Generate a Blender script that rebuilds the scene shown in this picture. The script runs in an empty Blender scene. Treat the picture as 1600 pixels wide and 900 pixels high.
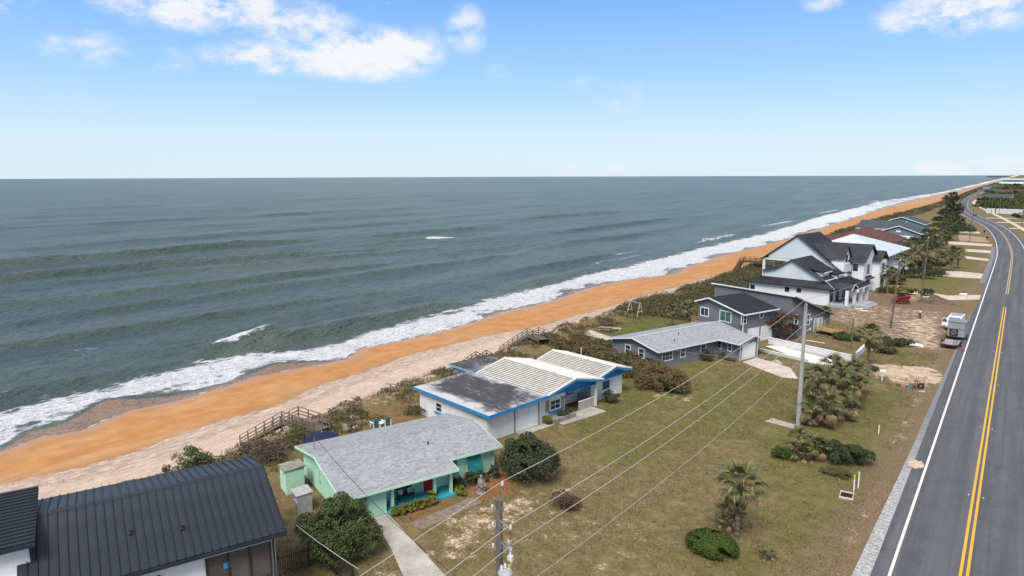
import bpy, bmesh, math, random
import numpy as np
from mathutils import Vector, Matrix
SC = bpy.context.scene
COL = SC.collection
random.seed(7)
RNG = np.random.default_rng(7)
R = math.radians

# ------------------------------------------------------------------ camera
CAM_H = 25.0
PITCH = math.atan(175 / 1067.0)
ROLL = math.atan(6 / 1600.0)
YAW = math.atan(803 / 1067.0 * math.cos(PITCH))
zv = Vector((0, 0, 1))
f0 = Vector((-math.sin(YAW), math.cos(YAW), 0)); r0 = Vector((math.cos(YAW), math.sin(YAW), 0))
FW = f0 * math.cos(PITCH) - zv * math.sin(PITCH)
u0 = zv * math.cos(PITCH) + f0 * math.sin(PITCH)
RT = r0 * math.cos(ROLL) - u0 * math.sin(ROLL)
UP = u0 * math.cos(ROLL) + r0 * math.sin(ROLL)
cam_data = bpy.data.cameras.new("camera"); cam = bpy.data.objects.new("camera", cam_data); COL.objects.link(cam)
cam.matrix_world = Matrix(((RT.x, UP.x, -FW.x, 0), (RT.y, UP.y, -FW.y, 0), (RT.z, UP.z, -FW.z, CAM_H), (0, 0, 0, 1)))
cam_data.lens = 24.0; cam_data.sensor_width = 36.0
cam_data.clip_start = 0.5; cam_data.clip_end = 90000
SC.camera = cam

# ------------------------------------------------------------------ light
SUN_DIR = Vector((0.16, -0.58, 0.80)).normalized()
sun_data = bpy.data.lights.new("sun", 'SUN'); sun = bpy.data.objects.new("sun", sun_data); COL.objects.link(sun)
sun_data.energy = 3.2; sun_data.angle = R(26); sun_data.color = (1.0, 0.95, 0.88)
sun.rotation_euler = SUN_DIR.to_track_quat('Z', 'Y').to_euler()

SC.view_settings.view_transform = 'Standard'; SC.view_settings.look = 'None'
SC.view_settings.exposure = 0.40; SC.view_settings.gamma = 1.0
SC.view_settings.use_curve_mapping = False
SC.cycles.max_bounces = 5; SC.cycles.diffuse_bounces = 2; SC.cycles.glossy_bounces = 2
SC.cycles.transparent_max_bounces = 6
SC.cycles.caustics_reflective = False; SC.cycles.caustics_refractive = False

W = bpy.data.worlds.new("World"); SC.world = W; W.use_nodes = True
wt = W.node_tree; wt.nodes.clear()
def wn(t, **k):
    n = wt.nodes.new(t)
    for a, b in k.items(): setattr(n, a, b)
    return n
def wl(a, b): wt.links.new(a, b)
def wmath(op, a, b=None, c=None, clamp=False):
    n = wn('ShaderNodeMath', operation=op); n.use_clamp = clamp
    for i, v in enumerate((a, b, c)):
        if v is None: continue
        if isinstance(v, (int, float)): n.inputs[i].default_value = v
        else: wl(v, n.inputs[i])
    return n.outputs[0]
w_out = wn('ShaderNodeOutputWorld'); w_bg = wn('ShaderNodeBackground'); wl(w_bg.outputs[0], w_out.inputs[0])
w_bg.inputs[1].default_value = 0.15
sky = wn('ShaderNodeTexSky', sky_type='NISHITA'); sky.sun_disc = False
sky.sun_elevation = math.asin(SUN_DIR.z); sky.sun_rotation = math.atan2(SUN_DIR.x, SUN_DIR.y)
sky.altitude = 30; sky.air_density = 1.0; sky.dust_density = 0.6; sky.ozone_density = 2.0
tc = wn('ShaderNodeTexCoord'); DIR = tc.outputs['Generated']
sep = wn('ShaderNodeSeparateXYZ'); wl(DIR, sep.inputs[0])
ramp = wn('ShaderNodeValToRGB'); wl(sep.outputs[2], ramp.inputs[0])
cr = ramp.color_ramp
SKY_STOPS = [(0.0, (3.85, 4.65, 5.2)), (0.06, (3.3, 4.4, 5.25)), (0.14, (1.95, 3.55, 5.5)), (0.27, (.85, 2.2, 5.3)), (0.6, (0.85, 1.7, 3.8)), (1.0, (0.8, 1.5, 3.3))]
while len(cr.elements) < len(SKY_STOPS): cr.elements.new(0.5)
for e, (p, c) in zip(cr.elements, SKY_STOPS): e.position = p; e.color = tuple(v * .92 / 7 for v in c) + (1,)
vm = wn('ShaderNodeVectorMath', operation='SCALE'); wl(ramp.outputs[0], vm.inputs[0]); vm.inputs['Scale'].default_value = 7.0
skymix = wn('ShaderNodeMix', data_type='RGBA'); skymix.inputs[0].default_value = 0.9
wl(sky.outputs[0], skymix.inputs[6]); wl(vm.outputs[0], skymix.inputs[7])
# clouds: soft lobes in the dome, broken up by noise
def cam_dir(u, v): return (FW + RT * ((u - 800) / 1067.0) - UP * ((v - 450) / 1067.0)).normalized()
nz = wn('ShaderNodeTexNoise'); nz.inputs['Scale'].default_value = 17; nz.inputs['Detail'].default_value = 11; nz.inputs['Roughness'].default_value = 0.66
mp = wn('ShaderNodeMapping'); mp.inputs['Scale'].default_value = (1, 1, 1.9); wl(DIR, mp.inputs[0]); wl(mp.outputs[0], nz.inputs['Vector'])
nz2 = wn('ShaderNodeTexNoise'); nz2.inputs['Scale'].default_value = 4.2; nz2.inputs['Detail'].default_value = 6; wl(mp.outputs[0], nz2.inputs['Vector'])
CLOUDS = [(560, 82, 130, 42, 1.15), (420, 88, 100, 26, .95), (470, 40, 90, 40, .85), (320, 12, 150, 38, 1.0), (130, 75, 70, 30, .6), (20, 2, 40, 22, .8), (260, 92, 45, 22, .45),
          (728, 48, 34, 40, .65), (655, 80, 45, 38, .55), (1520, 12, 130, 40, 1.0), (1425, 30, 50, 26, .75), (1525, 262, 90, 18, 1.0), (1590, 264, 50, 14, .9), (980, 155, 36, 28, .42), (915, 132, 30, 16, .32), (790, 110, 40, 18, .3),
          (1285, 2, 34, 18, .5), (590, 4, 26, 16, .4), (60, 160, 120, 40, .15), (930, 262, 70, 8, .4), (700, -120, 260, 60, 1.0), (1500, -150, 240, 60, 1.0), (-300, 40, 180, 50, .9), (1900, 60, 160, 50, .9), (2300, -60, 240, 70, 1.0), (-700, -60, 260, 60, 1.0)]
total = None
for (u, v, ru, rv, s) in CLOUDS:
    d = cam_dir(u, v); t = d.cross(Vector((0, 0, 1))).normalized(); b = t.cross(d).normalized()
    sc = (RT.dot(t)) and 1
    dots = []
    for ax, rad in ((t, ru), (b, rv)):
        n = wn('ShaderNodeVectorMath', operation='DOT_PRODUCT'); wl(DIR, n.inputs[0]); n.inputs[1].default_value = tuple(ax)
        dd = d.dot(FW); k = 1067.0 / max(dd, .35) / rad
        dots.append(wmath('POWER', wmath('MULTIPLY', n.outputs['Value'], k * .92), 2.0))
    nf = wn('ShaderNodeVectorMath', operation='DOT_PRODUCT'); wl(DIR, nf.inputs[0]); nf.inputs[1].default_value = tuple(d)
    front = wmath('GREATER_THAN', nf.outputs['Value'], 0.3)
    e = wmath('MULTIPLY', wmath('MULTIPLY', wmath('SUBTRACT', 1.25, wmath('ADD', dots[0], dots[1]), clamp=False), front), s)
    e = wmath('MAXIMUM', e, 0.0)
    total = e if total is None else wmath('MAXIMUM', total, e)
nsum = wmath('ADD', wmath('MULTIPLY', nz.outputs[0], 0.65), wmath('MULTIPLY', nz2.outputs[0], 0.35))
nbr = wmath('MULTIPLY', wmath('SUBTRACT', nsum, 0.44), 5.6, clamp=False)
over = wn('ShaderNodeMapRange', interpolation_type='SMOOTHSTEP'); wl(sep.outputs[2], over.inputs[0]); over.inputs[1].default_value = .29; over.inputs[2].default_value = .50; over.inputs[4].default_value = 1.35  # unseen cloud cover added above the view to make ambient light less blue
total = wmath('MAXIMUM', total, over.outputs[0])
cmask = wmath('MULTIPLY', total, wmath('ADD', nbr, 0.35), clamp=True)
cm = wn('ShaderNodeMapRange', interpolation_type='SMOOTHSTEP'); wl(cmask, cm.inputs[0]); cm.inputs[1].default_value = 0.03; cm.inputs[2].default_value = 1.0; cm.inputs[4].default_value = 0.95
cshade = wn('ShaderNodeMix', data_type='RGBA'); wl(nz2.outputs[0], cshade.inputs[0]); cshade.inputs[6].default_value = (4.1, 4.2, 4.5, 1); cshade.inputs[7].default_value = (5.3, 5.25, 5.3, 1)
cmix = wn('ShaderNodeMix', data_type='RGBA'); wl(cm.outputs[0], cmix.inputs[0]); wl(skymix.outputs[2], cmix.inputs[6]); wl(cshade.outputs[2], cmix.inputs[7])
wl(cmix.outputs[2], w_bg.inputs[0])

# ------------------------------------------------------------------ numpy noise
_T = RNG.random((256, 256))
def vnoise(x, y, s=0):
    x = np.asarray(x, float) + s * 17.31; y = np.asarray(y, float) + s * 9.77
    xi = np.floor(x).astype(int); yi = np.floor(y).astype(int); fx = x - xi; fy = y - yi
    fx = fx * fx * (3 - 2 * fx); fy = fy * fy * (3 - 2 * fy)
    a = _T[xi & 255, yi & 255]; b = _T[(xi + 1) & 255, yi & 255]; c = _T[xi & 255, (yi + 1) & 255]; d = _T[(xi + 1) & 255, (yi + 1) & 255]
    return (a * (1 - fx) + b * fx) * (1 - fy) + (c * (1 - fx) + d * fx) * fy
def fbm(x, y, s=0, o=4):
    t = 0; a = .5; n = 0
    for i in range(o): t = t + a * vnoise(np.asarray(x) * 2 ** i, np.asarray(y) * 2 ** i, s + i); n += a; a *= .5
    return t / n
def sstep(a, b, x):
    t = np.clip((np.asarray(x, float) - a) / (b - a), 0, 1); return t * t * (3 - 2 * t)

# ------------------------------------------------------------------ materials
MATS = {}
class NT:
    def __init__(s, name):
        s.m = bpy.data.materials.new(name); s.m.use_nodes = True; s.t = s.m.node_tree
        s.b = s.t.nodes['Principled BSDF']; s.out = s.t.nodes['Material Output']
    def n(s, t, **k):
        n = s.t.nodes.new(t)
        for a, b in k.items(): setattr(n, a, b)
        return n
    def l(s, a, b): s.t.links.new(a, b)
    def val(s, sock, v):
        if isinstance(v, (int, float, tuple)): sock.default_value = v
        else: s.l(v, sock)
    def math(s, op, a, b=None, c=None, clamp=False):
        n = s.n('ShaderNodeMath', operation=op); n.use_clamp = clamp
        for i, v in enumerate((a, b, c)):
            if v is not None: s.val(n.inputs[i], v)
        return n.outputs[0]
    def noise(s, vec, scale, detail=3, rough=.55, dist=0):
        n = s.n('ShaderNodeTexNoise'); n.inputs['Scale'].default_value = scale; n.inputs['Detail'].default_value = detail
        n.inputs['Roughness'].default_value = rough; n.inputs['Distortion'].default_value = dist
        if vec is not None: s.l(vec, n.inputs['Vector'])
        return n.outputs[0]
    def map(s, vec, scale=(1, 1, 1), rot=(0, 0, 0)):
        n = s.n('ShaderNodeMapping'); n.inputs['Scale'].default_value = scale; n.inputs['Rotation'].default_value = rot; s.l(vec, n.inputs[0]); return n.outputs[0]
    def mix(s, f, a, b):
        n = s.n('ShaderNodeMix', data_type='RGBA'); s.val(n.inputs[0], f)
        for i, v in ((6, a), (7, b)):
            if isinstance(v, tuple): n.inputs[i].default_value = v[:3] + (1,)
            else: s.l(v, n.inputs[i])
        return n.outputs[2]
    def rng(s, v, a, b, c=0., d=1.):
        n = s.n('ShaderNodeMapRange', interpolation_type='SMOOTHSTEP'); s.val(n.inputs[0], v)
        for i, x in ((1, a), (2, b), (3, c), (4, d)): n.inputs[i].default_value = x
        return n.outputs[0]
    def attr(s, name): 
        n = s.n('ShaderNodeAttribute'); n.attribute_name = name; return n
    def obj(s): return s.n('ShaderNodeTexCoord').outputs['Object']
    def geo(s): return s.n('ShaderNodeNewGeometry')
    def bump(s, h, strength=.4, dist=.05):
        n = s.n('ShaderNodeBump'); n.inputs['Strength'].default_value = strength; n.inputs['Distance'].default_value = dist
        s.l(h, n.inputs['Height']); s.l(n.outputs[0], s.b.inputs['Normal']); return n
    def col(s, v): s.val(s.b.inputs['Base Color'], v if not isinstance(v, tuple) else v[:3] + (1,))
    def rough(s, v): s.val(s.b.inputs['Roughness'], v)
    def spec(s, v): s.b.inputs['Specular IOR Level'].default_value = v

def mat(name, c, rough=.7, var=.18, scale=1.5, fine=14., bump=.15, metal=0., spec=.35, c2=None):
    """weathered single-colour surface: broad staining + fine grain, in the object's own metres"""
    if name in MATS: return MATS[name]
    m = NT(name); o = m.obj()
    a = m.noise(o, scale, 5, .62); f = m.noise(o, fine, 3)
    k = m.math('ADD', m.math('MULTIPLY', a, .7), m.math('MULTIPLY', f, .3))
    c2 = c2 or tuple(v * (1 - 1.6 * var) for v in c); ch = tuple(min(1, v * (1 + .6 * var)) for v in c)
    m.col(m.mix(m.rng(k, .3, .7), c2, ch)); m.rough(rough); m.spec(spec); m.b.inputs['Metallic'].default_value = metal
    if bump: m.bump(f, bump, .01)
    MATS[name] = m.m; return m.m

def leafmat(name, cols, rough=.55, trans=.15):
    if name in MATS: return MATS[name]
    m = NT(name); g = m.geo(); r = g.outputs['Random Per Island']
    rp = m.n('ShaderNodeValToRGB'); m.l(r, rp.inputs[0]); el = rp.color_ramp.elements
    while len(el) < len(cols): el.new(.5)
    for i, (e, c) in enumerate(zip(el, cols)): e.position = i / max(1, len(cols) - 1); e.color = c[:3] + (1,)
    n = m.noise(m.obj(), .9, 3)
    m.col(m.mix(m.rng(n, .35, .65), rp.outputs[0], m.mix(.5, rp.outputs[0], cols[len(cols) // 2])))
    m.rough(rough); m.spec(.25)
    tr = m.n('ShaderNodeBsdfTranslucent'); m.l(rp.outputs[0], tr.inputs[0])
    mx = m.n('ShaderNodeMixShader'); mx.inputs[0].default_value = trans; m.l(m.b.outputs[0], mx.inputs[1]); m.l(tr.outputs[0], mx.inputs[2]); m.l(mx.outputs[0], m.out.inputs[0])
    MATS[name] = m.m; return m.m

# ------------------------------------------------------------------ mesh helpers
class MB:
    def __init__(s): s.v = []; s.f = []
    def add(s, vs, fs):
        o = len(s.v); s.v += [tuple(v) for v in vs]; s.f += [tuple(i + o for i in f) for f in fs]; return s
    def box(s, x0, x1, y0, y1, z0, z1):
        return s.add([(x0, y0, z0), (x1, y0, z0), (x1, y1, z0), (x0, y1, z0), (x0, y0, z1), (x1, y0, z1), (x1, y1, z1), (x0, y1, z1)],
                     [(0, 3, 2, 1), (4, 5, 6, 7), (0, 1, 5, 4), (1, 2, 6, 5), (2, 3, 7, 6), (3, 0, 4, 7)])
    def slab(s, pts, t, d=(0, 0, -1)):
        n = len(pts); p = [Vector(q) for q in pts]; q = [a + Vector(d) * t for a in p]
        return s.add(p + q, [tuple(range(n)), tuple(range(2 * n - 1, n - 1, -1))] + [(i, i + n, (i + 1) % n + n, (i + 1) % n) for i in range(n)])
    def bar(s, a, b, w, h=None, up=(0, 0, 1)):
        h = h or w; a = Vector(a); b = Vector(b); d = (b - a).normalized(); u = Vector(up)
        if abs(d.dot(u)) > .98: u = Vector((1, 0, 0))
        r = d.cross(u).normalized() * (w / 2); t = r.cross(d).normalized() * (h / 2)
        return s.add([a - r - t, a + r - t, a + r + t, a - r + t, b - r - t, b + r - t, b + r + t, b - r + t],
                     [(0, 3, 2, 1), (4, 5, 6, 7), (0, 1, 5, 4), (1, 2, 6, 5), (2, 3, 7, 6), (3, 0, 4, 7)])
    def tube(s, pts, rs, n=8, cap=True):
        pts = [Vector(p) for p in pts]
        if isinstance(rs, (int, float)): rs = [rs] * len(pts)
        vs = []; ref = Vector((.31, .17, .93))
        for i, p in enumerate(pts):
            d = (pts[min(i + 1, len(pts) - 1)] - pts[max(i - 1, 0)]).normalized()
            u = d.cross(ref)
            if u.length < .05: u = d.cross(Vector((1, 0, 0)))
            u.normalize(); w = d.cross(u)
            vs += [p + (u * math.cos(k * 2 * math.pi / n) + w * math.sin(k * 2 * math.pi / n)) * rs[i] for k in range(n)]
        fs = []
        for i in range(len(pts) - 1):
            for k in range(n): a = i * n + k; b = i * n + (k + 1) % n; fs.append((a, b, b + n, a + n))
        if cap: fs += [tuple(range(n - 1, -1, -1)), tuple(range(len(vs) - n, len(vs)))]
        return s.add(vs, fs)
    def lathe(s, prof, n=16, c=(0, 0, 0)):
        return s.tube([(c[0], c[1], c[2] + z) for r, z in prof], 1, n) if 0 else s._lathe(prof, n, c)
    def _lathe(s, prof, n, c):
        vs = [(c[0] + r * math.cos(k * 2 * math.pi / n), c[1] + r * math.sin(k * 2 * math.pi / n), c[2] + z) for r, z in prof for k in range(n)]
        fs = [(i * n + k, i * n + (k + 1) % n, (i + 1) * n + (k + 1) % n, (i + 1) * n + k) for i in range(len(prof) - 1) for k in range(n)]
        fs += [tuple(range(n - 1, -1, -1)), tuple(range(len(vs) - n, len(vs)))]
        return s.add(vs, fs)
    def xf(s, M):
        s.v = [tuple(M @ Vector(v)) for v in s.v]; return s
    def mesh(s, name, m=None, smooth=False):
        me = bpy.data.meshes.new(name); me.from_pydata(s.v, [], s.f); me.update()
        if m: me.materials.append(m)
        if smooth: me.polygons.foreach_set('use_smooth', [True] * len(me.polygons))
        return me
def link(name, data, parent=None, loc=(0, 0, 0), rot=(0, 0, 0)):
    o = bpy.data.objects.new(name, data); COL.objects.link(o); o.parent = parent; o.location = loc; o.rotation_euler = rot; return o
def part(name, mb, m, parent=None, loc=(0, 0, 0), rot=(0, 0, 0), smooth=False, kind=None):
    o = link(name, mb.mesh(name, m, smooth), parent, loc, rot)
    if kind: o['kind'] = kind
    return o
def tag(o, label, cat, group=None, kind=None):
    o['label'] = label; o['category'] = cat
    if group: o['group'] = group
    if kind: o['kind'] = kind
    return o
def thing(name, label, cat, loc=(0, 0, 0), rz=0., group=None):
    return tag(link(name, None, None, loc, (0, 0, rz)), label, cat, group)
def copy_tree(o, parent=None):
    c = o.copy(); COL.objects.link(c); c.parent = parent
    for ch in list(o.children): copy_tree(ch, c)
    return c
def struct(o): o['kind'] = 'structure'; return o
def grid(name, X, Y, Z, m, attrs=None, smooth=True):
    ny, nx = X.shape; co = np.stack([X, Y, Z], -1).reshape(-1, 3).astype(np.float32)
    i = np.arange((ny - 1) * (nx - 1)); r = i // (nx - 1); c = i % (nx - 1); a = r * nx + c
    q = np.stack([a, a + 1, a + nx + 1, a + nx], -1).astype(np.int32)
    return raw(name, co, q, m, attrs, smooth)
def raw(name, co, q, m, attrs=None, smooth=False):
    me = bpy.data.meshes.new(name); k = q.shape[1]
    me.vertices.add(len(co)); me.vertices.foreach_set('co', np.ascontiguousarray(co, np.float32).ravel())
    me.loops.add(q.size); me.loops.foreach_set('vertex_index', np.ascontiguousarray(q, np.int32).ravel())
    me.polygons.add(len(q)); me.polygons.foreach_set('loop_start', np.arange(0, q.size, k, dtype=np.int32))
    me.polygons.foreach_set('use_smooth', np.full(len(q), smooth))
    me.update(calc_edges=True)
    for n, v in (attrs or {}).items():
        at = me.attributes.new(n, 'FLOAT', 'POINT'); at.data.foreach_set('value', np.ascontiguousarray(v, np.float32).ravel())
    me.materials.append(m); return me
# ------------------------------------------------------------------ coast profile
SH = np.array([(-400, -93), (10, -91.5), (24.6, -91.4), (29, -92.8), (33, -91), (40, -93.9), (47, -92.8), (59, -94.4), (75, -90.6), (80, -94.4), (102, -91.6), (120, -93.5), (141, -92.6), (165, -95), (182, -94), (205, -86.5), (222, -90), (260, -92), (345, -90), (409, -92.5), (550, -97), (770, -104), (1004, -105), (1283, -102), (2091, -102), (2821, -101), (4388, -106), (6000, -110), (26000, -150)], float)
OUT = np.array([(-400, -109), (30, -108.5), (45, -109), (61, -108), (75, -103), (102, -103), (125, -104.5), (168, -109), (224, -109), (376, -110), (480, -116), (576, -123), (795, -130), (892, -137), (1057, -130), (1406, -119), (2950, -126), (6000, -135), (26000, -200)], float)
TOE = np.array([(-400, -63.5), (20, -63.2), (31, -61.14), (35.17, -61.69), (39.77, -62.17), (45.43, -63.07), (52.34, -63.64), (58.24, -63.62), (63.33, -63.22), (70.42, -62.89), (77.03, -63.22), (88.46, -63.86), (95.15, -64.92), (99.83, -64.47), (110.96, -64.33), (123.72, -64.37), (137.33, -63.54), (155.03, -63.27), (189.9, -63.68), (245.77, -65.83), (286, -68), (359, -67.8), (470, -69.6), (511, -66.5), (594, -66), (655, -64), (837, -65), (1514, -72), (2856, -73), (6000, -77), (26000, -112)], float)
PALE = np.array([(-400, -81), (20.98, -79.21), (27.68, -76.52), (34.22, -76.37), (40.8, -77.51), (50.75, -76.98), (60.67, -79.71), (77.99, -81.51), (98.64, -80.13), (111.96, -75.14), (133.41, -73.93), (156.22, -73.68), (190, -72.5), (230, -69.5), (26000, -69)], float)
def cv(T, y): return np.interp(y, T[:, 0], T[:, 1])
def shore(y): return cv(SH, y) + .5 * (fbm(np.asarray(y) / 4., 3.3, 2, 3) - .5) * 1.6
def dune_top(y): return cv(TOE, y) + 6
def beach_z(x, y):
    toe = cv(TOE, y); sh = shore(y)
    t = (x - toe) / (sh - toe)
    z = np.where(t < 1, -4.0 - 2.0 * np.clip(t, -1, 1), -6.0 - 1.2 * (t - 1))
    z = z + .16 * (fbm(x / 5., y / 9., 5, 3) - .5) * sstep(0, .2, t) * sstep(1.0, .8, t)
    return z
def gz(x, y):
    """ground height of the lots and the dune bank"""
    toe = cv(TOE, y); d = x - toe
    k = sstep(-.5, 6.0, d)
    n = fbm(x / 2.2, y / 2.2, 9, 4) - .5
    z = -4.3 + 4.3 * k + 1.1 * n * sstep(-.5, 2.0, d) * sstep(9, 5, d) + .3 * sstep(4, 6, d) * sstep(11, 6, d)
    return z
def gz1(x, y): return float(gz(np.array([x]), np.array([y]))[0])
def graded(a, segs):
    v = [a]
    for end, s0, s1 in segs:
        st = v[-1]
        while v[-1] < end - 1e-6:
            t = (v[-1] - st) / (end - st); v.append(min(end, v[-1] + s0 + (s1 - s0) * t))
    return np.array(v)
HORIZON = 24000.

# ------------------------------------------------------------------ sand
m = NT('sand'); o = m.obj()
pale = m.attr('pale').outputs['Fac']; wet = m.attr('wet').outputs['Fac']; foamline = m.attr('wrack').outputs['Fac']
n1 = m.noise(o, .35, 6, .6); n2 = m.noise(m.map(o, (1, .35, 1)), 1.6, 5, .65); n3 = m.noise(o, 9., 3, .7); n4 = m.noise(m.map(o, (1., .32, 1)), 2.0, 8, .76)
orange = m.mix(m.rng(n1, .3, .72), (.345, .155, .048), (.445, .215, .076))
orange = m.mix(m.math('MULTIPLY', m.rng(n2, .50, .75), .22), orange, (.50, .28, .13))
palec = m.mix(m.rng(n2, .3, .7), (.46, .335, .24), (.58, .45, .35))
palec = m.mix(m.math('MULTIPLY', m.rng(n3, .5, .75), .5), palec, (.27, .185, .125))
n5 = m.noise(o, 2.6, 8, .75); n6 = m.noise(m.map(o, (1, .3, 1)), .22, 6, .65); orange = m.mix(m.math('MULTIPLY', m.rng(n6, .45, .75), .55), orange, (.47, .30, .165)); orange = m.mix(m.math('MULTIPLY', m.rng(n5, .52, .72), .35), orange, (.30, .13, .04)); palec = m.mix(m.math('MULTIPLY', m.rng(n5, .5, .68), .5), palec, (.225, .155, .105))
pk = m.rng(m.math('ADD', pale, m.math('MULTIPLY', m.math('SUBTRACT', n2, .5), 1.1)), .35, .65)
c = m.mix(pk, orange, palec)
wr = m.math('MULTIPLY', m.rng(m.math('ADD', n4, m.math('MULTIPLY', n3, .45)), .655, .77), foamline)
c = m.mix(m.math('MULTIPLY', wr, .62), c, (.17, .135, .11))
c = m.mix(m.math('MULTIPLY', wet, .8), c, (.36, .19, .10))
m.col(c); m.rough(m.math('SUBTRACT', .95, m.math('MULTIPLY', wet, .62))); m.spec(.3)
m.bump(m.math('ADD', m.math('MULTIPLY', n2, .6), m.math('MULTIPLY', n3, .4)), .5, .12)
ys = graded(-60, [(10, 2, 1), (260, .6, 1.4), (1500, 1.5, 25), (6000, 25, 200), (HORIZON, 200, 2000)])
ts = np.concatenate([np.linspace(-.12, 1.0, 64), np.linspace(1.02, 2.4, 24)])
Yg, Tg = np.meshgrid(ys, ts, indexing='ij'); toe = cv(TOE, Yg); sh = shore(Yg)
Xg = toe + (sh - toe) * Tg; Zg = beach_z(Xg, Yg)
pl = sstep(-2.6, 2.6, Xg - cv(PALE, Yg) + 2.0 * (fbm(Xg / 6, Yg / 14, 21, 3) - .5))
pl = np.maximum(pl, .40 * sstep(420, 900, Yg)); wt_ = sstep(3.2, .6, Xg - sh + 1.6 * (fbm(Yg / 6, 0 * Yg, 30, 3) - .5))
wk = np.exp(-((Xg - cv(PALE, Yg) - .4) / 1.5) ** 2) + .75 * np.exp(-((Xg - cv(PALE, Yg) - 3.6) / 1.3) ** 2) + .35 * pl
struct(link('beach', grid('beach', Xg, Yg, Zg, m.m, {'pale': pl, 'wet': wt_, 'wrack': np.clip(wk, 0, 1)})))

# ------------------------------------------------------------------ sea
m = NT('sea_water'); o = m.obj(); foam = m.attr('foam').outputs['Fac']; shal = m.attr('shallow').outputs['Fac']
w1 = m.noise(m.map(o, (1, .38, 1), (0, 0, .18)), .42, 6, .62); w2 = m.noise(m.map(o, (1, .45, 1), (0, 0, -.2)), 1.5, 5, .65)
w3 = m.noise(m.map(o, (1, .16, 1), (0, 0, .15)), .055, 5, .55); w4 = m.noise(m.map(o, (1, .3, 1)), .012, 4, .6)
deep = m.mix(m.rng(w3, .3, .7), (.064, .100, .092), (.128, .172, .156))
deep = m.mix(m.math('MULTIPLY', m.rng(w4, .35, .7), .35), deep, (.084, .130, .122))
green = m.mix(m.rng(w1, .3, .7), (.13, .17, .13), (.22, .24, .18))
deep = m.mix(m.math('MULTIPLY', m.rng(w2, .46, .64), .40), deep, (.038, .062, .058)); wc = m.mix(m.math('MULTIPLY', shal, .75), deep, green)  # darker chop: shading of the small waves put into the water colour
wc = m.mix(m.math('MULTIPLY', m.rng(shal, .93, 1.0), .9), wc, m.mix(w2, (.31, .185, .12), (.44, .285, .19)))
l1 = m.noise(m.map(o, (1, .8, 1)), .55, 7, .62, .8); l2 = m.noise(m.map(o, (1, .22, 1), (0, 0, .06)), 1.25, 7, .68, .9); lv = m.n('ShaderNodeTexVoronoi', feature='DISTANCE_TO_EDGE'); m.l(m.map(o, (1, .55, 1)), lv.inputs['Vector']); lv.inputs['Scale'].default_value = .62
lace = m.math('ADD', m.math('MULTIPLY', l1, .62), m.math('MULTIPLY', l2, .85))
lace = m.math('SUBTRACT', lace, m.math('MULTIPLY', m.rng(lv.outputs['Distance'], .02, .28), .16))
fk = m.math('ADD', lace, m.math('SUBTRACT', foam, 1.17))
fm = m.rng(fk, -.07, .17)
m.col(m.mix(fm, wc, m.mix(m.rng(l2, .35, .65), (.70, .715, .715), (.80, .81, .81))))
wc = wc; m.rough(m.math('ADD', m.math('MULTIPLY', fm, .5), .33)); m.spec(.17)
w5 = m.noise(m.map(o, (1, .4, 1), (0, 0, .1)), .17, 7, .72)
h = m.math('ADD', m.math('ADD', m.math('MULTIPLY', w1, 1.0), m.math('MULTIPLY', w5, 2.6)), m.math('ADD', m.math('MULTIPLY', w2, .42), m.math('ADD', m.math('MULTIPLY', w3, 2.2), m.math('MULTIPLY', fm, .35))))
m.bump(h, 1.0, 2.0)
xs = -graded(84, [(125, .45, .6), (320, .8, 1.2), (900, 3, 25), (5000, 30, 400), (HORIZON, 500, 4000)])
ys = graded(-250, [(15, 12, 1.4), (150, .8, .9), (420, 1.2, 3), (1500, 4, 30), (6000, 40, 300), (HORIZON, 400, 3000)])
Yg, Xg = np.meshgrid(ys, xs, indexing='ij')
Z = np.full_like(Xg, -6.0)
off = cv(SH, Yg); far = np.where(Yg > 450, off + 92.5, 0); Xs = Xg + np.where(Xg > -2000, far, 0)
Xg = Xs
def ridge(x0, y0, x1, y1, amp, wf, wb, ends=25.):
    """a single swell: steep shoreward face, long back"""
    t = (Yg - y0) / (y1 - y0); xc = x0 + (x1 - x0) * t + 2.5 * (fbm(Yg / 30, 0 * Yg + x0, 3, 3) - .5)
    d = Xg - xc; prof = np.where(d > 0, np.exp(-(d / wf) ** 2), np.exp(-(d / wb) ** 2))
    return 1.3 * amp * prof * sstep(y0 - ends, y0 + ends, Yg) * sstep(y1 + ends, y1 - ends, Yg) * (.7 + .6 * fbm(Yg / 18, 0 * Yg, int(-x0) % 50, 2))
SW = [(-294, 40, -276, 205, 1.941, 1.76, 7.2), (-257, 50, -219, 190, 1.552, 1.76, 7.2), (-268, 235, -255, 330, 1.242, 1.65, 6.4), (-225, 90, -206, 200, 0.854, 1.93, 7.2), (-198, 40, -180, 160, 0.931, 2.2, 7.2), (-172, 60, -160, 220, 0.699, 2.2, 7.2), (-150, 30, -138, 120, 0.776, 1.65, 6.4), (-345, 120, -330, 330, 1.087, 2.2, 9.600000000000001), (-420, 150, -400, 420, 1.087, 2.75, 11.200000000000001), (-500, 100, -470, 500, 1.242, 3.3, 12.8), (-290, 400, -275, 520, 1.242, 2.2, 8.0), (-240, 200, -235, 290, 0.776, 1.65, 6.4), (-165, 250, -160, 330, 1.087, 1.65, 6.4), (-131, 180, -129, 235, 0.854, 1.32, 5.6000000000000005), (-620, 200, -600, 700, 1.397, 3.85, 16.0), (-760, 250, -740, 900, 1.397, 4.4, 17.6), (-205, 330, -200, 460, 1.087, 2.2, 8.0)]
for s in SW: Z += ridge(*s)
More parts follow.
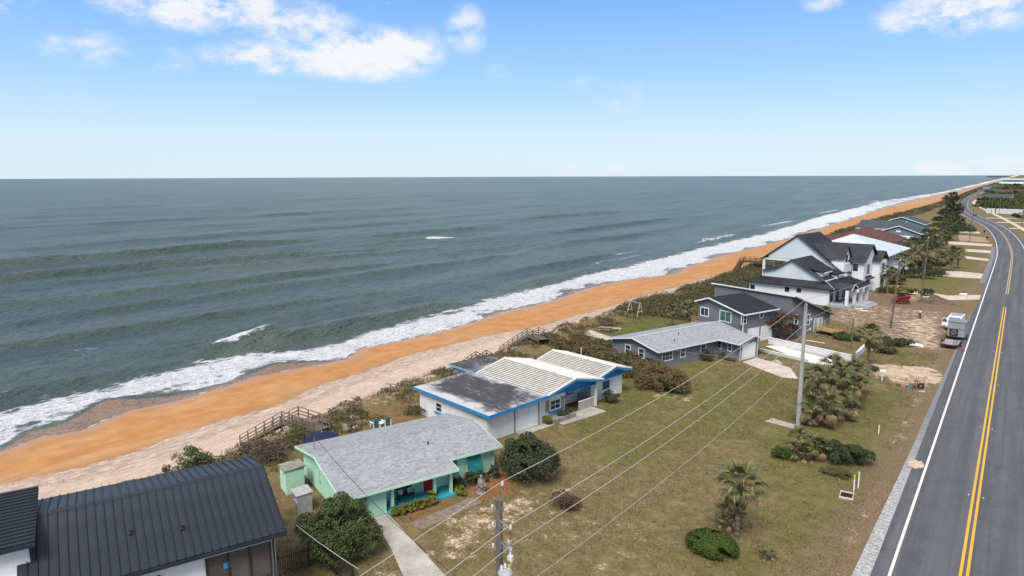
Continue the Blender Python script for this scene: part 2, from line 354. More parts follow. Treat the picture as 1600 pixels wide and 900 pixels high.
BRK = [(-110.5, 66, -107.5, 122, 1.5, 1.7, 5.5, 10.), (-114.2, 61, -112.4, 76, 1.5, 1.1, 2.6, 3.), (-116, 20, -112.5, 52, .75, 2.4, 6, 8.), (-112, 150, -111, 205, .8, 2, 5.5, 12.), (-122, 300, -118, 420, .9, 2.5, 6, 30.), (-100, 30, -98, 62, .3, 1.5, 3, 10), (-99, 85, -99, 160, .35, 1.5, 3, 10)]
for b in BRK: Z += ridge(*b)
Z += (fbm(Xg / 9 + Yg / 40, Yg / 22, 11, 4) - .5) * .8 * sstep(-96, -125, Xg)
Z += (fbm(Xg / 4.2 + Yg / 30, Yg / 9., 14, 3) - .5) * .75 * sstep(-96, -112, Xg) * sstep(900, 250, Yg)
Z += (fbm(Xg / 1.5, Yg / 2.6, 12, 3) - .5) * .50 * sstep(-94, -104, Xg) * sstep(500, 150, Yg)
sh = shore(Yg); out = cv(OUT, Yg) + 5 * (fbm(Yg / 8, Xg / 30, 15, 3) - .5)
dist = sh - Xg                                                  # metres seaward of the swash edge
swash = np.exp(-((dist - .2) / .32) ** 2) * .70
wig = 3.2 * (fbm(Yg / 7., Xg / 9., 40, 3) - .5) + 2.2 * (fbm(Yg / 26., 0 * Yg, 44, 2) - .5)
lobes = .4 + 6.2 * np.exp(-((Yg - 38) / 10) ** 2) + 4.6 * np.exp(-((Yg - 65) / 6) ** 2) + 2.4 * sstep(.46, .68, fbm(Yg / 17., 0 * Yg + 7, 41, 3)) * sstep(74, 84, Yg)                        # bare wet bays behind the swash edge
band = sstep(lobes - 1.4, lobes + 1.2, dist + wig * .5) * (.55 * sstep(-6, 1, Xg - out) + .45 * sstep(-.5, 3.5, Xg - out))
inner = sstep(3.5, 1.0, lobes); dens = .16 + .36 * inner * sstep(900, 400, Yg) + (.38 - .26 * inner) * sstep(1.5, 9.0, dist + wig) + .06 * sstep(200, 500, Yg)
fo = np.maximum(swash, band * (dens + .26 * fbm(Xg / 2.2, Yg / 14., 42, 4) + .26 * fbm(Xg / 5, Yg / 5., 45, 3)))
fo = np.maximum(fo, .55 * sstep(10, -2, np.abs(Xg - out + 6)) * fbm(Xg / 4, Yg / 11, 43, 4) * sstep(-18, -4, Xg - out))
def streak(x0, y0, x1, y1, w, s, ends=6.):
    t = (Yg - y0) / (y1 - y0); xc = x0 + (x1 - x0) * t + 1.2 * (fbm(Yg / 5, 0 * Yg + x0, 3, 3) - .5)
    return s * np.exp(-((Xg - xc) / w) ** 2) * sstep(y0 - ends, y0 + ends, Yg) * sstep(y1 + ends, y1 - ends, Yg)
for s in [(-114.0, 63, -112.2, 75, 1.2, .80, 2), (-237, 246, -231, 264, 2.6, .95, 6), (-246, 215, -243, 232, 2.5, .42, 5), (-109.2, 84, -109, 88, .7, .75, 1.5), (-110.5, 57, -106, 66, 2.6, .72, 4), (-136, 46, -134, 54, 1.2, .55, 2), (-104.5, 98, -104, 130, 1.3, .7, 8), (-113, 160, -112, 190, 1.2, .55, 8),
          (-120, 300, -118, 360, 2.2, .66, 20), (-127, 420, -125, 500, 2.4, .70, 20), (-133, 590, -131, 680, 3, .68, 30), (-169, 812, -165, 826, 3, .9, 6), (-143, 870, -141, 960, 3, .66, 30), (-128, 236, -127, 262, 1.5, .6, 8), (-121, 205, -119, 250, 1.6, .55, 10)]:
    fo = np.maximum(fo, streak(*s))
face = np.zeros_like(Z)                                          # dark unbroken face just seaward of the foam
for b in BRK[:1] + BRK[3:4]:
    t = (Yg - b[1]) / (b[3] - b[1]); xc = b[0] + (b[2] - b[0]) * t
    face = np.maximum(face, np.exp(-((Xg - xc - .4) / 2.2) ** 2) * sstep(b[1] + 4, b[1] + 9, Yg) * sstep(b[3] + 6, b[3] - 4, Yg))
fo = fo * (1 - .8 * face)
shal_ = np.clip(.95 * np.exp(-np.clip(dist - 3, 0, None) / 9.) * (.75 + .5 * fbm(Xg / 12, Yg / 20, 50, 3)), 0, .93)
shal_ = np.maximum(shal_, sstep(lobes + 1.0, lobes - .8, dist + wig * .5)); shal_ = np.maximum(shal_, sstep(3.2, 1.0, dist + wig * .3))
shal_ = np.maximum(shal_, .85 * np.exp(-((Xg + 108.5) / 3) ** 2) * sstep(58, 64, Yg) * sstep(78, 72, Yg))
Z = np.where(dist < 4, -6 + (Z + 6) * sstep(0, 4, dist), Z)
struct(link('sea', grid('sea', Xg, Yg, Z, m.m, {'foam': fo, 'shallow': shal_})))
# ------------------------------------------------------------------ lots, lawns and the dune bank
def at(u, v, z=0.):
    d = FW + RT * ((u - 800) / 1067.) - UP * ((v - 450) / 1067.); t = (z - CAM_H) / d.z
    return (d.x * t, d.y * t)
def inpoly(X, Y, P):
    r = np.zeros(X.shape, bool); n = len(P)
    for i in range(n):
        x1, y1 = P[i]; x2, y2 = P[(i + 1) % n]
        if y1 == y2: continue
        c = ((y1 > Y) != (y2 > Y)) & (X < (x2 - x1) * (Y - y1) / (y2 - y1) + x1); r ^= c
    return r
def soft(X, Y, px, w=.6, warp=1.2, z=0.):
    P = [at(u, v, z) for u, v in px]; acc = np.zeros(X.shape)
    wx = X + warp * 2 * (fbm(X / 2.5, Y / 2.5, 61, 3) - .5); wy = Y + warp * 2 * (fbm(X / 2.5, Y / 2.5, 67, 3) - .5)
    for k in range(8):
        a = k * math.pi / 4; acc += inpoly(wx + w * math.cos(a), wy + w * math.sin(a), P)
    return acc / 8
def blob(X, Y, u, v, rx, ry): 
    x, y = at(u, v); wx = X + 1.5 * (fbm(X / 2, Y / 2, 71, 3) - .5); return np.exp(-(((wx - x) / rx) ** 2 + ((Y - y) / ry) ** 2))
ROADC = np.array([(-80, -.75), (230, -.75), (262, -.9), (303, -2.2), (335, -3.9), (370, -6.4), (400, -9.4), (430, -13.2), (476, -20.5), (536, -28.5), (600, -34.5), (652, -38.5), (818, -46.5), (1000, -51), (1183, -54), (1900, -57.5), (2600, -60), (3000, -61), (6000, -66), (HORIZON, -95)], float)
def smooth_curve(T, n=3):
    y = graded(T[0, 0], [(200, 4, 4), (800, 3, 5), (3000, 8, 60), (HORIZON, 80, 2000)]); x = np.interp(y, T[:, 0], T[:, 1])
    for _ in range(6): x[1:-1] = .25 * x[:-2] + .5 * x[1:-1] + .25 * x[2:]
    return np.stack([y, x], 1)
ROADS = smooth_curve(ROADC)
def road_x(y): return np.interp(y, ROADS[:, 0], ROADS[:, 1])

m = NT('ground'); o = m.obj()
A = {k: m.attr(k).outputs['Fac'] for k in ('dune', 'sandy', 'green', 'dirt', 'mulch')}
n1 = m.noise(o, .16, 6, .62); n2 = m.noise(o, .9, 6, .68); n3 = m.noise(o, 5.5, 4, .7); n4 = m.noise(m.map(o, (1, 1, 1), (0, 0, .6)), 15., 3, .7)
dry = m.mix(m.rng(n2, .3, .7), (.130, .096, .042), (.225, .170, .080))
oliv = m.mix(m.rng(n2, .28, .72), (.098, .094, .026), (.165, .150, .046))
gk = m.math('ADD', A['green'], m.math('MULTIPLY', m.math('SUBTRACT', n1, .5), 2.2))
c = m.mix(m.rng(m.math('ADD', gk, m.math('MULTIPLY', m.math('SUBTRACT', n3, .5), .5)), .10, .68), dry, oliv)
c = m.mix(m.math('MULTIPLY', m.rng(m.math('ADD', gk, m.math('MULTIPLY', m.math('SUBTRACT', n2, .5), .9)), .85, 1.5), .8), c, (.085, .118, .018))
n5 = m.noise(o, 2.1, 9, .78); n6 = m.noise(m.map(o, (1, 1, 1), (0, 0, 1.1)), .55, 6, .7)
c = m.mix(m.math('MULTIPLY', m.rng(n6, .42, .70), .38), c, (.10, .072, .034))
c = m.mix(m.math('MULTIPLY', m.rng(n5, .48, .62), .62), c, (.070, .058, .026))
c = m.mix(m.math('MULTIPLY', m.rng(n3, .54, .74), .42), c, (.30, .23, .135))
c = m.mix(m.math('MULTIPLY', m.rng(n4, .54, .72), .55), c, (.062, .052, .022))
c = m.mix(m.math('MULTIPLY', A['dirt'], .85), c, m.mix(m.rng(n3, .35, .65), (.105, .066, .042), (.245, .165, .11)))
c = m.mix(m.math('MULTIPLY', A['mulch'], .9), c, m.mix(m.rng(n3, .35, .65), (.17, .062, .025), (.33, .14, .06)))
dn = m.mix(m.rng(n3, .35, .65), (.12, .085, .04), (.25, .185, .10))
c = m.mix(A['dune'], c, dn)
sk = m.rng(m.math('ADD', A['sandy'], m.math('ADD', m.math('MULTIPLY', m.math('SUBTRACT', n2, .5), 1.5), m.math('MULTIPLY', m.math('SUBTRACT', n3, .5), 1.3))), .42, .74)
c = m.mix(sk, c, m.mix(m.rng(n2, .3, .7), (.36, .26, .175), (.56, .43, .32)))
m.col(c); m.rough(.95); m.spec(.15)
m.bump(m.math('ADD', m.math('MULTIPLY', n3, .5), m.math('MULTIPLY', n4, .5)), .7, .09)
ys = graded(-20, [(14, 2, .8), (190, .42, .5), (330, .6, 1.2), (900, 1.5, 10), (4000, 15, 150), (HORIZON, 200, 2500)])
so = np.concatenate([graded(-.8, [(12, .35, .4), (66, .45, .45)]), graded(67, [(110, 1, 4), (900, 6, 60), (9000, 80, 900)])])
Yg, Sg = np.meshgrid(ys, so, indexing='ij'); Xg = cv(TOE, Yg) + Sg
Zg = gz(Xg, Yg)
d = Sg
dune = sstep(8.5, 6.2, d + 2.0 * (fbm(Xg / 4, Yg / 5, 81, 3) - .5) * 2)
edge_ = road_x(Yg) - 5.3 - Xg
dirt = sstep(4.2, 1.2, edge_ + 1.5 * (fbm(Xg / 3, Yg / 8, 82, 3) - .5)) * sstep(-1, .2, edge_) * (.55 + .4 * fbm(Xg / 2, Yg / 2, 83, 2))
sandy = .62 * sstep(1.6, 0, np.abs(edge_ - 1.3)) * fbm(Xg / 1.5, Yg / 5, 84, 3) + .5 * sstep(2.2, .2, d)
sandy += .42 * dune * fbm(Xg / 3, Yg / 4, 85, 3) + .55 * sstep(7.2, 5.0, d + 3 * (fbm(Xg / 1.5, Yg / 2, 88, 3) - .5)) * sstep(130, 105, Yg)
green = .35 * fbm(Xg / 14, Yg / 14, 86, 3) - .16 + .25 * sstep(150, 240, Yg)
mulch = np.zeros_like(Xg); nearv = soft(Xg, Yg, [(600, 900), (640, 820), (840, 740), (1000, 800), (1060, 900)], 2.0, 3.0); sandy += .34 * nearv * (.4 + fbm(Xg / 2.5, Yg / 2.5, 93, 3)); green -= .30 * nearv
for px, s in [([(640, 870), (700, 800), (800, 760), (860, 790), (760, 860), (690, 895)], .50), ([(560, 872), (598, 878), (640, 905), (560, 905)], .75), ([(400, 720), (455, 770), (450, 850), (430, 790)], .42),
              ([(1352, 566), (1400, 572), (1470, 575), (1478, 600), (1400, 596), (1362, 588)], .92), ([(1400, 500), (1470, 492), (1472, 545), (1425, 548)], .62), ([(500, 650), (640, 602), (655, 612), (520, 664)], .45),
              ([(1205, 735), (1260, 742), (1280, 765), (1235, 760)], .45), ([(1060, 845), (1120, 880), (1160, 862), (1200, 885), (1050, 890)], .4), ([(1395, 455), (1470, 462), (1490, 474), (1420, 470)], .5), ([(1000, 605), (1090, 612), (1080, 630), (1030, 625)], .45), ([(640, 575), (720, 560), (735, 585), (650, 605)], .7)]:
    sandy = np.maximum(sandy, s * soft(Xg, Yg, px, 1.0, 1.6))
for px, s in [([(1283, 492), (1335, 462), (1395, 474), (1484, 484), (1478, 552), (1405, 545), (1362, 520), (1300, 502)], .9), ([(1330, 455), (1360, 445), (1480, 480), (1484, 492), (1390, 478)], 1.), ([(1200, 520), (1290, 520), (1345, 540), (1270, 548)], .55), ([(1440, 545), (1486, 530), (1478, 620), (1452, 650)], .6), ([(430, 730), (460, 780), (470, 840), (520, 880), (560, 905), (440, 905)], .45)]:
    dirt = np.maximum(dirt, s * soft(Xg, Yg, px, .8, 1.6))
for px, s in [([(1283, 492), (1340, 470), (1400, 480), (1484, 488), (1478, 548), (1405, 543), (1362, 520), (1300, 500)], .46)]: sandy = np.maximum(sandy, s * soft(Xg, Yg, px, .8, 1.2))
for px, s in [([(893, 538), (922, 525), (957, 536), (957, 552), (930, 556), (900, 550)], 1.5), ([(938, 522), (975, 505), (1010, 488), (1060, 470), (1090, 468), (1090, 490), (1060, 510), (962, 527)], 1.5), ([(955, 600), (1100, 565), (1235, 600), (1235, 660), (1160, 700), (1000, 730), (860, 690), (930, 640)], .62), ([(1200, 780), (1260, 780), (1310, 800), (1230, 870), (1190, 850)], .8), ([(1090, 870), (1150, 850), (1200, 905), (1080, 905)], .7),
              ([(1210, 640), (1360, 600), (1450, 620), (1430, 690), (1350, 800), (1230, 800), (1190, 740)], .62), ([(1440, 470), (1540, 440), (1555, 400), (1500, 380), (1430, 420)], .8), ([(440, 870), (560, 880), (560, 905), (430, 905)], 1.0), ([(1320, 760), (1370, 700), (1385, 720), (1330, 790)], .7), ([(1400, 540), (1470, 560), (1460, 575), (1380, 560)], .6)]:
    green = np.maximum(green, s * soft(Xg, Yg, px, 1.5, 2.0))
for px, s in [([(735, 745), (775, 735), (812, 745), (800, 770), (745, 782)], 1.), ([(618, 800), (700, 775), (706, 784), (632, 815)], .9), ([(560, 660), (640, 618), (648, 650), (600, 668)], .28), ([(436, 752), (480, 770), (480, 790), (440, 800)], .3)]:
    mulch = np.maximum(mulch, s * soft(Xg, Yg, px, .5, .5))
struct(link('ground', grid('ground', Xg, Yg, Zg, m.m, {'dune': dune, 'sandy': sandy, 'green': green, 'dirt': dirt, 'mulch': mulch})))

# ------------------------------------------------------------------ road
def ribbon(name, o0, o1, z, m, y0=-60, y1=HORIZON, thick=None, curve=None):
    T = ROADS if curve is None else curve
    y = T[:, 0]; x = T[:, 1]; k = (y >= y0) & (y <= y1)
    yy = np.concatenate([[y0] if y0 > y[0] else [], y[k], [y1] if y1 < y[-1] else []]); yy = np.unique(yy); xx = np.interp(yy, y, x)
    dx = np.gradient(xx, yy); L = np.sqrt(1 + dx * dx); nx, ny = 1 / L, -dx / L
    mb = MB(); V = []
    for o_ in (o0, o1): V.append(np.stack([xx + nx * o_, yy + ny * o_, np.full_like(yy, z)], 1))
    n = len(yy); mb.v = [tuple(p) for p in V[0]] + [tuple(p) for p in V[1]]
    mb.f = [(i, i + n, i + n + 1, i + 1) for i in range(n - 1)]
    return struct(part(name, mb, m))
m = NT('asphalt'); o = m.obj()
a1 = m.noise(m.map(o, (1.1, .035, 1)), 1., 5, .6); a2 = m.noise(o, 22., 3, .8); a3 = m.noise(o, .35, 5)
c = m.mix(m.rng(a1, .3, .7), (.068, .069, .073), (.115, .115, .120)); c = m.mix(m.math('MULTIPLY', m.rng(a2, .5, .75), .55), c, (.16, .16, .165)); c = m.mix(m.math('MULTIPLY', m.rng(a3, .45, .75), .35), c, (.058, .058, .062))
sx_ = m.n('ShaderNodeSeparateXYZ'); m.l(o, sx_.inputs[0]); tw = m.math('SINE', m.math('MULTIPLY', m.math('ADD', sx_.outputs[0], .75), 3.49)); c = m.mix(m.math('MULTIPLY', m.rng(m.math('ADD', tw, m.math('MULTIPLY', m.math('SUBTRACT', a1, .5), 1.5)), -.6, 1.), .30), c, (.055, .055, .058)); ck = m.noise(m.map(o, (1, .8, 1)), .45, 8, .62, .3); c = m.mix(m.math('MULTIPLY', m.rng(m.math('ABSOLUTE', m.math('SUBTRACT', ck, .5)), .006, .0), .55), c, (.035, .035, .035)); ol = m.noise(m.map(o, (1, .25, 1)), .9, 5, .7); c = m.mix(m.math('MULTIPLY', m.rng(ol, .60, .74), .45), c, (.045, .045, .047)); lt = m.noise(m.map(o, (1, .3, 1), (0, 0, .2)), .5, 6, .7); c = m.mix(m.math('MULTIPLY', m.rng(lt, .56, .72), .28), c, (.19, .185, .18))
m.col(c); m.rough(.8); m.spec(.3); m.bump(a2, .35, .02); ASPH = m.m
m = NT('shoulder_aggregate'); o = m.obj()
a1 = m.noise(o, 9, 3, .7); a2 = m.noise(m.map(o, (.7, 5, 1)), 2.6, 2, .5); a3 = m.noise(m.map(o, (1, .6, 1)), .07, 4)
c = m.mix(m.rng(m.math('ADD', m.math('MULTIPLY', a1, .6), m.math('MULTIPLY', a2, .5)), .4, .68), (.13, .13, .13), (.46, .45, .435)); sy_ = m.n('ShaderNodeSeparateXYZ'); m.l(o, sy_.inputs[0]); c = m.mix(m.math('MULTIPLY', m.rng(m.math('ADD', sy_.outputs[1], m.math('MULTIPLY', m.math('SUBTRACT', a1, .5), 30.)), 58, 84), .75), c, (.115, .115, .115))
m.col(c); m.rough(.9); m.bump(a2, .8, .04); SHOUL = m.m
def paint(name, c, wear=.35):
    m = NT(name); o = m.obj(); a = m.noise(o, 7, 5, .7); b = m.noise(m.map(o, (1, .1, 1)), 1.2, 4)
    m.col(m.mix(m.math('MULTIPLY', m.rng(m.math('ADD', m.math('MULTIPLY', a, .6), m.math('MULTIPLY', b, .4)), .5, .72), wear), c, (.12, .12, .12))); m.rough(.6); return m.m
WHITEP = paint('white_road_paint', (.72, .72, .70)); YELP = paint('yellow_road_paint', (.62, .34, .022)); YELF = paint('worn_yellow_road_paint', (.47, .32, .13), .5)
ribbon('road', -4.35, 4.35, .055, ASPH)
ribbon('road_shoulder', -4.75, -4.3, .045, ASPH, -60, 150)
mb = MB(); L_ = [(-60, -5.75), (40, -5.70), (52, -5.62), (64, -5.45), (72, -5.30), (80, -5.25), (95, -5.1), (120, -5.0), (150, -4.9)]; mb.v = [(-.75 + o + .06 * math.sin(y * 1.7), y, .041) for y, o in L_] + [(-.75 - 4.6, y, .041) for y, o in L_]; mb.f = [(i, i + len(L_), i + len(L_) + 1, i + 1) for i in range(len(L_) - 1)]; struct(part('road_shoulder', mb, SHOUL)); ribbon('road_shoulder', -5.5, -4.3, .04, SHOUL, 190, 290)
ribbon('road_shoulder', 4.3, 5.1, .045, ASPH, -60, 900)
ribbon('edge_line', -3.86, -3.69, .061, WHITEP); ribbon('edge_line', 3.69, 3.85, .061, WHITEP)
for s in (-1, 1):
    a, b = sorted((s * .095, s * .265))
    ribbon('centre_line', a, b, .061, YELP, -60, 158); ribbon('centre_line', a, b, .061, YELF, 176, HORIZON)
for k, y in enumerate((62., 80.2, 98.4, 58.7 + 58)):
    for s in (-1, 1):
        mb = MB(); mb.add([(-.06, -.06, 0), (.06, -.06, 0), (.06, .06, 0), (-.06, .06, 0), (-.04, -.025, .02), (.04, -.025, .02), (.04, .025, .02), (-.04, .025, .02)], [(0, 1, 5, 4), (1, 2, 6, 5), (2, 3, 7, 6), (3, 0, 4, 7), (4, 5, 6, 7)])
        o_ = part('road_reflector', mb, mat('reflector_white', (.75, .68, .6), .3), None, (-.75 + s * .48, y, .056))
        tag(o_, 'raised reflector on the %s side of the centre lines, %s pair along the road' % ('seaward' if s < 0 else 'landward', ('nearest', 'second', 'third', 'farthest')[k]), 'road reflector', 'raised reflectors along the centre line')
x, y = at(1430, 726); mb = MB(); n = 18
mb.v = [(.62 * math.cos(2 * math.pi * k / n) * (1 + .2 * math.sin(3.1 * k)), 1.0 * math.sin(2 * math.pi * k / n) * (1 + .2 * math.cos(2.3 * k)), 0) for k in range(n)] + [(0, 0, .05)]
mb.f = [(k, (k + 1) % n, n) for k in range(n)]
tag(part('sand_spill', mb, mat('sand_spill', (.55, .42, .33), .95, .25, 3), None, (x + .05, y, .064)), 'patch of pale sand spilled on the edge of the asphalt', 'sand', kind='stuff')

# ------------------------------------------------------------------ concrete on the ground
CONC = mat('old_concrete', (.42, .39, .35), .9, .24, .5, 9, .3, spec=.2)
CONCP = mat('pale_concrete', (.52, .45, .37), .9, .18, .6, 9, .3, spec=.2)
CONCW = mat('white_concrete', (.66, .65, .62), .85, .12, .6, 9, .2, spec=.2)
def pave(name, px, m, z=.03, pts=None):
    P = [at(u, v) for u, v in px] if px else pts
    if sum(P[i][0] * P[(i + 1) % len(P)][1] - P[(i + 1) % len(P)][0] * P[i][1] for i in range(len(P))) < 0: P = P[::-1]
    return struct(part(name, MB().slab([(x, y, z) for x, y in P], .1), m))
# ------------------------------------------------------------------ house kit
GLASS = None
def glass():
    global GLASS
    if GLASS: return GLASS
    m = NT('window_glass'); n = m.noise(m.obj(), 1.3, 3); m.col(m.mix(m.rng(n, .35, .65), (.012, .014, .018), (.05, .058, .065))); m.rough(.08); m.spec(.6); GLASS = m.m; return GLASS
def shingles(name, c1, c2, sc=1., vary=.5):
    if name in MATS: return MATS[name]
    m = NT(name); o = m.map(m.obj(), (1, 1, 1), (0, 0, R(90)))
    b = m.n('ShaderNodeTexBrick'); b.offset = .5; m.l(o, b.inputs[0]); b.inputs['Scale'].default_value = 1; b.inputs['Brick Width'].default_value = .32 * sc; b.inputs['Row Height'].default_value = .145 * sc
    b.inputs['Mortar Size'].default_value = .008; b.inputs['Bias'].default_value = 0
    b.inputs['Color1'].default_value = c1 + (1,); b.inputs['Color2'].default_value = c2 + (1,); b.inputs['Mortar'].default_value = tuple(v * .35 for v in c1) + (1,)
    n = m.noise(o, 11., 2, .6); st = m.noise(o, .35, 5, .6); f = m.noise(o, 19, 2, .7)
    c = m.mix(m.math('MULTIPLY', m.rng(n, .35, .7), vary), b.outputs[0], c2); c = m.mix(m.math('MULTIPLY', m.rng(f, .44, .62), .45), c, tuple(v * .45 for v in c1))
    c = m.mix(m.math('MULTIPLY', m.rng(st, .48, .75), .22), c, tuple(v * .55 for v in c1))
    m.col(c); m.rough(.9); m.spec(.2); m.bump(b.outputs['Fac'], .5, .012); MATS[name] = m.m; return m.m
JOINT_SHADE = mat('tile_joint_shade', (.27, .25, .225), .95, .3, 3)  # riser colour paints in shadow and mortar dirt under each tile course
class House:
    def __init__(s, name, label, O, a, cat='house', z=0):
        s.O = O; s.a = R(a); s.z = z; s.root = thing(name, label, cat, (O[0], O[1], z), -s.a)
        s.ex = Vector((math.cos(s.a), -math.sin(s.a), 0)); s.ey = Vector((math.sin(s.a), math.cos(s.a), 0))
    def p(s, name, mb, m, parent=None, **k): return part(name, mb, m, parent or s.root, **k)
    def w(s, X, Y, z=0): return (s.O[0] + s.ex.x * X + s.ey.x * Y, s.O[1] + s.ex.y * X + s.ey.y * Y, s.z + z)
    def loc(s, x, y):
        d = Vector((x - s.O[0], y - s.O[1], 0)); return d.dot(s.ex), d.dot(s.ey)
    def pix(s, face, pos, u, v):
        n = s.ex if face == 'F' else s.ey; d = FW + RT * ((u - 800) / 1067.) - UP * ((v - 450) / 1067.)
        c0 = Vector((0, 0, CAM_H)); o = Vector((s.O[0], s.O[1], s.z)); t = ((o - c0).dot(n) + pos) / d.dot(n); q = c0 + d * t - o
        return (q.dot(s.ey if face == 'F' else s.ex), q.z)
    def rect(s, face, pos, u0, v0, u1, v1):
        """wall-plane rectangle behind two picture corners"""
        um = (u0 + u1) / 2; sm = s.pix(face, pos, um, (v0 + v1) / 2)[0]
        a = s.pix(face, pos, u0, (v0 + v1) / 2)[0]; b = s.pix(face, pos, u1, (v0 + v1) / 2)[0]
        zt = s.pix(face, pos, um, v0)[1]; zb = s.pix(face, pos, um, v1)[1]
        return (a + b) / 2, zb, abs(b - a), zt - zb
    def fb(s, mb, face, pos, s0, s1, n0, n1, z0, z1):
        if face == 'F': return mb.box(pos + n0, pos + n1, s0, s1, z0, z1)
        if face == 'S': return mb.box(s0, s1, pos - n1, pos - n0, z0, z1)
    def window(s, face, pos, c, zb, w, h, fm, gm=None, nv=1, nh=1, fw=.09, proud=.05, name='window', label=None, sill=False):
        mb = MB(); x0, x1 = c - w / 2, c + w / 2; B = lambda *a: s.fb(mb, face, pos, *a)
        B(x0, x1, 0, proud, zb, zb + fw); B(x0, x1, 0, proud, zb + h - fw, zb + h); B(x0, x0 + fw, 0, proud, zb + fw, zb + h - fw); B(x1 - fw, x1, 0, proud, zb + fw, zb + h - fw)
        if sill: B(x0 - .06, x1 + .06, 0, proud + .07, zb - .07, zb - .001)
        for i in range(1, nv + 1): q = x0 + w * i / (nv + 1); B(q - .025, q + .025, 0, proud - .012, zb + fw, zb + h - fw)
        for i in range(1, nh + 1): q = zb + h * i / (nh + 1); B(x0 + fw, x1 - fw, 0, proud - .015, q - .025, q + .025)
        f = s.p(name, mb, fm)
        if label: f['label'] = label
        g = MB(); s.fb(g, face, pos, x0 + fw, x1 - fw, .0, proud - .03, zb + fw, zb + h - fw); s.p('pane', g, gm or glass(), f); return f
    def door(s, face, pos, c, zb, w, h, m, fm, panels=0, label=None, name='door', proud=.05):
        mb = MB(); s.fb(mb, face, pos, c - w / 2, c + w / 2, 0, proud, zb, zb + h); d = s.p(name, mb, m)
        if label: d['label'] = label
        f = MB(); t = .08
        s.fb(f, face, pos, c - w / 2 - t, c - w / 2 - .001, 0, proud + .03, zb, zb + h + t); s.fb(f, face, pos, c + w / 2 + .001, c + w / 2 + t, 0, proud + .03, zb, zb + h + t); s.fb(f, face, pos, c - w / 2, c + w / 2, 0, proud + .03, zb + h + .001, zb + h + t)
        s.p('door_frame', f, fm, d)
        if panels:
            for r in range(panels):
                z0 = zb + h * r / panels; g = MB()
                if w > 1.6:
                    for k in range(4): a = c - w / 2 + w * (k + .1) / 4; s.fb(g, face, pos, a, a + w * .8 / 4, proud - .001, proud + .02, z0 + h / panels * .14, z0 + h / panels * .86)
                else: s.fb(g, face, pos, c - w * .36, c + w * .36, proud - .001, proud + .018, z0 + h / panels * .1, z0 + h / panels * .9)
                s.p('panel', g, m, d)
        else:
            g = MB(); s.fb(g, face, pos, c + w * .36, c + w * .42, proud, proud + .06, zb + .95, zb + 1.05); s.p('handle', g, mat('dark_metal', (.03, .03, .03), .4), d)
        return d
    def laps(s, face, pos, s0, s1, z0, z1, pitch, m, name='siding', top=None):
        """clapboards as real overlapping boards"""
        mb = MB(); n = max(1, round((z1 - z0) / pitch)); p = (z1 - z0) / n
        for k in range(n):
            a, b = z0 + k * p, z0 + (k + 1) * p
            P = [(s0, .028, a), (s1, .028, a), (s1, .006, b), (s0, .006, b)]; Q = [(s0, 0., a), (s1, 0., a)]
            f = (lambda q: (pos + q[1], q[0], q[2])) if face == 'F' else (lambda q: (q[0], pos - q[1], q[2]))
            vs = [f(q) for q in P + Q]; mb.add(vs, [(0, 1, 2, 3), (4, 5, 1, 0)] if face == 'F' else [(0, 1, 2, 3), (4, 5, 1, 0)])
        return s.p(name, mb, m, kind='stuff')
    def prism(s, prof, axis, a, b):
        """profile extruded along local Y (axis 'Y', profile in X,z) or X (profile in Y,z)"""
        mb = MB(); n = len(prof); f = (lambda q, t: (q[0], t, q[1])) if axis == 'Y' else (lambda q, t: (t, q[0], q[1]))
        vs = [f(q, a) for q in prof] + [f(q, b) for q in prof]
        return mb.add(vs, [tuple(range(n)), tuple(range(2 * n - 1, n - 1, -1))] + [(i, i + n, (i + 1) % n + n, (i + 1) % n) for i in range(n)])
    def plane(s, pts, t=.14): return MB().slab(pts, t)
    def seam_mesh(s, p0, p1, q1, q0, n, h=.05, w=.03, t=.06):
        """metal roof slope from eave p0-p1 up to ridge q0-q1 with n standing seams, as one mesh"""
        p0, p1, q0, q1 = map(Vector, (p0, p1, q0, q1)); nrm = (p1 - p0).cross(q0 - p0).normalized()
        if nrm.z < 0: nrm = -nrm
        mb = MB().slab([p0, p1, q1, q0], t, -nrm)
        for i in range(n + 1):
            a = p0.lerp(p1, i / n); b = q0.lerp(q1, i / n); d = (p1 - p0).normalized() * (w / 2)
            if i == 0: a = a + d; b = b + d
            if i == n: a = a - d; b = b - d
            if (b - a).length < .3: continue
            mb.slab([a - d + nrm * h, a + d + nrm * h, b + d + nrm * h, b - d + nrm * h], h + .001, -nrm)
        return mb
def fascia(h, mb_pts, m, parent=None, hgt=.2, th=.05, name='fascia'):
    mb = MB()
    for a, b in mb_pts: mb.bar(a, b, th, hgt)
    return h.p(name, mb, m, parent)

# ------------------------------------------------------------------ mint house
MINT = mat('mint_paint', (.395, .63, .475), .75, .10, .5, 8, .1); MINTL = mat('light_mint_paint', (.47, .70, .55), .7, .08)
TURQ = mat('turquoise_floor_paint', (.035, .36, .42), .5, .12, .8); TEAL = mat('teal_paint', (.012, .19, .20), .55, .15)
RED = mat('red_paint', (.42, .022, .022), .45, .1); WHITE = mat('white_paint', (.74, .74, .72), .6, .08, .6); DARK = mat('dark_metal', (.03, .03, .03), .4)
SHG = shingles('light_grey_shingles', (.22, .23, .24), (.40, .41, .42))
h = House('mint_house', 'mint green one-storey house with grey shingle roof, red door and turquoise porch floor', at(585, 808), 20)
GR = h
zt = lambda X: 3.4 - (.18 * (X + 5.7) if X > -5.7 else .18 * (-5.7 - X))
w = MB(); 
w.v = []; A_ = h.prism([(-10.3, 0), (-1.5, 0), (-1.5, zt(-1.5) - .16), (-5.7, zt(-5.7) - .16), (-10.3, zt(-10.3) - .16)], 'Y', -2.1, 11.4); w.add(A_.v, A_.f)
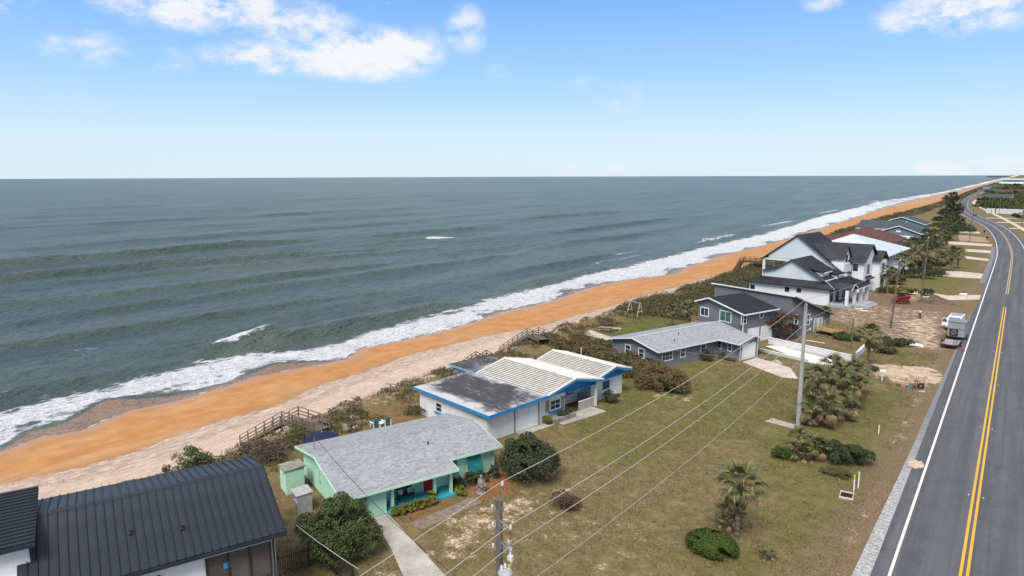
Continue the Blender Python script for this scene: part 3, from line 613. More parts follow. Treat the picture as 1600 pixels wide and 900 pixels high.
B_ = h.prism([(-1.499, 0), (0, 0), (0, zt(0) - .16), (-1.499, zt(-1.5) - .16)], 'Y', -2.1, .95); w.add(B_.v, B_.f)
wall = h.p('wall', w, MINT)
h.laps('F', 0, -2.1, .95, 0.05, 2.15, .19, MINT); h.laps('S', -2.1, -10.3, 0, .05, 2.3, .19, MINT)
for bb in ((0.0, .04, -2.14, -2.02, 0, 2.2), (0.0, .045, .85, .96, 0, 2.2), (-1.5, -1.45, 11.3, 11.42, 0, 2.45)): h.p('corner_board', MB().box(*bb), MINTL)
rf = MB()
rf.slab([(-5.7, -2.6, zt(-5.7)), (.55, -2.6, zt(.55)), (.55, 6.87, zt(.55)), (-5.7, 6.87, zt(-5.7))], .13)
rf.slab([(-5.7, 6.87, zt(-5.7)), (-.97, 6.87, zt(-.97)), (-.97, 11.9, zt(-.97)), (-5.7, 11.9, zt(-5.7))], .13)
rf.slab([(-10.9, -2.6, zt(-10.9)), (-5.7, -2.6, zt(-5.7)), (-5.7, 11.9, zt(-5.7)), (-10.9, 11.9, zt(-10.9))], .13)
roof = h.p('roof', rf, SHG)
cap = MB()
for k in range(36): y = -2.58 + k * .402; cap.slab([(-5.92, y, zt(-5.92) + .02), (-5.7, y, 3.43), (-5.7, y + .41, 3.415), (-5.92, y + .41, zt(-5.92) + .006)], .02); cap.slab([(-5.7, y, 3.43), (-5.48, y, zt(-5.48) + .02), (-5.48, y + .41, zt(-5.48) + .006), (-5.7, y + .41, 3.415)], .02)
h.p('ridge_cap', cap, SHG, roof, kind='stuff')
fascia(h, [((.58, -2.6, zt(.55) - .1), (.58, 6.9, zt(.55) - .1)), ((-.94, 6.9, zt(-.97) - .1), (-.94, 11.93, zt(-.97) - .1)), ((-.94, 6.9, zt(-.97) - .1), (.58, 6.9, zt(.55) - .1)), ((-10.9, -2.63, zt(-10.9) - .1), (-5.7, -2.63, zt(-5.7) - .1)), ((-5.7, -2.63, zt(-5.7) - .1), (.6, -2.63, zt(.55) - .1)), ((-.94, 11.93, zt(-.97) - .1), (-5.7, 11.93, zt(-5.7) - .1))], MINTL, roof, .17)
h.p('vent_pipe', MB().tube([(-3.6, 6.3, 2.9), (-3.6, 6.3, 3.3)], .06, 8), DARK, roof)
h.p('porch_floor', MB().box(-1.499, .34, .955, 6.75, 0, .17), TURQ)
for y in (1.5, 5.05, 6.5): h.p('porch_post', MB().box(-.22, .02, y - .11, y + .11, .171, zt(-.1) - .135), MINTL)
h.p('porch_beam', MB().box(-.2, .0, .96, 6.86, zt(0) - .30, zt(0) - .15), MINTL)
h.door('F', -1.5, 5.2, .18, .95, 2.03, RED, WHITE, 3, 'red front door on the turquoise porch')
h.window('F', -1.5, 2.7, 1.05, 2.6, .95, WHITE, None, 2, 0)
sh_ = h.p('shutter', MB().slab([(-1.02, 8.75, .72), (-1.02, 10.0, .72), (-1.44, 10.0, 2.3), (-1.44, 8.75, 2.3)], .05, (1, 0, .27)), TEAL); sh_['label'] = 'teal slatted shutter propped out from the mint wall'
for k in range(13):
    f = k / 13.; x, z = -1.02 - .42 * f, .76 + 1.52 * f
    h.p('slat', MB().slab([(x + .10, 8.8, z - .02), (x + .10, 9.95, z - .02), (x + .0, 9.95, z + .07), (x + .0, 8.8, z + .07)], .015), TEAL, sh_)
h.window('F', -1.5, 9.4, .8, 1.3, 1.3, WHITE)
s2 = h.p('shutter', MB().slab([(-1.15, 7.0, 1.05), (-1.15, 7.75, 1.05), (-1.44, 7.75, 2.3), (-1.44, 7.0, 2.3)], .05, (1, 0, .2)), TEAL)
# leaning porch bench, mat, potted plant, wind spinner, mast
t = thing('porch_bench', 'dark wooden bench with pale cushions on the turquoise porch', 'bench', h.w(-1.0, 3.0, .17), -h.a)
WOODD = mat('dark_wood', (.045, .028, .018), .6)
part('seat', MB().box(-.25, .25, -.65, .65, .40, .45), WOODD, t); part('backrest', MB().box(-.27, -.22, -.65, .65, .50, .56).box(-.27, -.22, -.65, .65, .85, .92), WOODD, t)
for k in range(9): part('spindle', MB().box(-.26, -.23, -.6 + k * .15, -.56 + k * .15, .56, .85), WOODD, t)
for sx in (-.2, .2):
    for sy in (-.6, .6): part('leg', MB().box(sx - .03, sx + .03, sy - .03, sy + .03, 0, .40), WOODD, t)
for sy in (-.65, .61): part('armrest', MB().box(-.25, .27, sy, sy + .05, .62, .67).box(.2, .25, sy, sy + .05, .45, .62), WOODD, t)
CUSH = mat('cushion_fabric', (.45, .52, .46), .9, .3, 3)
for y in (-.42, .38):
    c_ = part('cushion', MB().slab([(-.2, y - .2, .46), (.02, y - .2, .48), (-.1, y - .2, .85), (-.21, y - .2, .82)], .4, (0, 1, 0)), CUSH)
    c_.location = h.w(-1.0, 3.0, .17); c_.rotation_euler = (0, 0, -h.a); tag(c_, 'pale patterned cushion at the %s end of the porch bench' % ('garage' if y < 0 else 'door'), 'cushion', 'cushions on the porch bench')
tag(part('doormat', MB().box(-.28, .28, -.45, .45, 0, .02), mat('doormat', (.02, .025, .035), .95), None, h.w(-.75, 5.2, .171), (0, 0, -h.a)), 'dark doormat in front of the red door', 'doormat')
t = thing('weather_mast', 'thin electric service mast standing on the left edge of the grey roof', 'mast', h.w(-7.7, -1.9, zt(-7.7)), -h.a)
part('pole', MB().tube([(0, 0, -.1), (0, 0, 1.2)], .03, 8), mat('galvanised', (.28, .28, .28), .5, metal=.4), t); part('cap', MB().tube([(0, 0, 1.15), (.08, .02, 1.27), (.16, .03, 1.18)], [.06, .06, .04], 8), DARK, t)
t = thing('wind_spinner', 'round lacy garden wind spinner in front of the mint garage wall', 'garden ornament', (*at(568, 815), 0), 0)
part('stake', MB().tube([(0, 0, 0), (0, 0, 1.5)], .015, 6), DARK, t); mb = MB()
for k in range(14):
    a = k * 2 * math.pi / 14; mb.slab([(.0, .06 * math.cos(a), 1.65 + .06 * math.sin(a)), (.03, .33 * math.cos(a + .1), 1.65 + .33 * math.sin(a + .1)), (-.03, .33 * math.cos(a + .35), 1.65 + .33 * math.sin(a + .35))], .012, (1, 0, 0))
part('wheel', mb, mat('weathered_metal', (.16, .15, .14), .6), t, rot=(0, 0, -.7))
# locker and cabinet at the gable end
t = thing('storage_locker', 'tall mint storage locker with weathered sloping top at the end of the mint house', 'shed', h.w(-7.95, -3.75), -h.a)
part('body', MB().box(-.85, .85, -.72, .75, 0, 2.0), MINT, t); part('top', MB().slab([(-.95, -.85, 2.02), (.95, -.85, 2.12), (.95, .9, 2.2), (-.95, .9, 2.1)], .08), mat('weathered_board', (.27, .25, .21), .9, .35, 2), t)
d_ = part('door', MB().box(-.8, .8, -.75, -.72, .1, 1.95), MINTL, t); part('handle', MB().box(.45, .62, -.80, -.75, 1.75, 1.8), DARK, d_)
part('side_panel', MB().box(.85, .875, -.68, .70, .1, 1.9), MINT, t)
t = thing('equipment_cabinet', 'light grey open cabinet with flat lid standing beside the locker and round tree', 'cabinet', h.w(-4.1, -4.1), -h.a)
GREYB = mat('grey_board', (.40, .39, .39), .8, .2)
part('lid', MB().slab([(-.75, -.65, 1.55), (.75, -.65, 1.55), (.75, .65, 1.62), (-.75, .65, 1.62)], .06), GREYB, t)
for sx in (-.66, .66): part('side', MB().box(sx - .03, sx + .03, -.55, .55, 0, 1.49), GREYB, t)
part('back', MB().box(-.63, .63, .5, .55, 0, 1.5), GREYB, t); part('shelf', MB().box(-.63, .63, -.5, .499, .7, .73), GREYB, t)
tag(part('meter_box', MB().box(-.12, .12, -.1, 0, 0, .35).tube([(0, -.05, .35), (0, -.05, 1.0)], .03, 6), MINT, None, h.w(-5.9, -2.131, 1.0), (0, 0, -h.a)), 'small mint meter box and conduit on the gable wall', 'meter box')
pave('driveway', [(584, 809), (606, 803), (700, 905), (632, 905), (612, 860)], CONC, .035)
pave('walkway', [(640, 818), (742, 775), (752, 786), (660, 828)], mat('brown_pavers', (.23, .17, .13), .9, .3, 2, 8, .4), .03)

# ------------------------------------------------------------------ white and blue house
WBW = mat('white_block_paint', (.70, .69, .66), .7, .10, .5, 6, .25); BLUE = mat('blue_trim_paint', (.028, .22, .47), .5, .12)
m = NT('stained_flat_roof'); o = m.obj(); n1 = m.noise(o, .42, 7, .62, .6); n2 = m.noise(m.map(o, (.5, 1.6, 1), (0, 0, .3)), 2.6, 8, .72)
ex = m.attr('edge').outputs['Fac']
n7 = m.noise(o, 1.1, 6, .7, 1.0); k = m.math('ADD', m.math('ADD', m.math('MULTIPLY', n1, .7), m.math('MULTIPLY', n2, .60)), m.math('ADD', m.math('MULTIPLY', ex, .42), m.math('MULTIPLY', m.math('SUBTRACT', n7, .5), .45)))
sc_ = m.noise(m.map(o, (.16, 1.5, 1), (0, 0, .12)), 2.2, 6, .75); base = m.mix(m.rng(k, .66, 1.08), (.040, .038, .040), (.44, .43, .43)); m.col(m.mix(m.math('MULTIPLY', m.rng(sc_, .54, .68), .40), base, (.30, .30, .30))); m.rough(.85); STAIN = m.m
O = at(768, 684); h = House('white_blue_house', 'white house with blue trim, stained flat garage roof and white barrel tile roof', O, 11); WB = h
w = MB().box(-10.4, .6, -1.1, 6.3, 0, 2.62); w.box(-9.4, .4, 6.301, 9.9, 0, 2.6); w.box(-9.4, -1.8, 9.901, 14.8, 0, 2.6); w.box(-9, -.25, 14.801, 20.3, 0, 2.55)
h.p('wall', w, WBW)
def zf(y): return 2.90 + .03 * (y + 1)
xs_ = np.linspace(-11, 1.4, 60); ys_ = np.linspace(-1.5, 6.3, 40); Yq, Xq = np.meshgrid(ys_, xs_, indexing='ij'); Zq = zf(Yq) + .012 * (fbm(Xq, Yq, 5, 2) - .5)
jt = 1.6 * (fbm(Xq / 2, Yq / 2, 6, 3) - .5); ed = np.maximum(np.maximum(.5 * sstep(-9.2, -11, Xq + jt), sstep(-.6, 1.4, Xq + jt) * .35), np.maximum(sstep(.9, -1.5, Yq + jt) * 1.15, sstep(4.6, 6.3, Yq + jt) * .75))
rf = link('flat_roof', grid('flat_roof', Xq, Yq, Zq, STAIN, {'edge': ed}), h.root)
h.p('roof_deck', MB().slab([(-11, -1.5, zf(-1.5) - .03), (1.4, -1.5, zf(-1.5) - .03), (1.4, 6.3, zf(6.3) - .03), (-11, 6.3, zf(6.3) - .03)], .1), WBW)
fascia(h, [((-11.02, -1.53, zf(-1.5) - .09), (1.45, -1.53, zf(-1.5) - .09)), ((1.43, -1.5, zf(-1.5) - .09), (1.43, 6.3, zf(6.3) - .09))], BLUE, rf, .3)
m = NT('white_roof_tile'); g = m.geo().outputs['Position']; n1 = m.noise(g, 1.6, 6, .7); n2 = m.noise(g, .5, 4, .6); c = m.mix(m.rng(n1, .3, .6), (.45, .43, .39), (.60, .585, .545)); m.col(m.mix(m.math('MULTIPLY', m.rng(n2, .6, .75), .5), c, (.33, .28, .23))); m.rough(.8); TILE = m.m
def tile_slope(h, parent, axis_y0, z0, y1, z1, xa, xb, n, tw=.30):
    """n stepped courses of barrel tiles running along local X, rising from (y0,z0) to (y1,z1)"""
    dy = (y1 - axis_y0) / n; dz = (z1 - z0) / n; nb = int(round((xb - xa) / tw)); st = (xb - xa) / nb
    sg = 1 if dy > 0 else -1
    mb = MB(); ring = [(0., 0.), (.18, .022), (.5, .035), (.82, .022)]
    V = []
    for i in range(nb):
        for (a, b) in ring: V.append((xa + (i + a) * st, b))
    V.append((xb, 0.)); L = len(V)
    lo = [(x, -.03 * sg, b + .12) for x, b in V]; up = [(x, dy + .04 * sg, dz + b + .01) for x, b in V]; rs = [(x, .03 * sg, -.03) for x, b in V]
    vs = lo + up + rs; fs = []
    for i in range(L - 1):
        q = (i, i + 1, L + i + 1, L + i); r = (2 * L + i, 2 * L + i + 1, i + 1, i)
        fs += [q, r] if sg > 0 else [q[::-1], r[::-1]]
    mb.add(vs, fs); me = mb.mesh('tile_course', TILE); me.materials.append(JOINT_SHADE); me.polygons.foreach_set('material_index', [i % 2 for i in range(len(me.polygons))])
    for k in range(n): link('tile_course', me, parent, (RNG.uniform(-.01, .01), axis_y0 + dy * k, z0 + dz * k + RNG.uniform(-.006, .006)))
UND = mat('roof_underlay', (.16, .14, .12), .9)
def tile_gable(h, xa, xb, y0, y1, ze, zr, n0, n1, name='tile_roof'):
    ym = (y0 + y1) / 2
    mb = MB().slab([(xa, y0, ze), (xb, y0, ze), (xb, ym, zr), (xa, ym, zr)], .1).slab([(xa, ym, zr), (xb, ym, zr), (xb, y1, ze), (xa, y1, ze)], .1)
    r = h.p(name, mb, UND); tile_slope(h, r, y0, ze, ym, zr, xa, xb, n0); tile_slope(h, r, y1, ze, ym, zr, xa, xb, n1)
    def cap(name, pts, rad=.15):
        c = MB(); a, b = Vector(pts[0]), Vector(pts[1]); n = max(2, int((b - a).length / .42))
        for i in range(n):
            p, q = a.lerp(b, i / n), a.lerp(b, (i + 1.08) / n); c.tube([p, q], [rad, rad * .86], 8)
        h.p(name, c, TILE, r)
    cap('ridge_tiles', [(xa, ym, zr + .07), (xb, ym, zr + .07)]); cap('rake_tiles', [(xb - .05, y0, ze + .08), (xb - .05, ym, zr + .06)], .13); cap('rake_tiles', [(xb - .05, y1, ze + .08), (xb - .05, ym, zr + .06)], .13); cap('rake_tiles', [(xa + .05, y0, ze + .08), (xa + .05, ym, zr + .06)], .13); cap('rake_tiles', [(xa + .05, y1, ze + .08), (xa + .05, ym, zr + .06)], .13)
    fascia(h, [((xb + .02, y0, ze - .1), (xb + .02, ym, zr - .12)), ((xb + .02, ym, zr - .12), (xb + .02, y1, ze - .1))], BLUE, r, .22)
    return r
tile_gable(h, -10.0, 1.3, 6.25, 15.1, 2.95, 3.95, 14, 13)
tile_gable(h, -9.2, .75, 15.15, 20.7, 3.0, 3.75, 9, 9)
h.p('gable_panel', h.prism([(6.35, 2.61), (15.0, 2.61), (10.67, 3.78)], 'X', .55, .62), BLUE); h.p('gable_panel', h.prism([(15.2, 2.56), (20.6, 2.56), (17.9, 3.6)], 'X', -.2, -.13), BLUE)
h.p('porch_post', MB().box(.62, .84, 14.35, 14.57, 0, 2.6), WBW); h.p('porch_beam', MB().box(.55, .80, 9.9, 14.57, 2.45, 2.608), BLUE)
BLOCK = mat('beige_screen_block', (.44, .39, .33), .85, .25, 3, 5, .5)
lw = h.p('porch_wall', MB().box(.5, .62, 11.9, 14.34, 0, .95), BLOCK); h.p('coping', MB().box(.45, .67, 11.9, 14.34, .951, 1.02), WBW, lw); h.p('return_wall', MB().box(-1.7, .49, 14.36, 14.5, 0, .95), BLOCK, lw)
gd = h.door('F', .6, 4.25, .02, 2.65, 2.1, WHITE, WHITE, 5, name='garage_door'); h.p('downpipe', MB().box(.6, .68, 2.42, 2.54, 0, 2.6), mat('blue_grey_pipe', (.22, .28, .36), .6)); h.p('downpipe', MB().box(.6, .68, 5.75, 5.87, 0, 2.6), mat('blue_grey_pipe', (.22, .28, .36), .6))
h.window('F', .4, 8.4, .95, 1.55, 1.1, WHITE, None, 1, 1, sill=False); h.p('window_ledge', MB().box(.4, .6, 7.45, 9.35, .78, .93), BLUE)
TAUPE = mat('taupe_shutter', (.30, .25, .20), .8)
for y in (7.25, 9.55): h.p('shutter', MB().box(.4, .45, y - .24, y + .24, .9, 2.15), TAUPE)
h.window('F', -1.8, 11.6, 1.0, 1.4, 1.0, WHITE, None, 1, 1); h.p('window_ledge', MB().box(-1.8, -1.62, 10.8, 12.4, .85, .98), BLUE); h.p('shutter', MB().box(-1.8, -1.74, 12.5, 13.6, 1.0, 2.1), TAUPE)
h.window('F', -.25, 17.4, 1.05, 1.2, 1.0, BLUE, None, 1, 1); h.p('trim_band', MB().box(-.25, -.18, 14.9, 20.3, 2.25, 2.54), BLUE)
c_, zb_, w_, h_ = h.rect('S', -1.1, 681, 633, 691, 643); h.window('S', -1.1, c_, 1.05, 1.1, 1.0, WHITE, None, 0, 1); h.p('window_ledge', MB().box(c_ - .7, c_ + .7, -1.25, -1.1, .88, 1.03), BLUE)
pave('patio', None, CONC, .04, [h.w(.61, 7.6)[:2], h.w(2.4, 7.6)[:2], h.w(2.8, 13.9)[:2], h.w(.61, 13.9)[:2]]); pave('driveway_apron', None, CONC, .036, [h.w(.61, 2.6)[:2], h.w(1.7, 2.6)[:2], h.w(1.7, 7.5)[:2], h.w(.61, 7.5)[:2]])
tag(part('planter_box', MB().box(-.5, .5, -1.6, 1.6, 0, .45), mat('stone_planter', (.27, .24, .21), .9, .3, 3), None, h.w(1.25, 8.6, .041), (0, 0, -h.a)), 'long low grey planter box under the front window of the blue trimmed house', 'planter')
# flat-roofed beach cabana behind it
t = House('beach_cabana', 'low cabana with dark flat roof on the dune behind the tiled house', (at(730, 577, 1.4)[0], at(730, 577, 1.4)[1]), 11, 'cabana')
t.p('wall', MB().box(-3.2, .1, .3, 6.0, -1.5, 1.05), mat('pale_blue_wall', (.33, .45, .50), .8)); 
xs_ = np.linspace(-3.9, .5, 12); ys_ = np.linspace(0, 6.6, 12); Yq, Xq = np.meshgrid(ys_, xs_, indexing='ij'); r_ = link('flat_roof', grid('flat_roof', Xq, Yq, 1.3 + 0 * Xq, STAIN, {'edge': .12 + 0 * Xq + .25 * sstep(.1, .5, Xq)}), t.root)
t.p('roof_deck', MB().box(-3.9, .5, 0, 6.6, 1.1, 1.28), WBW); fascia(t, [((-3.9, -.03, 1.2), (.53, -.03, 1.2)), ((.53, 0, 1.2), (.53, 6.6, 1.2))], mat('pale_blue_trim', (.2, .42, .55), .6), r_, .22)

# ------------------------------------------------------------------ grey one-storey house
GREYW = mat('grey_siding', (.185, .195, .212), .75, .10, .6, 7, .15); GREYD = mat('slate_siding', (.155, .162, .178), .75, .10, .6, 7, .15)
O = at(1157, 563.5); h = House('grey_house', 'grey L-shaped one-storey house with light grey shingle roof and white garage door', O, 19); G1 = h
zr = 3.5; sl = .2; zg = lambda X: zr - sl * abs(X + 7.8)
zw = lambda Y: 3.4 - .27 * abs(Y - 2.0)
w = h.prism([(-12.2, 0), (-3.55, 0), (-3.55, zg(-3.55) - .16), (-7.8, zr - .16), (-12.2, zg(-12.2) - .16)], 'Y', -12.3, 4.6)
q = h.prism([(-.2, 0), (3.6, 0), (3.6, zw(3.6) - .15), (2.0, 3.25), (-.2, zw(-.2) - .15)], 'X', -3.549, 0); w.add(q.v, q.f); h.p('wall', w, GREYW)
mb = MB()
for k in range(22): X = -12.0 + k * .4; mb.box(X, X + .03, -12.33, -12.3, 0, zg(X) - .17)
for k in range(30): Y = -12.2 + k * .4; mb.box(-3.55, -3.52, Y, Y + .03, 0, zg(-3.55) - .17)
h.p('batten', mb, GREYW, kind='stuff')
rf = MB().slab([(-7.8, -12.9, zr), (-2.95, -12.9, zg(-2.95)), (-2.95, 5.1, zg(-2.95)), (-7.8, 5.1, zr)], .13).slab([(-12.8, -12.9, zg(-12.8)), (-7.8, -12.9, zr), (-7.8, 5.1, zr), (-12.8, 5.1, zg(-12.8))], .13)
rf.slab([(-6.9, 2.0, 3.402), (.55, 2.0, 3.402), (.55, -1.1, zw(-1.1)), (-3.4, -1.1, zw(-1.1))][::-1], .13).slab([(-6.9, 2.0, 3.404), (.55, 2.0, 3.404), (.55, 5.2, zw(5.2)), (-3.4, 5.2, zw(5.2))], .13)
roof = h.p('roof', rf, SHG)
h.p('ridge_cap', MB().bar((-7.8, -12.9, zr + .02), (-7.8, 5.1, zr + .02), .28, .05), mat('pale_ridge', (.50, .51, .52), .8), roof)
fascia(h, [((-2.92, -12.9, zg(-2.95) - .09), (-2.92, -1.1, zg(-2.95) - .09)), ((-12.8, -12.93, zg(-12.8) - .09), (-7.8, -12.93, zr - .09)), ((-7.8, -12.93, zr - .09), (-2.95, -12.93, zg(-2.95) - .09)), ((.58, -1.1, zw(-1.1) - .09), (.58, 2, 3.3)), ((.58, 2, 3.3), (.58, 5.2, zw(5.2) - .09)), ((-3.0, -1.13, zw(-1.1) - .09), (.58, -1.13, zw(-1.1) - .09))], WHITE, roof, .16)
for (u, v) in ((1060, 525), (1054, 532)):
    x, y = h.loc(*at(u, v, 3.0)); h.p('vent_pipe', MB().tube([(x, y, zg(x) - .05), (x, y, zg(x) + .28)], .07, 8), DARK, roof)
for (u0, v0, u1, v1, nv) in ((976, 537, 986.7, 553, 0), (997, 543.5, 1008, 559, 0)):
    c_, zb_, w_, h_ = h.rect('S', -12.3, u0, v0, u1, v1); h.window('S', -12.3, c_, .8, 1.15, 1.4, WHITE, None, nv, 1, .13)
for (u0, v0, u1, v1, nv, ww) in ((1033, 544, 1052, 561, 2, 2.1), (1062, 540.5, 1072, 553, 0, 1.1), (1094, 535, 1104, 548, 0, 1.15)):
    c_, zb_, w_, h_ = h.rect('F', -3.55, u0, v0, u1, v1); h.window('F', -3.55, c_, .85, ww, 1.3, WHITE, None, nv, 1, .13)
for (u0, v0, u1, v1) in ((1121, 533, 1128, 544), (1137, 536, 1144, 548)):
    c_, zb_, w_, h_ = h.rect('S', -.2, u0, v0, u1, v1); h.window('S', -.2, c_, .95, .75, 1.2, WHITE, None, 0, 1, .13)
h.door('F', 0, 1.65, .02, 2.7, 2.15, WHITE, WHITE, 4, name='garage_door'); h.p('corner_board', MB().box(0, .04, 3.5, 3.62, 0, 2.9), WHITE); h.p('corner_board', MB().box(0, .04, -.22, -.1, 0, 2.7), WHITE)
pave('driveway', [(1160, 566), (1183, 559), (1235, 575), (1247, 592), (1222, 590)], CONCP, .036); pave('driveway_slab', [(1190, 567), (1215, 562), (1224, 569), (1200, 574)], CONC, .02)
pave('walkway', [(912, 523), (922, 516), (934, 520), (958, 528), (955, 533), (930, 527)], CONCP, .06)

# ------------------------------------------------------------------ grey two-storey house
O = (-32.7, 100.68); h = House('two_storey_grey_house', 'dark grey two-storey house with black shingle gable roof and long sloping rear wing', O, 20); G2 = h
SHB = shingles('black_shingles', (.017, .018, .023), (.034, .035, .042), vary=.4)
zg2 = lambda X: 6.35 - (.235 * (X + 4.9) if X > -4.9 else .33 * (-4.9 - X))
w = h.prism([(-7.2, 0), (1.3, 0), (1.3, zg2(1.3) - .15), (-4.9, 6.2), (-7.2, zg2(-7.2) - .15)], 'Y', -.3, 7.2)
zs = lambda Y: 6.45 - .37 * (Y - 10)
q = h.prism([(9.5, 0), (20, 0), (20, zs(20) - .15), (9.5, zs(9.5) - .15)], 'X', -12.4, 2.6); w.add(q.v, q.f); w.box(-6, 1.0, 7.201, 9.499, 0, 4.6)
h.p('wall', w, GREYD)
rf = MB().slab([(-4.9, -.8, 6.35), (1.85, -.8, zg2(1.85)), (1.85, 7.6, zg2(1.85)), (-4.9, 7.6, 6.35)], .13).slab([(-7.7, -.8, zg2(-7.7)), (-4.9, -.8, 6.35), (-4.9, 7.6, 6.35), (-7.7, 7.6, zg2(-7.7))], .13)
roof = h.p('roof', rf, SHB)
r2 = h.p('wing_roof', MB().slab([(-12.9, 9.2, zs(9.2)), (3.3, 9.2, zs(9.2)), (3.3, 20.4, zs(20.4)), (-12.9, 20.4, zs(20.4))], .14), SHB)
fascia(h, [((-7.7, -.83, zg2(-7.7) - .08), (-4.9, -.83, 6.27)), ((-4.9, -.83, 6.27), (1.88, -.83, zg2(1.85) - .08)), ((1.88, -.83, zg2(1.85) - .08), (1.88, 7.6, zg2(1.85) - .08))], WHITE, roof, .2)
fascia(h, [((-12.9, 9.17, zs(9.2) - .08), (3.3, 9.17, zs(9.2) - .08))], WHITE, r2, .2); fascia(h, [((3.32, 9.2, zs(9.2) - .09), (3.32, 20.4, zs(20.4) - .09))], GREYD, r2, .2)
GREENP = mat('green_tinted_glass', (.06, .15, .11), .12, .2)
for (u0, v0, u1, v1, nv, gm) in ((1094.4, 480, 1107.8, 494.4, 1, None), (1124.4, 485.6, 1143.3, 503.3, 1, GREENP)):
    c_, zb_, w_, h_ = h.rect('S', -.3, u0, v0, u1, v1); h.window('S', -.3, c_, zb_, max(w_, 1.2), h_, WHITE, gm, nv, 0, .14)
for (u0, v0, u1, v1) in ((1157.8, 492, 1166.7, 506.7), (1186.7, 487.8, 1193, 496.7)):
    c_, zb_, w_, h_ = h.rect('F', 1.3, u0, v0, u1, v1); h.window('F', 1.3, c_, zb_, w_, h_, WHITE, None, 0, 1, .12)
h.p('corner_board', MB().box(1.3, 1.36, -.36, -.2, 0, zg2(1.3) - .16), WHITE)
h.door('F', 1.3, 2.2, .02, 2.5, 2.2, WHITE, WHITE, 4, name='garage_door'); h.door('F', 1.3, 5.3, .02, 2.5, 2.2, WHITE, WHITE, 4, name='garage_door')
for (u0, v0, u1, v1, nv) in ((1257, 489, 1265.5, 508, 1), (1241, 489, 1247, 507, 0)):
    c_, zb_, w_, h_ = h.rect('F', 2.6, u0, v0, u1, v1); h.window('F', 2.6, c_, max(zb_, .8), w_, h_ * .9, WHITE, None, nv, 1, .14)
c_, zb_, w_, h_ = h.rect('F', 2.6, 1272, 488, 1285.5, 507); 
for k in (-.25, .25): h.window('F', 2.6, c_ + k * w_, .15, w_ * .48, 2.2, WHITE, mat('pale_glass', (.32, .44, .48), .15), 0, 0, .12, name='glass_door')
h.window('F', -1.0 + 2.0, 8.4, 2.2, 1.0, 1.2, WHITE, None, 0, 1, .12)
# wooden deck with railing behind the gable, and another at the french doors
def deck(name, label, O, a, lx, ly, z, wood, sides, cat='deck'):
    t = thing(name, label, cat, (O[0], O[1], 0), -R(a)); n = max(3, int(lx / .28))
    for k in range(n): part('board', MB().box(k * lx / n, (k + .93) * lx / n, 0, ly, z - .05, z), wood, t)
    for x in (.06, lx - .06):
        for y in (.06, ly - .06): part('post', MB().box(x - .06, x + .06, y - .06, y + .06, -.3, z + .95), wood, t)
    for s_ in sides:
        for q in (.35, .62, .9):
            a_, b_ = {'S': ((.12, .06, z + q), (lx - .12, .06, z + q)), 'N': ((.12, ly - .06, z + q), (lx - .12, ly - .06, z + q)), 'E': ((lx - .06, .12, z + q), (lx - .06, ly - .12, z + q)), 'W': ((.06, .12, z + q), (.06, ly - .12, z + q))}[s_]
            part('rail', MB().bar(a_, b_, .04, .12), wood, t)
    return t
YWOOD = mat('new_timber', (.42, .27, .10), .8, .2, 2); OWOOD = mat('weathered_timber', (.17, .125, .095), .9, .25, 2, 10, .3); LWOOD = mat('grey_timber', (.30, .255, .21), .9, .25, 2, 10, .3)
x, y = at(1273, 521); deck('timber_deck', 'new yellow timber deck with railings at the glass doors of the grey house', (x, y), 20, 3.6, 2.6, .7, YWOOD, 'SE')
x, y, _ = h.w(-9.4, .6); deck('timber_deck', 'small timber deck behind the gable of the two-storey grey house', (x, y), 20, 2.0, 3.2, 1.6, YWOOD, 'SW')
# white block walls either side of the drive
LOW = mat('white_garden_wall', (.64, .64, .63), .8, .1)
def lowwall(label, px, hgt, m=LOW, th=.2, name='garden_wall'):
    P = [Vector((*at(u, v), 0)) for u, v in px]; t = thing(name, label, 'wall', tuple(P[0]))
    for i in range(len(P) - 1):
        a, b = P[i] - P[0], P[i + 1] - P[0]; d = (b - a).normalized() * .003
        part('wall_run', MB().bar(a + d + Vector((0, 0, hgt / 2)), b - d + Vector((0, 0, hgt / 2)), th, hgt), m, t)
        part('coping', MB().bar(a + d + Vector((0, 0, hgt + .031)), b - d + Vector((0, 0, hgt + .031)), th + .08, .06), WHITE, t)
    return t
lowwall('white garden wall along the far side of the concrete drive', [(1201, 537), (1250, 548), (1330, 566)], .95)
lowwall('low white kerb wall along the near side of the concrete drive', [(1188, 549), (1262, 566)], .35)
pave('driveway', [(1196, 541), (1214, 540), (1322, 567), (1290, 572), (1262, 566)], CONCW, .036)
lowwall('white wall stub leaning behind the tall palm', [(1338, 560), (1352, 546)], .8)
# ------------------------------------------------------------------ white farmhouse with stepped black roofs
FW_ = mat('white_board', (.70, .71, .71), .7, .07, .4, 6, .1); GAB = mat('pale_gable_board', (.56, .60, .62), .75, .06, .5, 6, .1)
m = NT('black_standing_seam'); o = m.obj(); n1 = m.noise(o, .5, 4); n2 = m.noise(o, 4, 3); m.col(m.mix(m.rng(n1, .3, .7), (.016, .017, .021), (.034, .036, .042))); m.rough(m.rng(n2, .3, .7, .36, .52)); m.spec(.5); BLK = m.m
O = at(1317, 483); h = House('white_farmhouse', 'white farmhouse with stepped black metal roofs, beside the dirt building site', O, 8); F1 = h
zs_ = lambda Y: 3.3 + .40 * (Y - .9)
w = MB().box(-19.3, -3.1, 1.5, 15.5, 0, 3.2)
h.p('wall', w, FW_)
up = h.p('upper_wall', MB().box(-17.3, -4.6, 3.3, 15, 3.2, 4.5), FW_)
h.p('gable_wall', h.prism([(-17.4, 4.3), (-4.4, 4.3), (-11.4, 8.15), (-14.6, 6.2), (-17.4, 5.4)], 'Y', 3.25, 3.3), GAB)
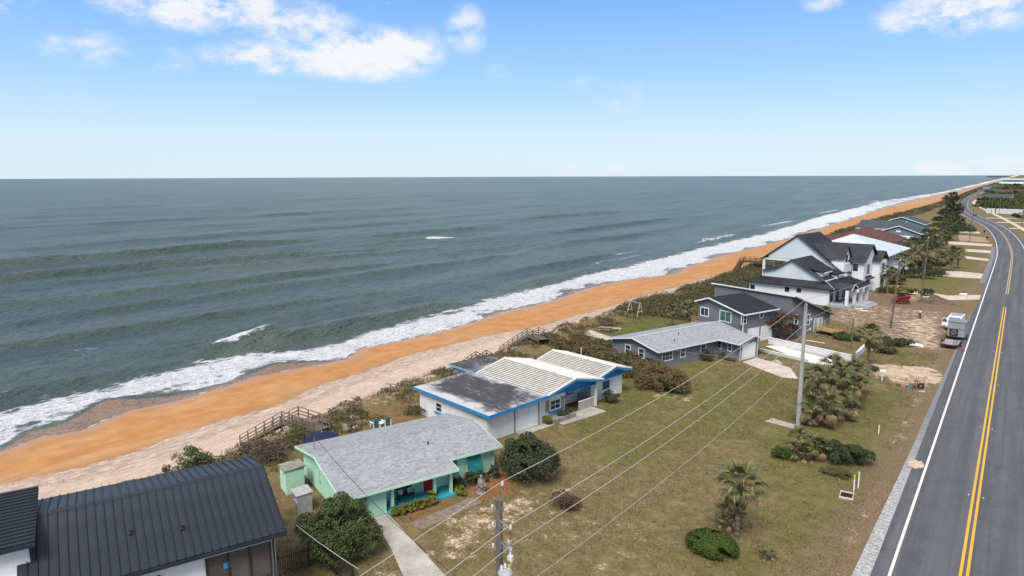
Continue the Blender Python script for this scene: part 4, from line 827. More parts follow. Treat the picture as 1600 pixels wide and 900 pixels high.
sk = h.p('skirt_roof', h.seam_mesh((-20.3, .9, 3.3), (-2.0, .9, 3.3), (-4.4, 3.25, 4.3), (-17.5, 3.25, 4.3), 40), BLK)
q = h.seam_mesh((-2.0, .9, 3.3), (-2.0, 15.5, 3.3), (-4.4, 15.5, 4.3), (-4.4, 3.25, 4.3), 34); h.p('skirt_roof', q, BLK); h.p('skirt_roof', h.seam_mesh((-20.3, 15.5, 3.3), (-20.3, .9, 3.3), (-17.5, 3.25, 4.3), (-17.5, 15.5, 4.3), 34), BLK)
h.p('hip_trim', MB().bar((-2.0, .9, 3.34), (-4.4, 3.25, 4.34), .12, .06), mat('pale_flashing', (.45, .46, .48), .4), sk)
fascia(h, [((-20.3, .87, 3.2), (-2.0, .87, 3.2)), ((-1.97, .9, 3.2), (-1.97, 15.5, 3.2))], BLK, sk, .22)
R1 = lambda X: 8.2 - .565 * (X + 11.4)
mr = h.p('main_roof', h.seam_mesh((-3.2, 2.7, R1(-3.2)), (-3.2, 13, R1(-3.2)), (-11.4, 13, 8.2), (-11.4, 2.7, 8.2), 26), BLK)
h.p('main_roof', h.seam_mesh((-14.8, 2.7, 6.1), (-11.4, 2.7, 8.2), (-11.4, 13, 8.2), (-14.8, 13, 6.1), 8), BLK); h.p('main_roof', h.seam_mesh((-18.0, 2.7, 5.4), (-14.8, 2.7, 6.1), (-14.8, 13, 6.1), (-18.0, 13, 5.4), 8), BLK)
for Ya, Yb, xf_ in ((4.6, 8.2, -5.6), (8.8, 12.6, -4.2)):
    xb = xf_ - 4.2; d_ = h.p('dormer', MB().box(xb, xf_ - .2, Ya, Yb, R1(xf_) - .3, R1(xf_) + 1.0), FW_)
    h.p('dormer_roof', h.seam_mesh((xf_ + .2, Ya - .35, R1(xf_) + 1.0), (xf_ + .2, Yb + .35, R1(xf_) + 1.0), (xb - 1.2, Yb + .35, R1(xf_) + 2.2), (xb - 1.2, Ya - .35, R1(xf_) + 2.2), 9), BLK, d_)
    h.p('fascia', MB().bar((xf_ + .22, Ya - .35, R1(xf_) + .92), (xf_ + .22, Yb + .35, R1(xf_) + .92), .06, .2), WHITE, d_)
for (u0, v0, u1, v1) in ((1172.5, 445, 1179.5, 452), (1226.5, 448.5, 1233.5, 456), (1245, 450.5, 1252, 457)):
    c_, zb_, w_, h_ = h.rect('S', 1.5, u0, v0, u1, v1); h.window('S', 1.5, c_, zb_, w_, h_, DARK, None, 0, 0, .08)
# porch to the road
h.p('porch_floor', MB().box(-3.099, .9, .6, 12, 0, .5), mat('porch_slab', (.36, .36, .37), .85)); pr_ = h.p('porch_roof', h.seam_mesh((1.1, 3.5, 3.5), (1.1, 12.5, 3.5), (-2.1, 12.5, 4.25), (-2.1, 3.5, 4.25), 22), BLK)
h.p('porch_gable', h.prism([(1.6, 3.35), (4.6, 3.35), (3.1, 4.1)], 'X', -2.0, .35), FW_); h.p('gable_roof', h.seam_mesh((-2.6, 1.2, 3.5), (.9, 1.2, 3.5), (.9, 3.1, 4.5), (-2.6, 3.1, 4.5), 9), BLK); h.p('gable_roof', h.seam_mesh((-2.6, 5.0, 3.5), (.9, 5.0, 3.5), (.9, 3.1, 4.5), (-2.6, 3.1, 4.5), 9), BLK)
fascia(h, [((.92, 1.2, 3.45), (.92, 3.1, 4.42)), ((.92, 3.1, 4.42), (.92, 5.0, 3.45)), ((1.12, 5.0, 3.42), (1.12, 12.5, 3.42))], WHITE, pr_, .16)
for y in (.7, 4.8, 8.4, 11.9): h.p('porch_column', MB().box(.1, .6, y - .28, y + .28, .501, 3.4), FW_)
h.window('F', -3.1, 2.6, .7, 1.2, 2.3, DARK, None, 1, 1, .09); h.window('F', -3.1, 5.6, .5, 1.4, 2.5, DARK, None, 1, 0, .09, name='glass_door'); h.window('F', -3.1, 9.5, .7, 2.2, 2.0, DARK, None, 2, 0, .09)
h.p('downpipe', MB().tube([(-3.0, 1.42, 3.2), (-3.0, 1.42, 0)], .07, 6), DARK)
# ------------------------------------------------------------------ taller white farmhouse behind
h = House('tall_white_farmhouse', 'tall white farmhouse with big pale gable and garage wing behind the stepped one', O, 8); F2 = h
ax, az = -16.3, 11.95
RL = lambda X: az - .73 * (ax - X) if X < ax else az - .74 * (X - ax)
h.p('gable_wall', h.prism([(-22.6, 6.5), (-9.0, 6.5), (ax, 11.7), (-22.6, 7.1)], 'Y', 17.4, 17.5), GAB)
mr = h.p('main_roof', h.seam_mesh((-5.9, 16.9, RL(-5.9)), (-5.9, 30, RL(-5.9)), (ax, 30, az), (ax, 16.9, az), 30), BLK); h.p('main_roof', h.seam_mesh((-24.4, 16.9, RL(-24.4)), (ax, 16.9, az), (ax, 30, az), (-24.4, 30, RL(-24.4)), 12), BLK)
h.p('wall', MB().box(-18.5, -6.2, 17.5, 29.5, 0, 6.45), FW_); h.p('wall', h.prism([(-20, 6.46), (-9.2, 6.46), (ax, 11.6)], 'Y', 17.6, 29.4), FW_)
h.p('balcony_floor', MB().box(-24.0, -18.51, 17.4, 29.5, 3.3, 3.6), FW_)
for y in (17.6, 23, 29.2): h.p('balcony_column', MB().box(-23.9, -23.4, y - .2, y + .2, -1.5, 6.5), FW_)
h.p('eave_beam', MB().box(-23.9, -18.51, 17.45, 17.7, 6.0, 6.45), FW_)
h.p('balcony_rail', MB().bar((-23.4, 17.6, 4.6), (-18.6, 17.6, 4.6), .05, .06).bar((-23.4, 17.6, 4.2), (-18.6, 17.6, 4.2), .03, .03).bar((-23.4, 17.6, 3.9), (-18.6, 17.6, 3.9), .03, .03), DARK)
# dormer over the main roof
d_ = h.p('dormer', h.prism([(14.9 + 3, 5.4), (18.9 + 3, 5.4), (18.9 + 3, 7.6), (16.9 + 3, 9.9), (14.9 + 3, 7.6)], 'X', -12, -6.6), FW_)
for sg in (-1, 1): h.p('dormer_roof', h.seam_mesh((-13.5, 19.9 + sg * 2.45, 7.2), (-6.2, 19.9 + sg * 2.45, 7.2), (-6.2, 19.9, 10.1), (-13.5, 19.9, 10.1), 18), BLK, d_)
h.window('F', -6.6, 19.9, 6.2, 1.1, 1.9, DARK, None, 1, 1, .1)
# garage wing
wg = h.p('wing', MB().box(-14, -3.5, 21.5, 29.5, 0, 6.9), FW_)
h.p('wing_gable', h.prism([(21.5, 6.9), (29.5, 6.9), (25.5, 9.9)], 'X', -13, -3.55), FW_)
for sg in (-1, 1): h.p('wing_roof', h.seam_mesh((-14.5, 25.5 + sg * 4.7, 6.6), (-3.0, 25.5 + sg * 4.7, 6.6), (-3.0, 25.5, 10.15), (-14.5, 25.5, 10.15), 26), BLK, wg)
h.p('bay', MB().box(-3.5, -2.0, 27, 31.5, 0, 6.6), FW_)
for sg in (-1, 1): h.p('bay_roof', h.seam_mesh((-5.5, 29.2 + sg * 2.8, 6.5), (-1.6, 29.2 + sg * 2.8, 6.5), (-1.6, 29.2, 8.6), (-5.5, 29.2, 8.6), 9), BLK)
h.window('F', -3.5, 24.3, 3.9, 1.5, 2.0, DARK, None, 1, 1, .1); h.window('F', -2.0, 29.2, 3.9, 1.5, 2.0, DARK, None, 1, 1, .1); h.window('S', 21.5, -5.2, 4.6, 1.0, 1.5, DARK, None, 0, 1, .1)
for y, x in ((24.3, -3.5), (29.2, -2.0)):
    h.p('awning', h.seam_mesh((x + 1.0, y - 1.7, 2.9), (x + 1.0, y + 1.7, 2.9), (x + .02, y + 1.7, 3.4), (x + .02, y - 1.7, 3.4), 9), BLK)
    dd = h.p('garage_opening', MB().box(x - .02, x + .03, y - 1.4, y + 1.4, .02, 2.6), mat('dark_interior', (.10, .085, .07), .9)); h.p('opening_frame', MB().box(x, x + .06, y - 1.55, y - 1.405, 0, 2.7).box(x, x + .06, y + 1.405, y + 1.55, 0, 2.7).box(x, x + .06, y - 1.4, y + 1.4, 2.601, 2.7), WHITE, dd)
h.p('downpipe', MB().tube([(-5.9, 21.42, 6.6), (-5.9, 21.42, 0)], .07, 6), DARK)
t = thing('entry_steps', 'grey slab of entry steps in front of the stepped farmhouse porch', 'steps', h.w(.95, 5.2), -h.a)
for k in range(3): part('step', MB().box(0, 1.6 + .4 * (2 - k), -2.2, 4.2, k * .17, k * .17 + .169), mat('porch_slab', (.36, .36, .37), .85), t)
PAL = mat('white_slab', (.72, .72, .71), .6)
for k, (u, v) in enumerate(((1327, 478), (1334, 480), (1342, 483), (1350, 486))):
    x, y = at(u, v); s_ = (1.0, 1.1, 1.4, 1.5)[k]
    tag(part('slab_board', MB().box(-s_ / 2, s_ / 2, -.35, .35, 0, .06), PAL, None, (x, y, .02), (0, 0, .55)), ('white slab nearest the farmhouse porch steps', 'second white slab out from the porch steps', 'third white slab out from the porch steps, with blue scraps on it', 'outermost white slab lying on the bare dirt')[k], 'slab', 'white slabs laid on the dirt')

# ------------------------------------------------------------------ pale two-storey house with pyramid roof
h = House('pale_pyramid_roof_house', 'pale two-storey house with big light blue metal pyramid roof and balcony', at(1378, 442), 4)
PB = mat('pale_blue_metal', (.50, .56, .60), .45, .08, .3, 4, .05); BW = mat('pale_house_wall', (.50, .51, .50), .8, .15)
h.p('wall', MB().box(-19, -.8, 4.0, 27.5, 0, 5.9).box(-19, -5.2, 1.4, 3.999, 0, 5.9), BW)
apx = (-10.5, 14.5, 10.0); E_ = [(.2, .7, 5.9), (.2, 28.4, 5.9), (-20.2, 28.4, 5.9), (-20.2, .7, 5.9)]
r_ = h.p('roof', MB().slab([E_[0], E_[1], apx], .12).slab([E_[1], E_[2], apx], .12).slab([E_[2], E_[3], apx], .12).slab([E_[3], E_[0], apx], .12), PB)
fascia(h, [((E_[3][0], .67, 5.85), (.2, .67, 5.85)), ((.23, .7, 5.85), (.23, 28.4, 5.85))], WHITE, r_, .2)
mb = MB(); A3 = Vector(apx)
for k in range(1, 34):
    a = Vector(E_[0]).lerp(Vector(E_[1]), k / 34); n_ = (A3 - a); f_ = min(k / 34 / .5, (1 - k / 34) / .5); b = a + Vector((-10.7, 0, 4.1)) * min(1, f_); mb.bar(a + Vector((0, 0, .03)), b + Vector((0, 0, .03)), .03, .04)
h.p('roof_rib', mb, PB, r_, kind='stuff')
h.p('balcony_floor', MB().box(-5.19, -.3, .95, 3.99, 2.85, 3.05), BW); h.p('balcony_rail', MB().box(-5.1, -.35, .97, 1.02, 3.05, 4.0), mat('pale_rail', (.40, .41, .40), .8))
for x in (-5.0, -.5): h.p('balcony_post', MB().box(x - .13, x + .13, .98, 1.24, 0, 5.78), BW)
h.window('S', 4.0, -2.8, 3.2, 2.6, 2.2, BW, None, 2, 0, .1); h.window('S', 4.0, -2.9, .2, 2.4, 2.2, BW, None, 2, 0, .1)
for k in range(8): h.window('F', -.8, 6.0 + k * 2.8, 3.9, 1.3, 1.5, WHITE, None, 0, 1, .12); h.window('F', -.8, 6.0 + k * 2.8, .8, 1.3, 1.5, WHITE, None, 0, 1, .12)
h.p('stair_rail', MB().bar((-.4, 3.2, 3.0), (2.4, 10, 3.1), .12, .9).bar((2.4, 10, 3.1), (2.6, 19, .6), .12, .9), WHITE)

# ------------------------------------------------------------------ brown tiled hip roof house and the grey gables beyond
BRT = shingles('brown_roof_tile', (.085, .038, .032), (.14, .068, .055), 3.2, .4); BRC = mat('brown_ridge', (.17, .10, .085), .9)
h = House('brown_roof_house', 'low house with brown tiled hip roofs beyond the pyramid roof', (-33.0, 243.0), 2)
def hip(h, x0, x1, y0, y1, ze, zr, m, cap=None, name='roof', ins=None):
    ix = ins or min(x1 - x0, y1 - y0) / 2; 
    if (y1 - y0) >= (x1 - x0): a, b = ((x0 + x1) / 2, y0 + ix, zr), ((x0 + x1) / 2, y1 - ix, zr)
    else: a, b = (x0 + ix, (y0 + y1) / 2, zr), (x1 - ix, (y0 + y1) / 2, zr)
    c = [(x0, y0, ze), (x1, y0, ze), (x1, y1, ze), (x0, y1, ze)]; mb = MB()
    if (y1 - y0) >= (x1 - x0): F = [[c[0], c[1], a], [c[1], c[2], b, a], [c[2], c[3], b], [c[3], c[0], a, b]]
    else: F = [[c[0], c[1], b, a], [c[1], c[2], b], [c[2], c[3], a, b], [c[3], c[0], a]]
    for f in F: mb.slab(f, .12)
    r = h.p(name, mb, m)
    if cap:
        cb = MB(); 
        ends = [(c[0], a), (c[1], a), (c[2], b), (c[3], b), (a, b)] if (y1 - y0) >= (x1 - x0) else [(c[0], a), (c[3], a), (c[1], b), (c[2], b), (a, b)]
        for p, q in ends:
            if (Vector(p) - Vector(q)).length > .1: cb.bar(Vector(p) + Vector((0, 0, .05)), Vector(q) + Vector((0, 0, .05)), .25, .1)
        h.p('ridge_cap', cb, cap, r)
    return r
h.p('wall', MB().box(-20, 0, 1, 17, 0, 3.2).box(-24, -12, -6, .999, 0, 3.0), mat('tan_wall', (.38, .32, .26), .85)); hip(h, -21, 1, 0, 30, 3.2, 7.2, BRT, BRC); hip(h, -25, -11, -7, 8, 3.0, 5.4, BRT, BRC)
h.p('wall', MB().box(-20, -.1, 17.001, 29, 0, 3.2), mat('tan_wall', (.38, .32, .26), .85))
GRR = shingles('dark_grey_roof', (.05, .062, .075), (.085, .098, .112), 3); BGW = mat('blue_grey_wall', (.14, .20, .235), .8)
def gable_house(label, O, a, W_, L_, ze, zr, wm, rm, ridge='Y', name='gabled_house', trim=None, vent=False, wins=2):
    h = House(name, label, O, a); trim = trim or WHITE
    if ridge == 'Y':
        h.p('wall', h.prism([(-W_, 0), (0, 0), (0, ze), (-W_ / 2, zr - .15), (-W_, ze)], 'Y', 0, L_), wm)
        r = h.p('roof', MB().slab([(-W_ / 2, -.5, zr), (.5, -.5, ze - .1), (.5, L_ + .5, ze - .1), (-W_ / 2, L_ + .5, zr)], .14).slab([(-W_ - .5, -.5, ze - .1), (-W_ / 2, -.5, zr), (-W_ / 2, L_ + .5, zr), (-W_ - .5, L_ + .5, ze - .1)], .14), rm)
        fascia(h, [((-W_ - .5, -.55, ze - .2), (-W_ / 2, -.55, zr - .1)), ((-W_ / 2, -.55, zr - .1), (.5, -.55, ze - .2)), ((.53, -.5, ze - .2), (.53, L_ + .5, ze - .2))], trim, r, .25, .08)
        if vent: h.p('gable_vent', MB().box(-W_ / 2 - .8, -W_ / 2 + .8, -.06, 0, ze + .3, ze + .9), WHITE)
        for k in range(wins): h.window('F', 0, L_ * (k + .5) / wins, .9, 1.2, 1.2, WHITE, None, 0, 1, .1)
        for k in range(2): h.window('S', 0, -W_ * (k + .6) / 2.2, .9, 1.2, 1.2, WHITE, None, 0, 1, .1)
    else:
        h.p('wall', h.prism([(0, 0), (L_, 0), (L_, ze), (L_ / 2, zr - .15), (0, ze)], 'X', -W_, 0), wm)
        r = h.p('roof', MB().slab([(-W_ - .5, -.5, ze - .1), (.5, -.5, ze - .1), (.5, L_ / 2, zr), (-W_ - .5, L_ / 2, zr)], .14).slab([(-W_ - .5, L_ / 2, zr), (.5, L_ / 2, zr), (.5, L_ + .5, ze - .1), (-W_ - .5, L_ + .5, ze - .1)], .14), rm)
        fascia(h, [((.55, -.5, ze - .2), (.55, L_ / 2, zr - .1)), ((.55, L_ / 2, zr - .1), (.55, L_ + .5, ze - .2)), ((-W_ - .5, -.53, ze - .2), (.5, -.53, ze - .2))], trim, r, .25, .08)
        for k in range(wins): h.window('S', 0, -W_ * (k + .5) / wins, .9, 1.2, 1.2, WHITE, None, 0, 1, .1)
    return h
h = gable_house('blue-grey gabled house with white trim and white vent behind the brown roof', (-29, 294), 2, 15, 18, 3.2, 6.0, BGW, GRR, 'Y', vent=True)
gable_house('long low house with plain dark grey roof on the dune beyond the brown roof', (-38, 312), 2, 16, 20, 3.4, 6.2, BGW, GRR, 'X')
gable_house('dark grey gabled house furthest along the dune before the tall dark trees', (-33, 345), 2, 18, 16, 3.6, 6.6, BGW, GRR, 'Y', wins=3)
h = House('white_porch_house', 'small house with white flat porch roof between the brown roof and grey gables', (-31, 278), 2); h.p('wall', MB().box(-9, -1, .5, 9, 0, 2.7), mat('tan_wall', (.38, .32, .26), .85)); h.p('roof', MB().slab([(-10, 0, 2.9), (0, 0, 2.7), (0, 10, 2.7), (-10, 10, 2.9)], .2), mat('white_metal_roof', (.62, .62, .62), .6)); h.window('F', -1, 4, .9, 1.3, 1.2, WHITE, None, 1, 0)

# ------------------------------------------------------------------ dark roofed white house in the near corner
m = NT('charcoal_panel'); o = m.obj(); n1 = m.noise(o, .6, 4); n2 = m.noise(m.map(o, (1, 1, 1)), 7, 3); m.col(m.mix(m.rng(n1, .3, .7), (.017, .021, .031), (.028, .033, .045))); m.rough(m.rng(n2, .3, .7, .46, .6)); m.spec(.32); m.bump(n1, .12, .03); CHP = m.m
STUCCO = mat('white_stucco', (.72, .72, .70), .8, .08, .6, 12, .3)
h = House('dark_roof_house', 'white house with large charcoal standing seam metal roof in the near corner', (-34.3, 21.6), 21); NH = h
ze, zr = 4.9, 7.0
E1 = h.loc(*at(450, 830, ze)); E0 = h.loc(*at(190, 900, ze)); K1 = h.loc(*at(395, 733, zr)); K0 = h.loc(*at(60, 800, zr)); zbk = 6.0; B1 = h.loc(*at(358, 719.5, zbk))
xe = (E1[0] + E0[0]) / 2; xr = (K1[0] + K0[0]) / 2; y1 = (E1[1] + K1[1]) / 2 + .25; y0 = y1 - 12.6; xb = B1[0]
h.p('wall', MB().box(xb + .6, xe - .55, y0 - 1, y1 - .5, 0, ze - .12), STUCCO); h.p('gable_wall', h.prism([(xb + .6, ze - .119), (xe - .55, ze - .119), (xr, zr - .25)], 'Y', y0, y1 - .5), STUCCO)
rf = h.p('roof', MB().slab([(xe, y0, ze), (xe, y1, ze), (xr, y1, zr), (xr, y0, zr)], .14).slab([(xb, y0, zbk), (xr, y0, zr), (xr, y1, zr), (xb, y1, zbk)], .14), CHP)
def panels(h, par, p0, p1, q0, n, m, t=.03, seam=.062):
    """n separate standing seam panels laid side by side from p0 to p1, each reaching up to q0"""
    p0, p1, q0 = map(Vector, (p0, p1, q0)); e = (p1 - p0) / n; up_ = q0 - p0; nr = e.cross(up_).normalized()
    if nr.z < 0: nr = -nr
    mb = MB(); d = e.normalized(); W_ = e.length; o = nr * .012
    mb.slab([o + d * .004 + nr * t, o + d * (W_ - .03) + nr * t, o + d * (W_ - .03) + up_ + nr * t, o + d * .004 + up_ + nr * t], t, -nr)
    mb.slab([o + d * (W_ - .03) + nr * seam * 1.9, o + d * W_ + nr * seam * 1.9, o + d * W_ + up_ + nr * seam * 1.9, o + d * (W_ - .03) + up_ + nr * seam * 1.9], seam * 1.9, -nr)
    me = mb.mesh('roof_panel', m)
    for k in range(n): link('roof_panel', me, par, tuple(p0 + e * k + nr * RNG.uniform(0, .006)))
panels(h, rf, (xe, y0, ze), (xe, y1, ze), (xr + .1, y0, zr - .02), 29, CHP); panels(h, rf, (xb, y0, zbk), (xb, y1, zbk), (xr - .1, y0, zr - .02), 29, CHP)
h.p('ridge_cap', MB().slab([(xr - .28, y0, zr - .03), (xr, y0, zr + .09), (xr, y1, zr + .09), (xr - .28, y1, zr - .03)], .03).slab([(xr, y0, zr + .09), (xr + .28, y0, zr - .03), (xr + .28, y1, zr - .03), (xr, y1, zr + .09)], .03), CHP, rf)
h.p('gutter', MB().box(xe - .02, xe + .1, y0, y1, ze - .2, ze - .03), CHP, rf); fascia(h, [((xe, y1 + .03, ze - .06), (xr, y1 + .03, zr - .06)), ((xr, y1 + .03, zr - .06), (xb, y1 + .03, zbk - .06))], CHP, rf, .22)
for (u, v) in ((205, 829), (285, 816)):
    x, y = h.loc(*at(u, v, 6.1)); z = ze + (zr - ze) * (xe - x) / (xe - xr); h.p('roof_vent', MB().tube([(x, y, z), (x, y, z + .3)], .07, 8).box(x - .14, x + .14, y - .14, y + .14, z + .03, z + .09), DARK, rf)
xw = xe - .55
c_ = y1 - 2.5; lg = h.p('loggia', MB().box(xw, xw + .02, c_ - 1.75, c_ + 1.75, 1.2, 4.3), mat('dark_interior', (.10, .085, .07), .9)); lg['label'] = 'dark screened balcony opening beside the corner of the wall'
SCRN = mat('dark_screen', (.03, .03, .032), .5)
for k in range(4): h.p('screen_post', MB().box(xw + .02, xw + .1, c_ - 1.75 + k * 1.14, c_ - 1.67 + k * 1.14, 1.2, 4.3), SCRN, lg)
h.p('screen_rail', MB().box(xw + .02, xw + .09, c_ - 1.7, c_ + 1.7, 2.2, 2.27), SCRN, lg); h.p('blue_glass_fish', MB().box(xw + .03, xw + .06, c_ - .85, c_ - .5, 3.4, 3.75), mat('blue_glass', (.05, .30, .55), .2), lg)
h.window('F', xw, y1 - 6.9, 2.2, .9, 1.9, DARK, None, 1, 3, .07); h.window('F', xw, y1 - 9.6, 2.2, .9, 1.9, DARK, None, 1, 3, .07)
h.p('downpipe', MB().tube([(xw + .1, y1 - .62, ze - .2), (xw + .1, y1 - .62, .1)], .06, 8), DARK)
st = h.p('balcony_rail', MB().tube([(xw + .05, c_ - 2.2, 1.9), (xw + 1.6, c_ - 2.2, 1.9), (xw + 1.6, y1 - .6, 1.9)], .03, 6), DARK)
for k in range(12): h.p('baluster', MB().box(xw + 1.59, xw + 1.62, c_ - 2.1 + k * .35, c_ - 2.07 + k * .35, 1.0, 1.88), DARK, st)
h.p('balcony_floor', MB().box(xw, xw + 1.7, c_ - 2.3, y1 - .5, .8, 1.0), STUCCO)
h.p('corner_rail', MB().tube([(xw + .25, y1 - .45, 3.0), (xw + .25, y1 - .45, 1.0)], .05, 6).tube([(xw + .25, y1 - .45, 2.5), (xw + 1.1, y1 + .3, 1.4), (xw + 1.1, y1 + .3, .2)], .035, 6), DARK)
# taller front block with the ribbed roof at the left edge
a0 = h.loc(*at(0, 760, 7.6)); a1 = h.loc(*at(52, 761, 7.6)); a2 = h.loc(*at(63, 845, 7.0))
xt0 = a1[0]; xt1 = a2[0]; yt = (a1[1] + a2[1]) / 2; yb = yt - 7.0
fr = h.p('front_block', MB().box(xt0 + .4, xt1 - .35, yb, yt - .3, 0, 6.7), STUCCO)
r2 = h.p('block_roof', MB().slab([(xt0, yb, 7.6), (xt1, yb, 7.0), (xt1, yt, 7.0), (xt0, yt, 7.6)], .2), CHP)
panels(h, r2, (xt0, yb, 7.6), (xt1, yb, 7.0), (xt0, yt, 7.6), 17, CHP, .02, .05)
h.p('block_gutter', MB().box(xt1, xt1 + .12, yb, yt, 6.8, 6.98), CHP, r2); h.p('downpipe', MB().box(xt1 - .5, xt1 - .3, yt - .3, yt - .1, 0, 6.9), CHP)
h.window('F', xt1 - .35, yt - 2.6, 4.2, 1.3, 1.6, DARK, None, 1, 1, .08)
# black picket fence
def picket_fence(label, px, hgt=1.4):
    P = [Vector((*at(u, v), 0)) for u, v in px]; t = thing('picket_fence', label, 'fence', tuple(P[0]))
    me = MB().box(-.012, .012, -.012, .012, .08, hgt - .05).mesh('picket', DARK); mp_ = MB().box(-.045, .045, -.045, .045, 0, hgt + .12).mesh('post', DARK)
    for i in range(len(P) - 1):
        a, b = P[i] - P[0], P[i + 1] - P[0]; n = int((b - a).length / .14)
        for k in range(n + 1):
            q = a.lerp(b, k / n); 
            if k % 14 == 0: link('post', mp_, t, tuple(q))
            else: link('picket', me, t, tuple(q))
        for z in (.2, hgt - .12): part('rail', MB().bar(a + Vector((0, 0, z)), b + Vector((0, 0, z)), .03, .04), DARK, t)
picket_fence('black metal picket fence between the dark roofed house and the round tree', [(436, 902), (500, 880), (560, 926)])
# ------------------------------------------------------------------ foliage kit
def quads(name, C, D, L, Wd, m, rng, jitter=.5, up=None):
    """one small folded leaf per centre; C centres, D outward directions"""
    n = len(C); D = D + rng.normal(0, jitter, (n, 3)); D /= np.linalg.norm(D, axis=1)[:, None] + 1e-9
    t = rng.normal(0, 1, (n, 3)); a = np.cross(D, t); a /= np.linalg.norm(a, axis=1)[:, None] + 1e-9; b = np.cross(D, a)
    l = (L * rng.uniform(.65, 1.3, n))[:, None]; w = (Wd * rng.uniform(.65, 1.3, n))[:, None]
    v = np.stack([C - a * l * .5, C + b * w * .5 + D * l * .08, C + a * l * .5 - D * l * .06, C - b * w * .5 + D * l * .08], 1).reshape(-1, 3)
    return raw(name, v, np.arange(4 * n).reshape(-1, 4), m)
def lobed(rng, lobes, n, shell=.72):
    Lb = np.array(lobes, float); p = Lb[:, 3] ** 2; k = rng.choice(len(Lb), n, p=p / p.sum()); q = rng.normal(0, 1, (n, 3)); q /= np.linalg.norm(q, axis=1)[:, None]
    low = q[:, 2] < -.35; q[low, 2] *= -1
    r = Lb[k, 3] * rng.uniform(shell, 1.06, n); sc = Lb[k, 4:7] if Lb.shape[1] > 4 else 1
    return Lb[k, :3] + q * r[:, None] * sc, q
BR_MAT = mat('bark', (.17, .14, .11), .9, .25, 3, 12, .4); PALEBR = mat('pale_bark', (.36, .33, .28), .9, .25, 3)
LM = {
 'grape': leafmat('sea_grape_leaves', [(.14, .065, .038), (.085, .085, .030), (.21, .12, .06), (.11, .115, .042), (.18, .09, .05), (.08, .085, .03)]),
 'dark': leafmat('dark_leaves', [(.026, .038, .016), (.044, .060, .024), (.060, .078, .034), (.034, .050, .020), (.090, .10, .05)]),
 'green': leafmat('green_leaves', [(.030, .048, .012), (.050, .075, .018), (.075, .10, .028), (.040, .06, .016), (.10, .12, .045)]),
 'bright': leafmat('bright_leaves', [(.030, .058, .010), (.045, .080, .013), (.070, .105, .018), (.038, .066, .012)]),
 'croton': leafmat('yellow_green_leaves', [(.12, .15, .02), (.24, .22, .03), (.06, .10, .018), (.30, .25, .04)]),
 'twig': leafmat('dry_twig_leaves', [(.10, .065, .045), (.15, .10, .07), (.065, .045, .03), (.19, .135, .10), (.07, .06, .03)]),
 'red': leafmat('reddish_leaves', [(.10, .035, .025), (.055, .028, .018), (.14, .07, .05), (.06, .05, .025)]),
 'olive': leafmat('olive_leaves', [(.095, .088, .032), (.14, .12, .048), (.07, .07, .026), (.18, .15, .072)]),
 'scrub': leafmat('dune_scrub_leaves', [(.085, .080, .034), (.14, .105, .055), (.055, .060, .025), (.20, .155, .095), (.10, .09, .04)]),
}
def bush(label, xy, rx, ry, h, kind, n, leaf=.16, name='bush', cat='bush', group=None, seed=0, stems=10, lumps=9, stemm=None, rz=0., gap=1.0, z=0., base=.62):
    rng = np.random.default_rng(seed + int(abs(xy[0] * 131 + xy[1] * 17)))
    t = thing(name, label, cat, (xy[0], xy[1], z), rz, group)
    lobes = [(0, 0, h * .38, min(rx, ry) * (base if lumps else .93), rx / min(rx, ry), ry / min(rx, ry), h * .8 / (2 * min(rx, ry)) * 1.5)]
    for k in range(lumps):
        a = 2 * math.pi * (k + rng.uniform(0, .7)) / lumps; q = rng.uniform(.45, .78); zz = h * rng.uniform(.28, .72) * (1.12 - .35 * q)
        r = min(rx, ry) * rng.uniform(.26, .42); lobes.append((rx * q * math.cos(a), ry * q * math.sin(a), zz, r, 1, 1, min(1.1, h / (2.2 * r)) * .9))
    for k in range(max(3, lumps // 2)):
        r = min(rx, ry) * rng.uniform(.2, .34); lobes.append((rx * rng.uniform(-.45, .45), ry * rng.uniform(-.45, .45), h - r * rng.uniform(.7, 1.1), r, 1, 1, .9))
    C, D = lobed(rng, lobes, n); C[:, 2] = np.maximum(C[:, 2], .04)
    keep = fbm(C[:, 0] * 1.1 / gap + 5, C[:, 1] * 1.1 / gap + C[:, 2], seed + 3, 2) > .30
    C, D = C[keep], D[keep]
    D[:, 2] += .35
    link('foliage', quads('foliage', C, D, leaf, leaf * .62, LM[kind], rng), t)
    mb = MB()
    for k in range(stems):
        a = rng.uniform(0, 2 * math.pi); q = rng.uniform(.4, .98); e = Vector((rx * q * math.cos(a), ry * q * math.sin(a), h * rng.uniform(.55, 1.0) * (1.1 - .4 * q))); m_ = e * .5 + Vector((rng.uniform(-.15, .15), rng.uniform(-.15, .15), h * .12))
        mb.tube([(rng.uniform(-.2, .2), rng.uniform(-.2, .2), -.1), m_, e], [.05, .032, .012], 5)
        for _ in range(2): f = e + Vector((rng.uniform(-.4, .4) * rx * .4, rng.uniform(-.4, .4) * ry * .4, rng.uniform(-.05, .25))); mb.tube([m_.lerp(e, .6), f], [.02, .008], 4)
    if stems: part('stem', mb, stemm or BR_MAT, t, kind='stuff')
    return t
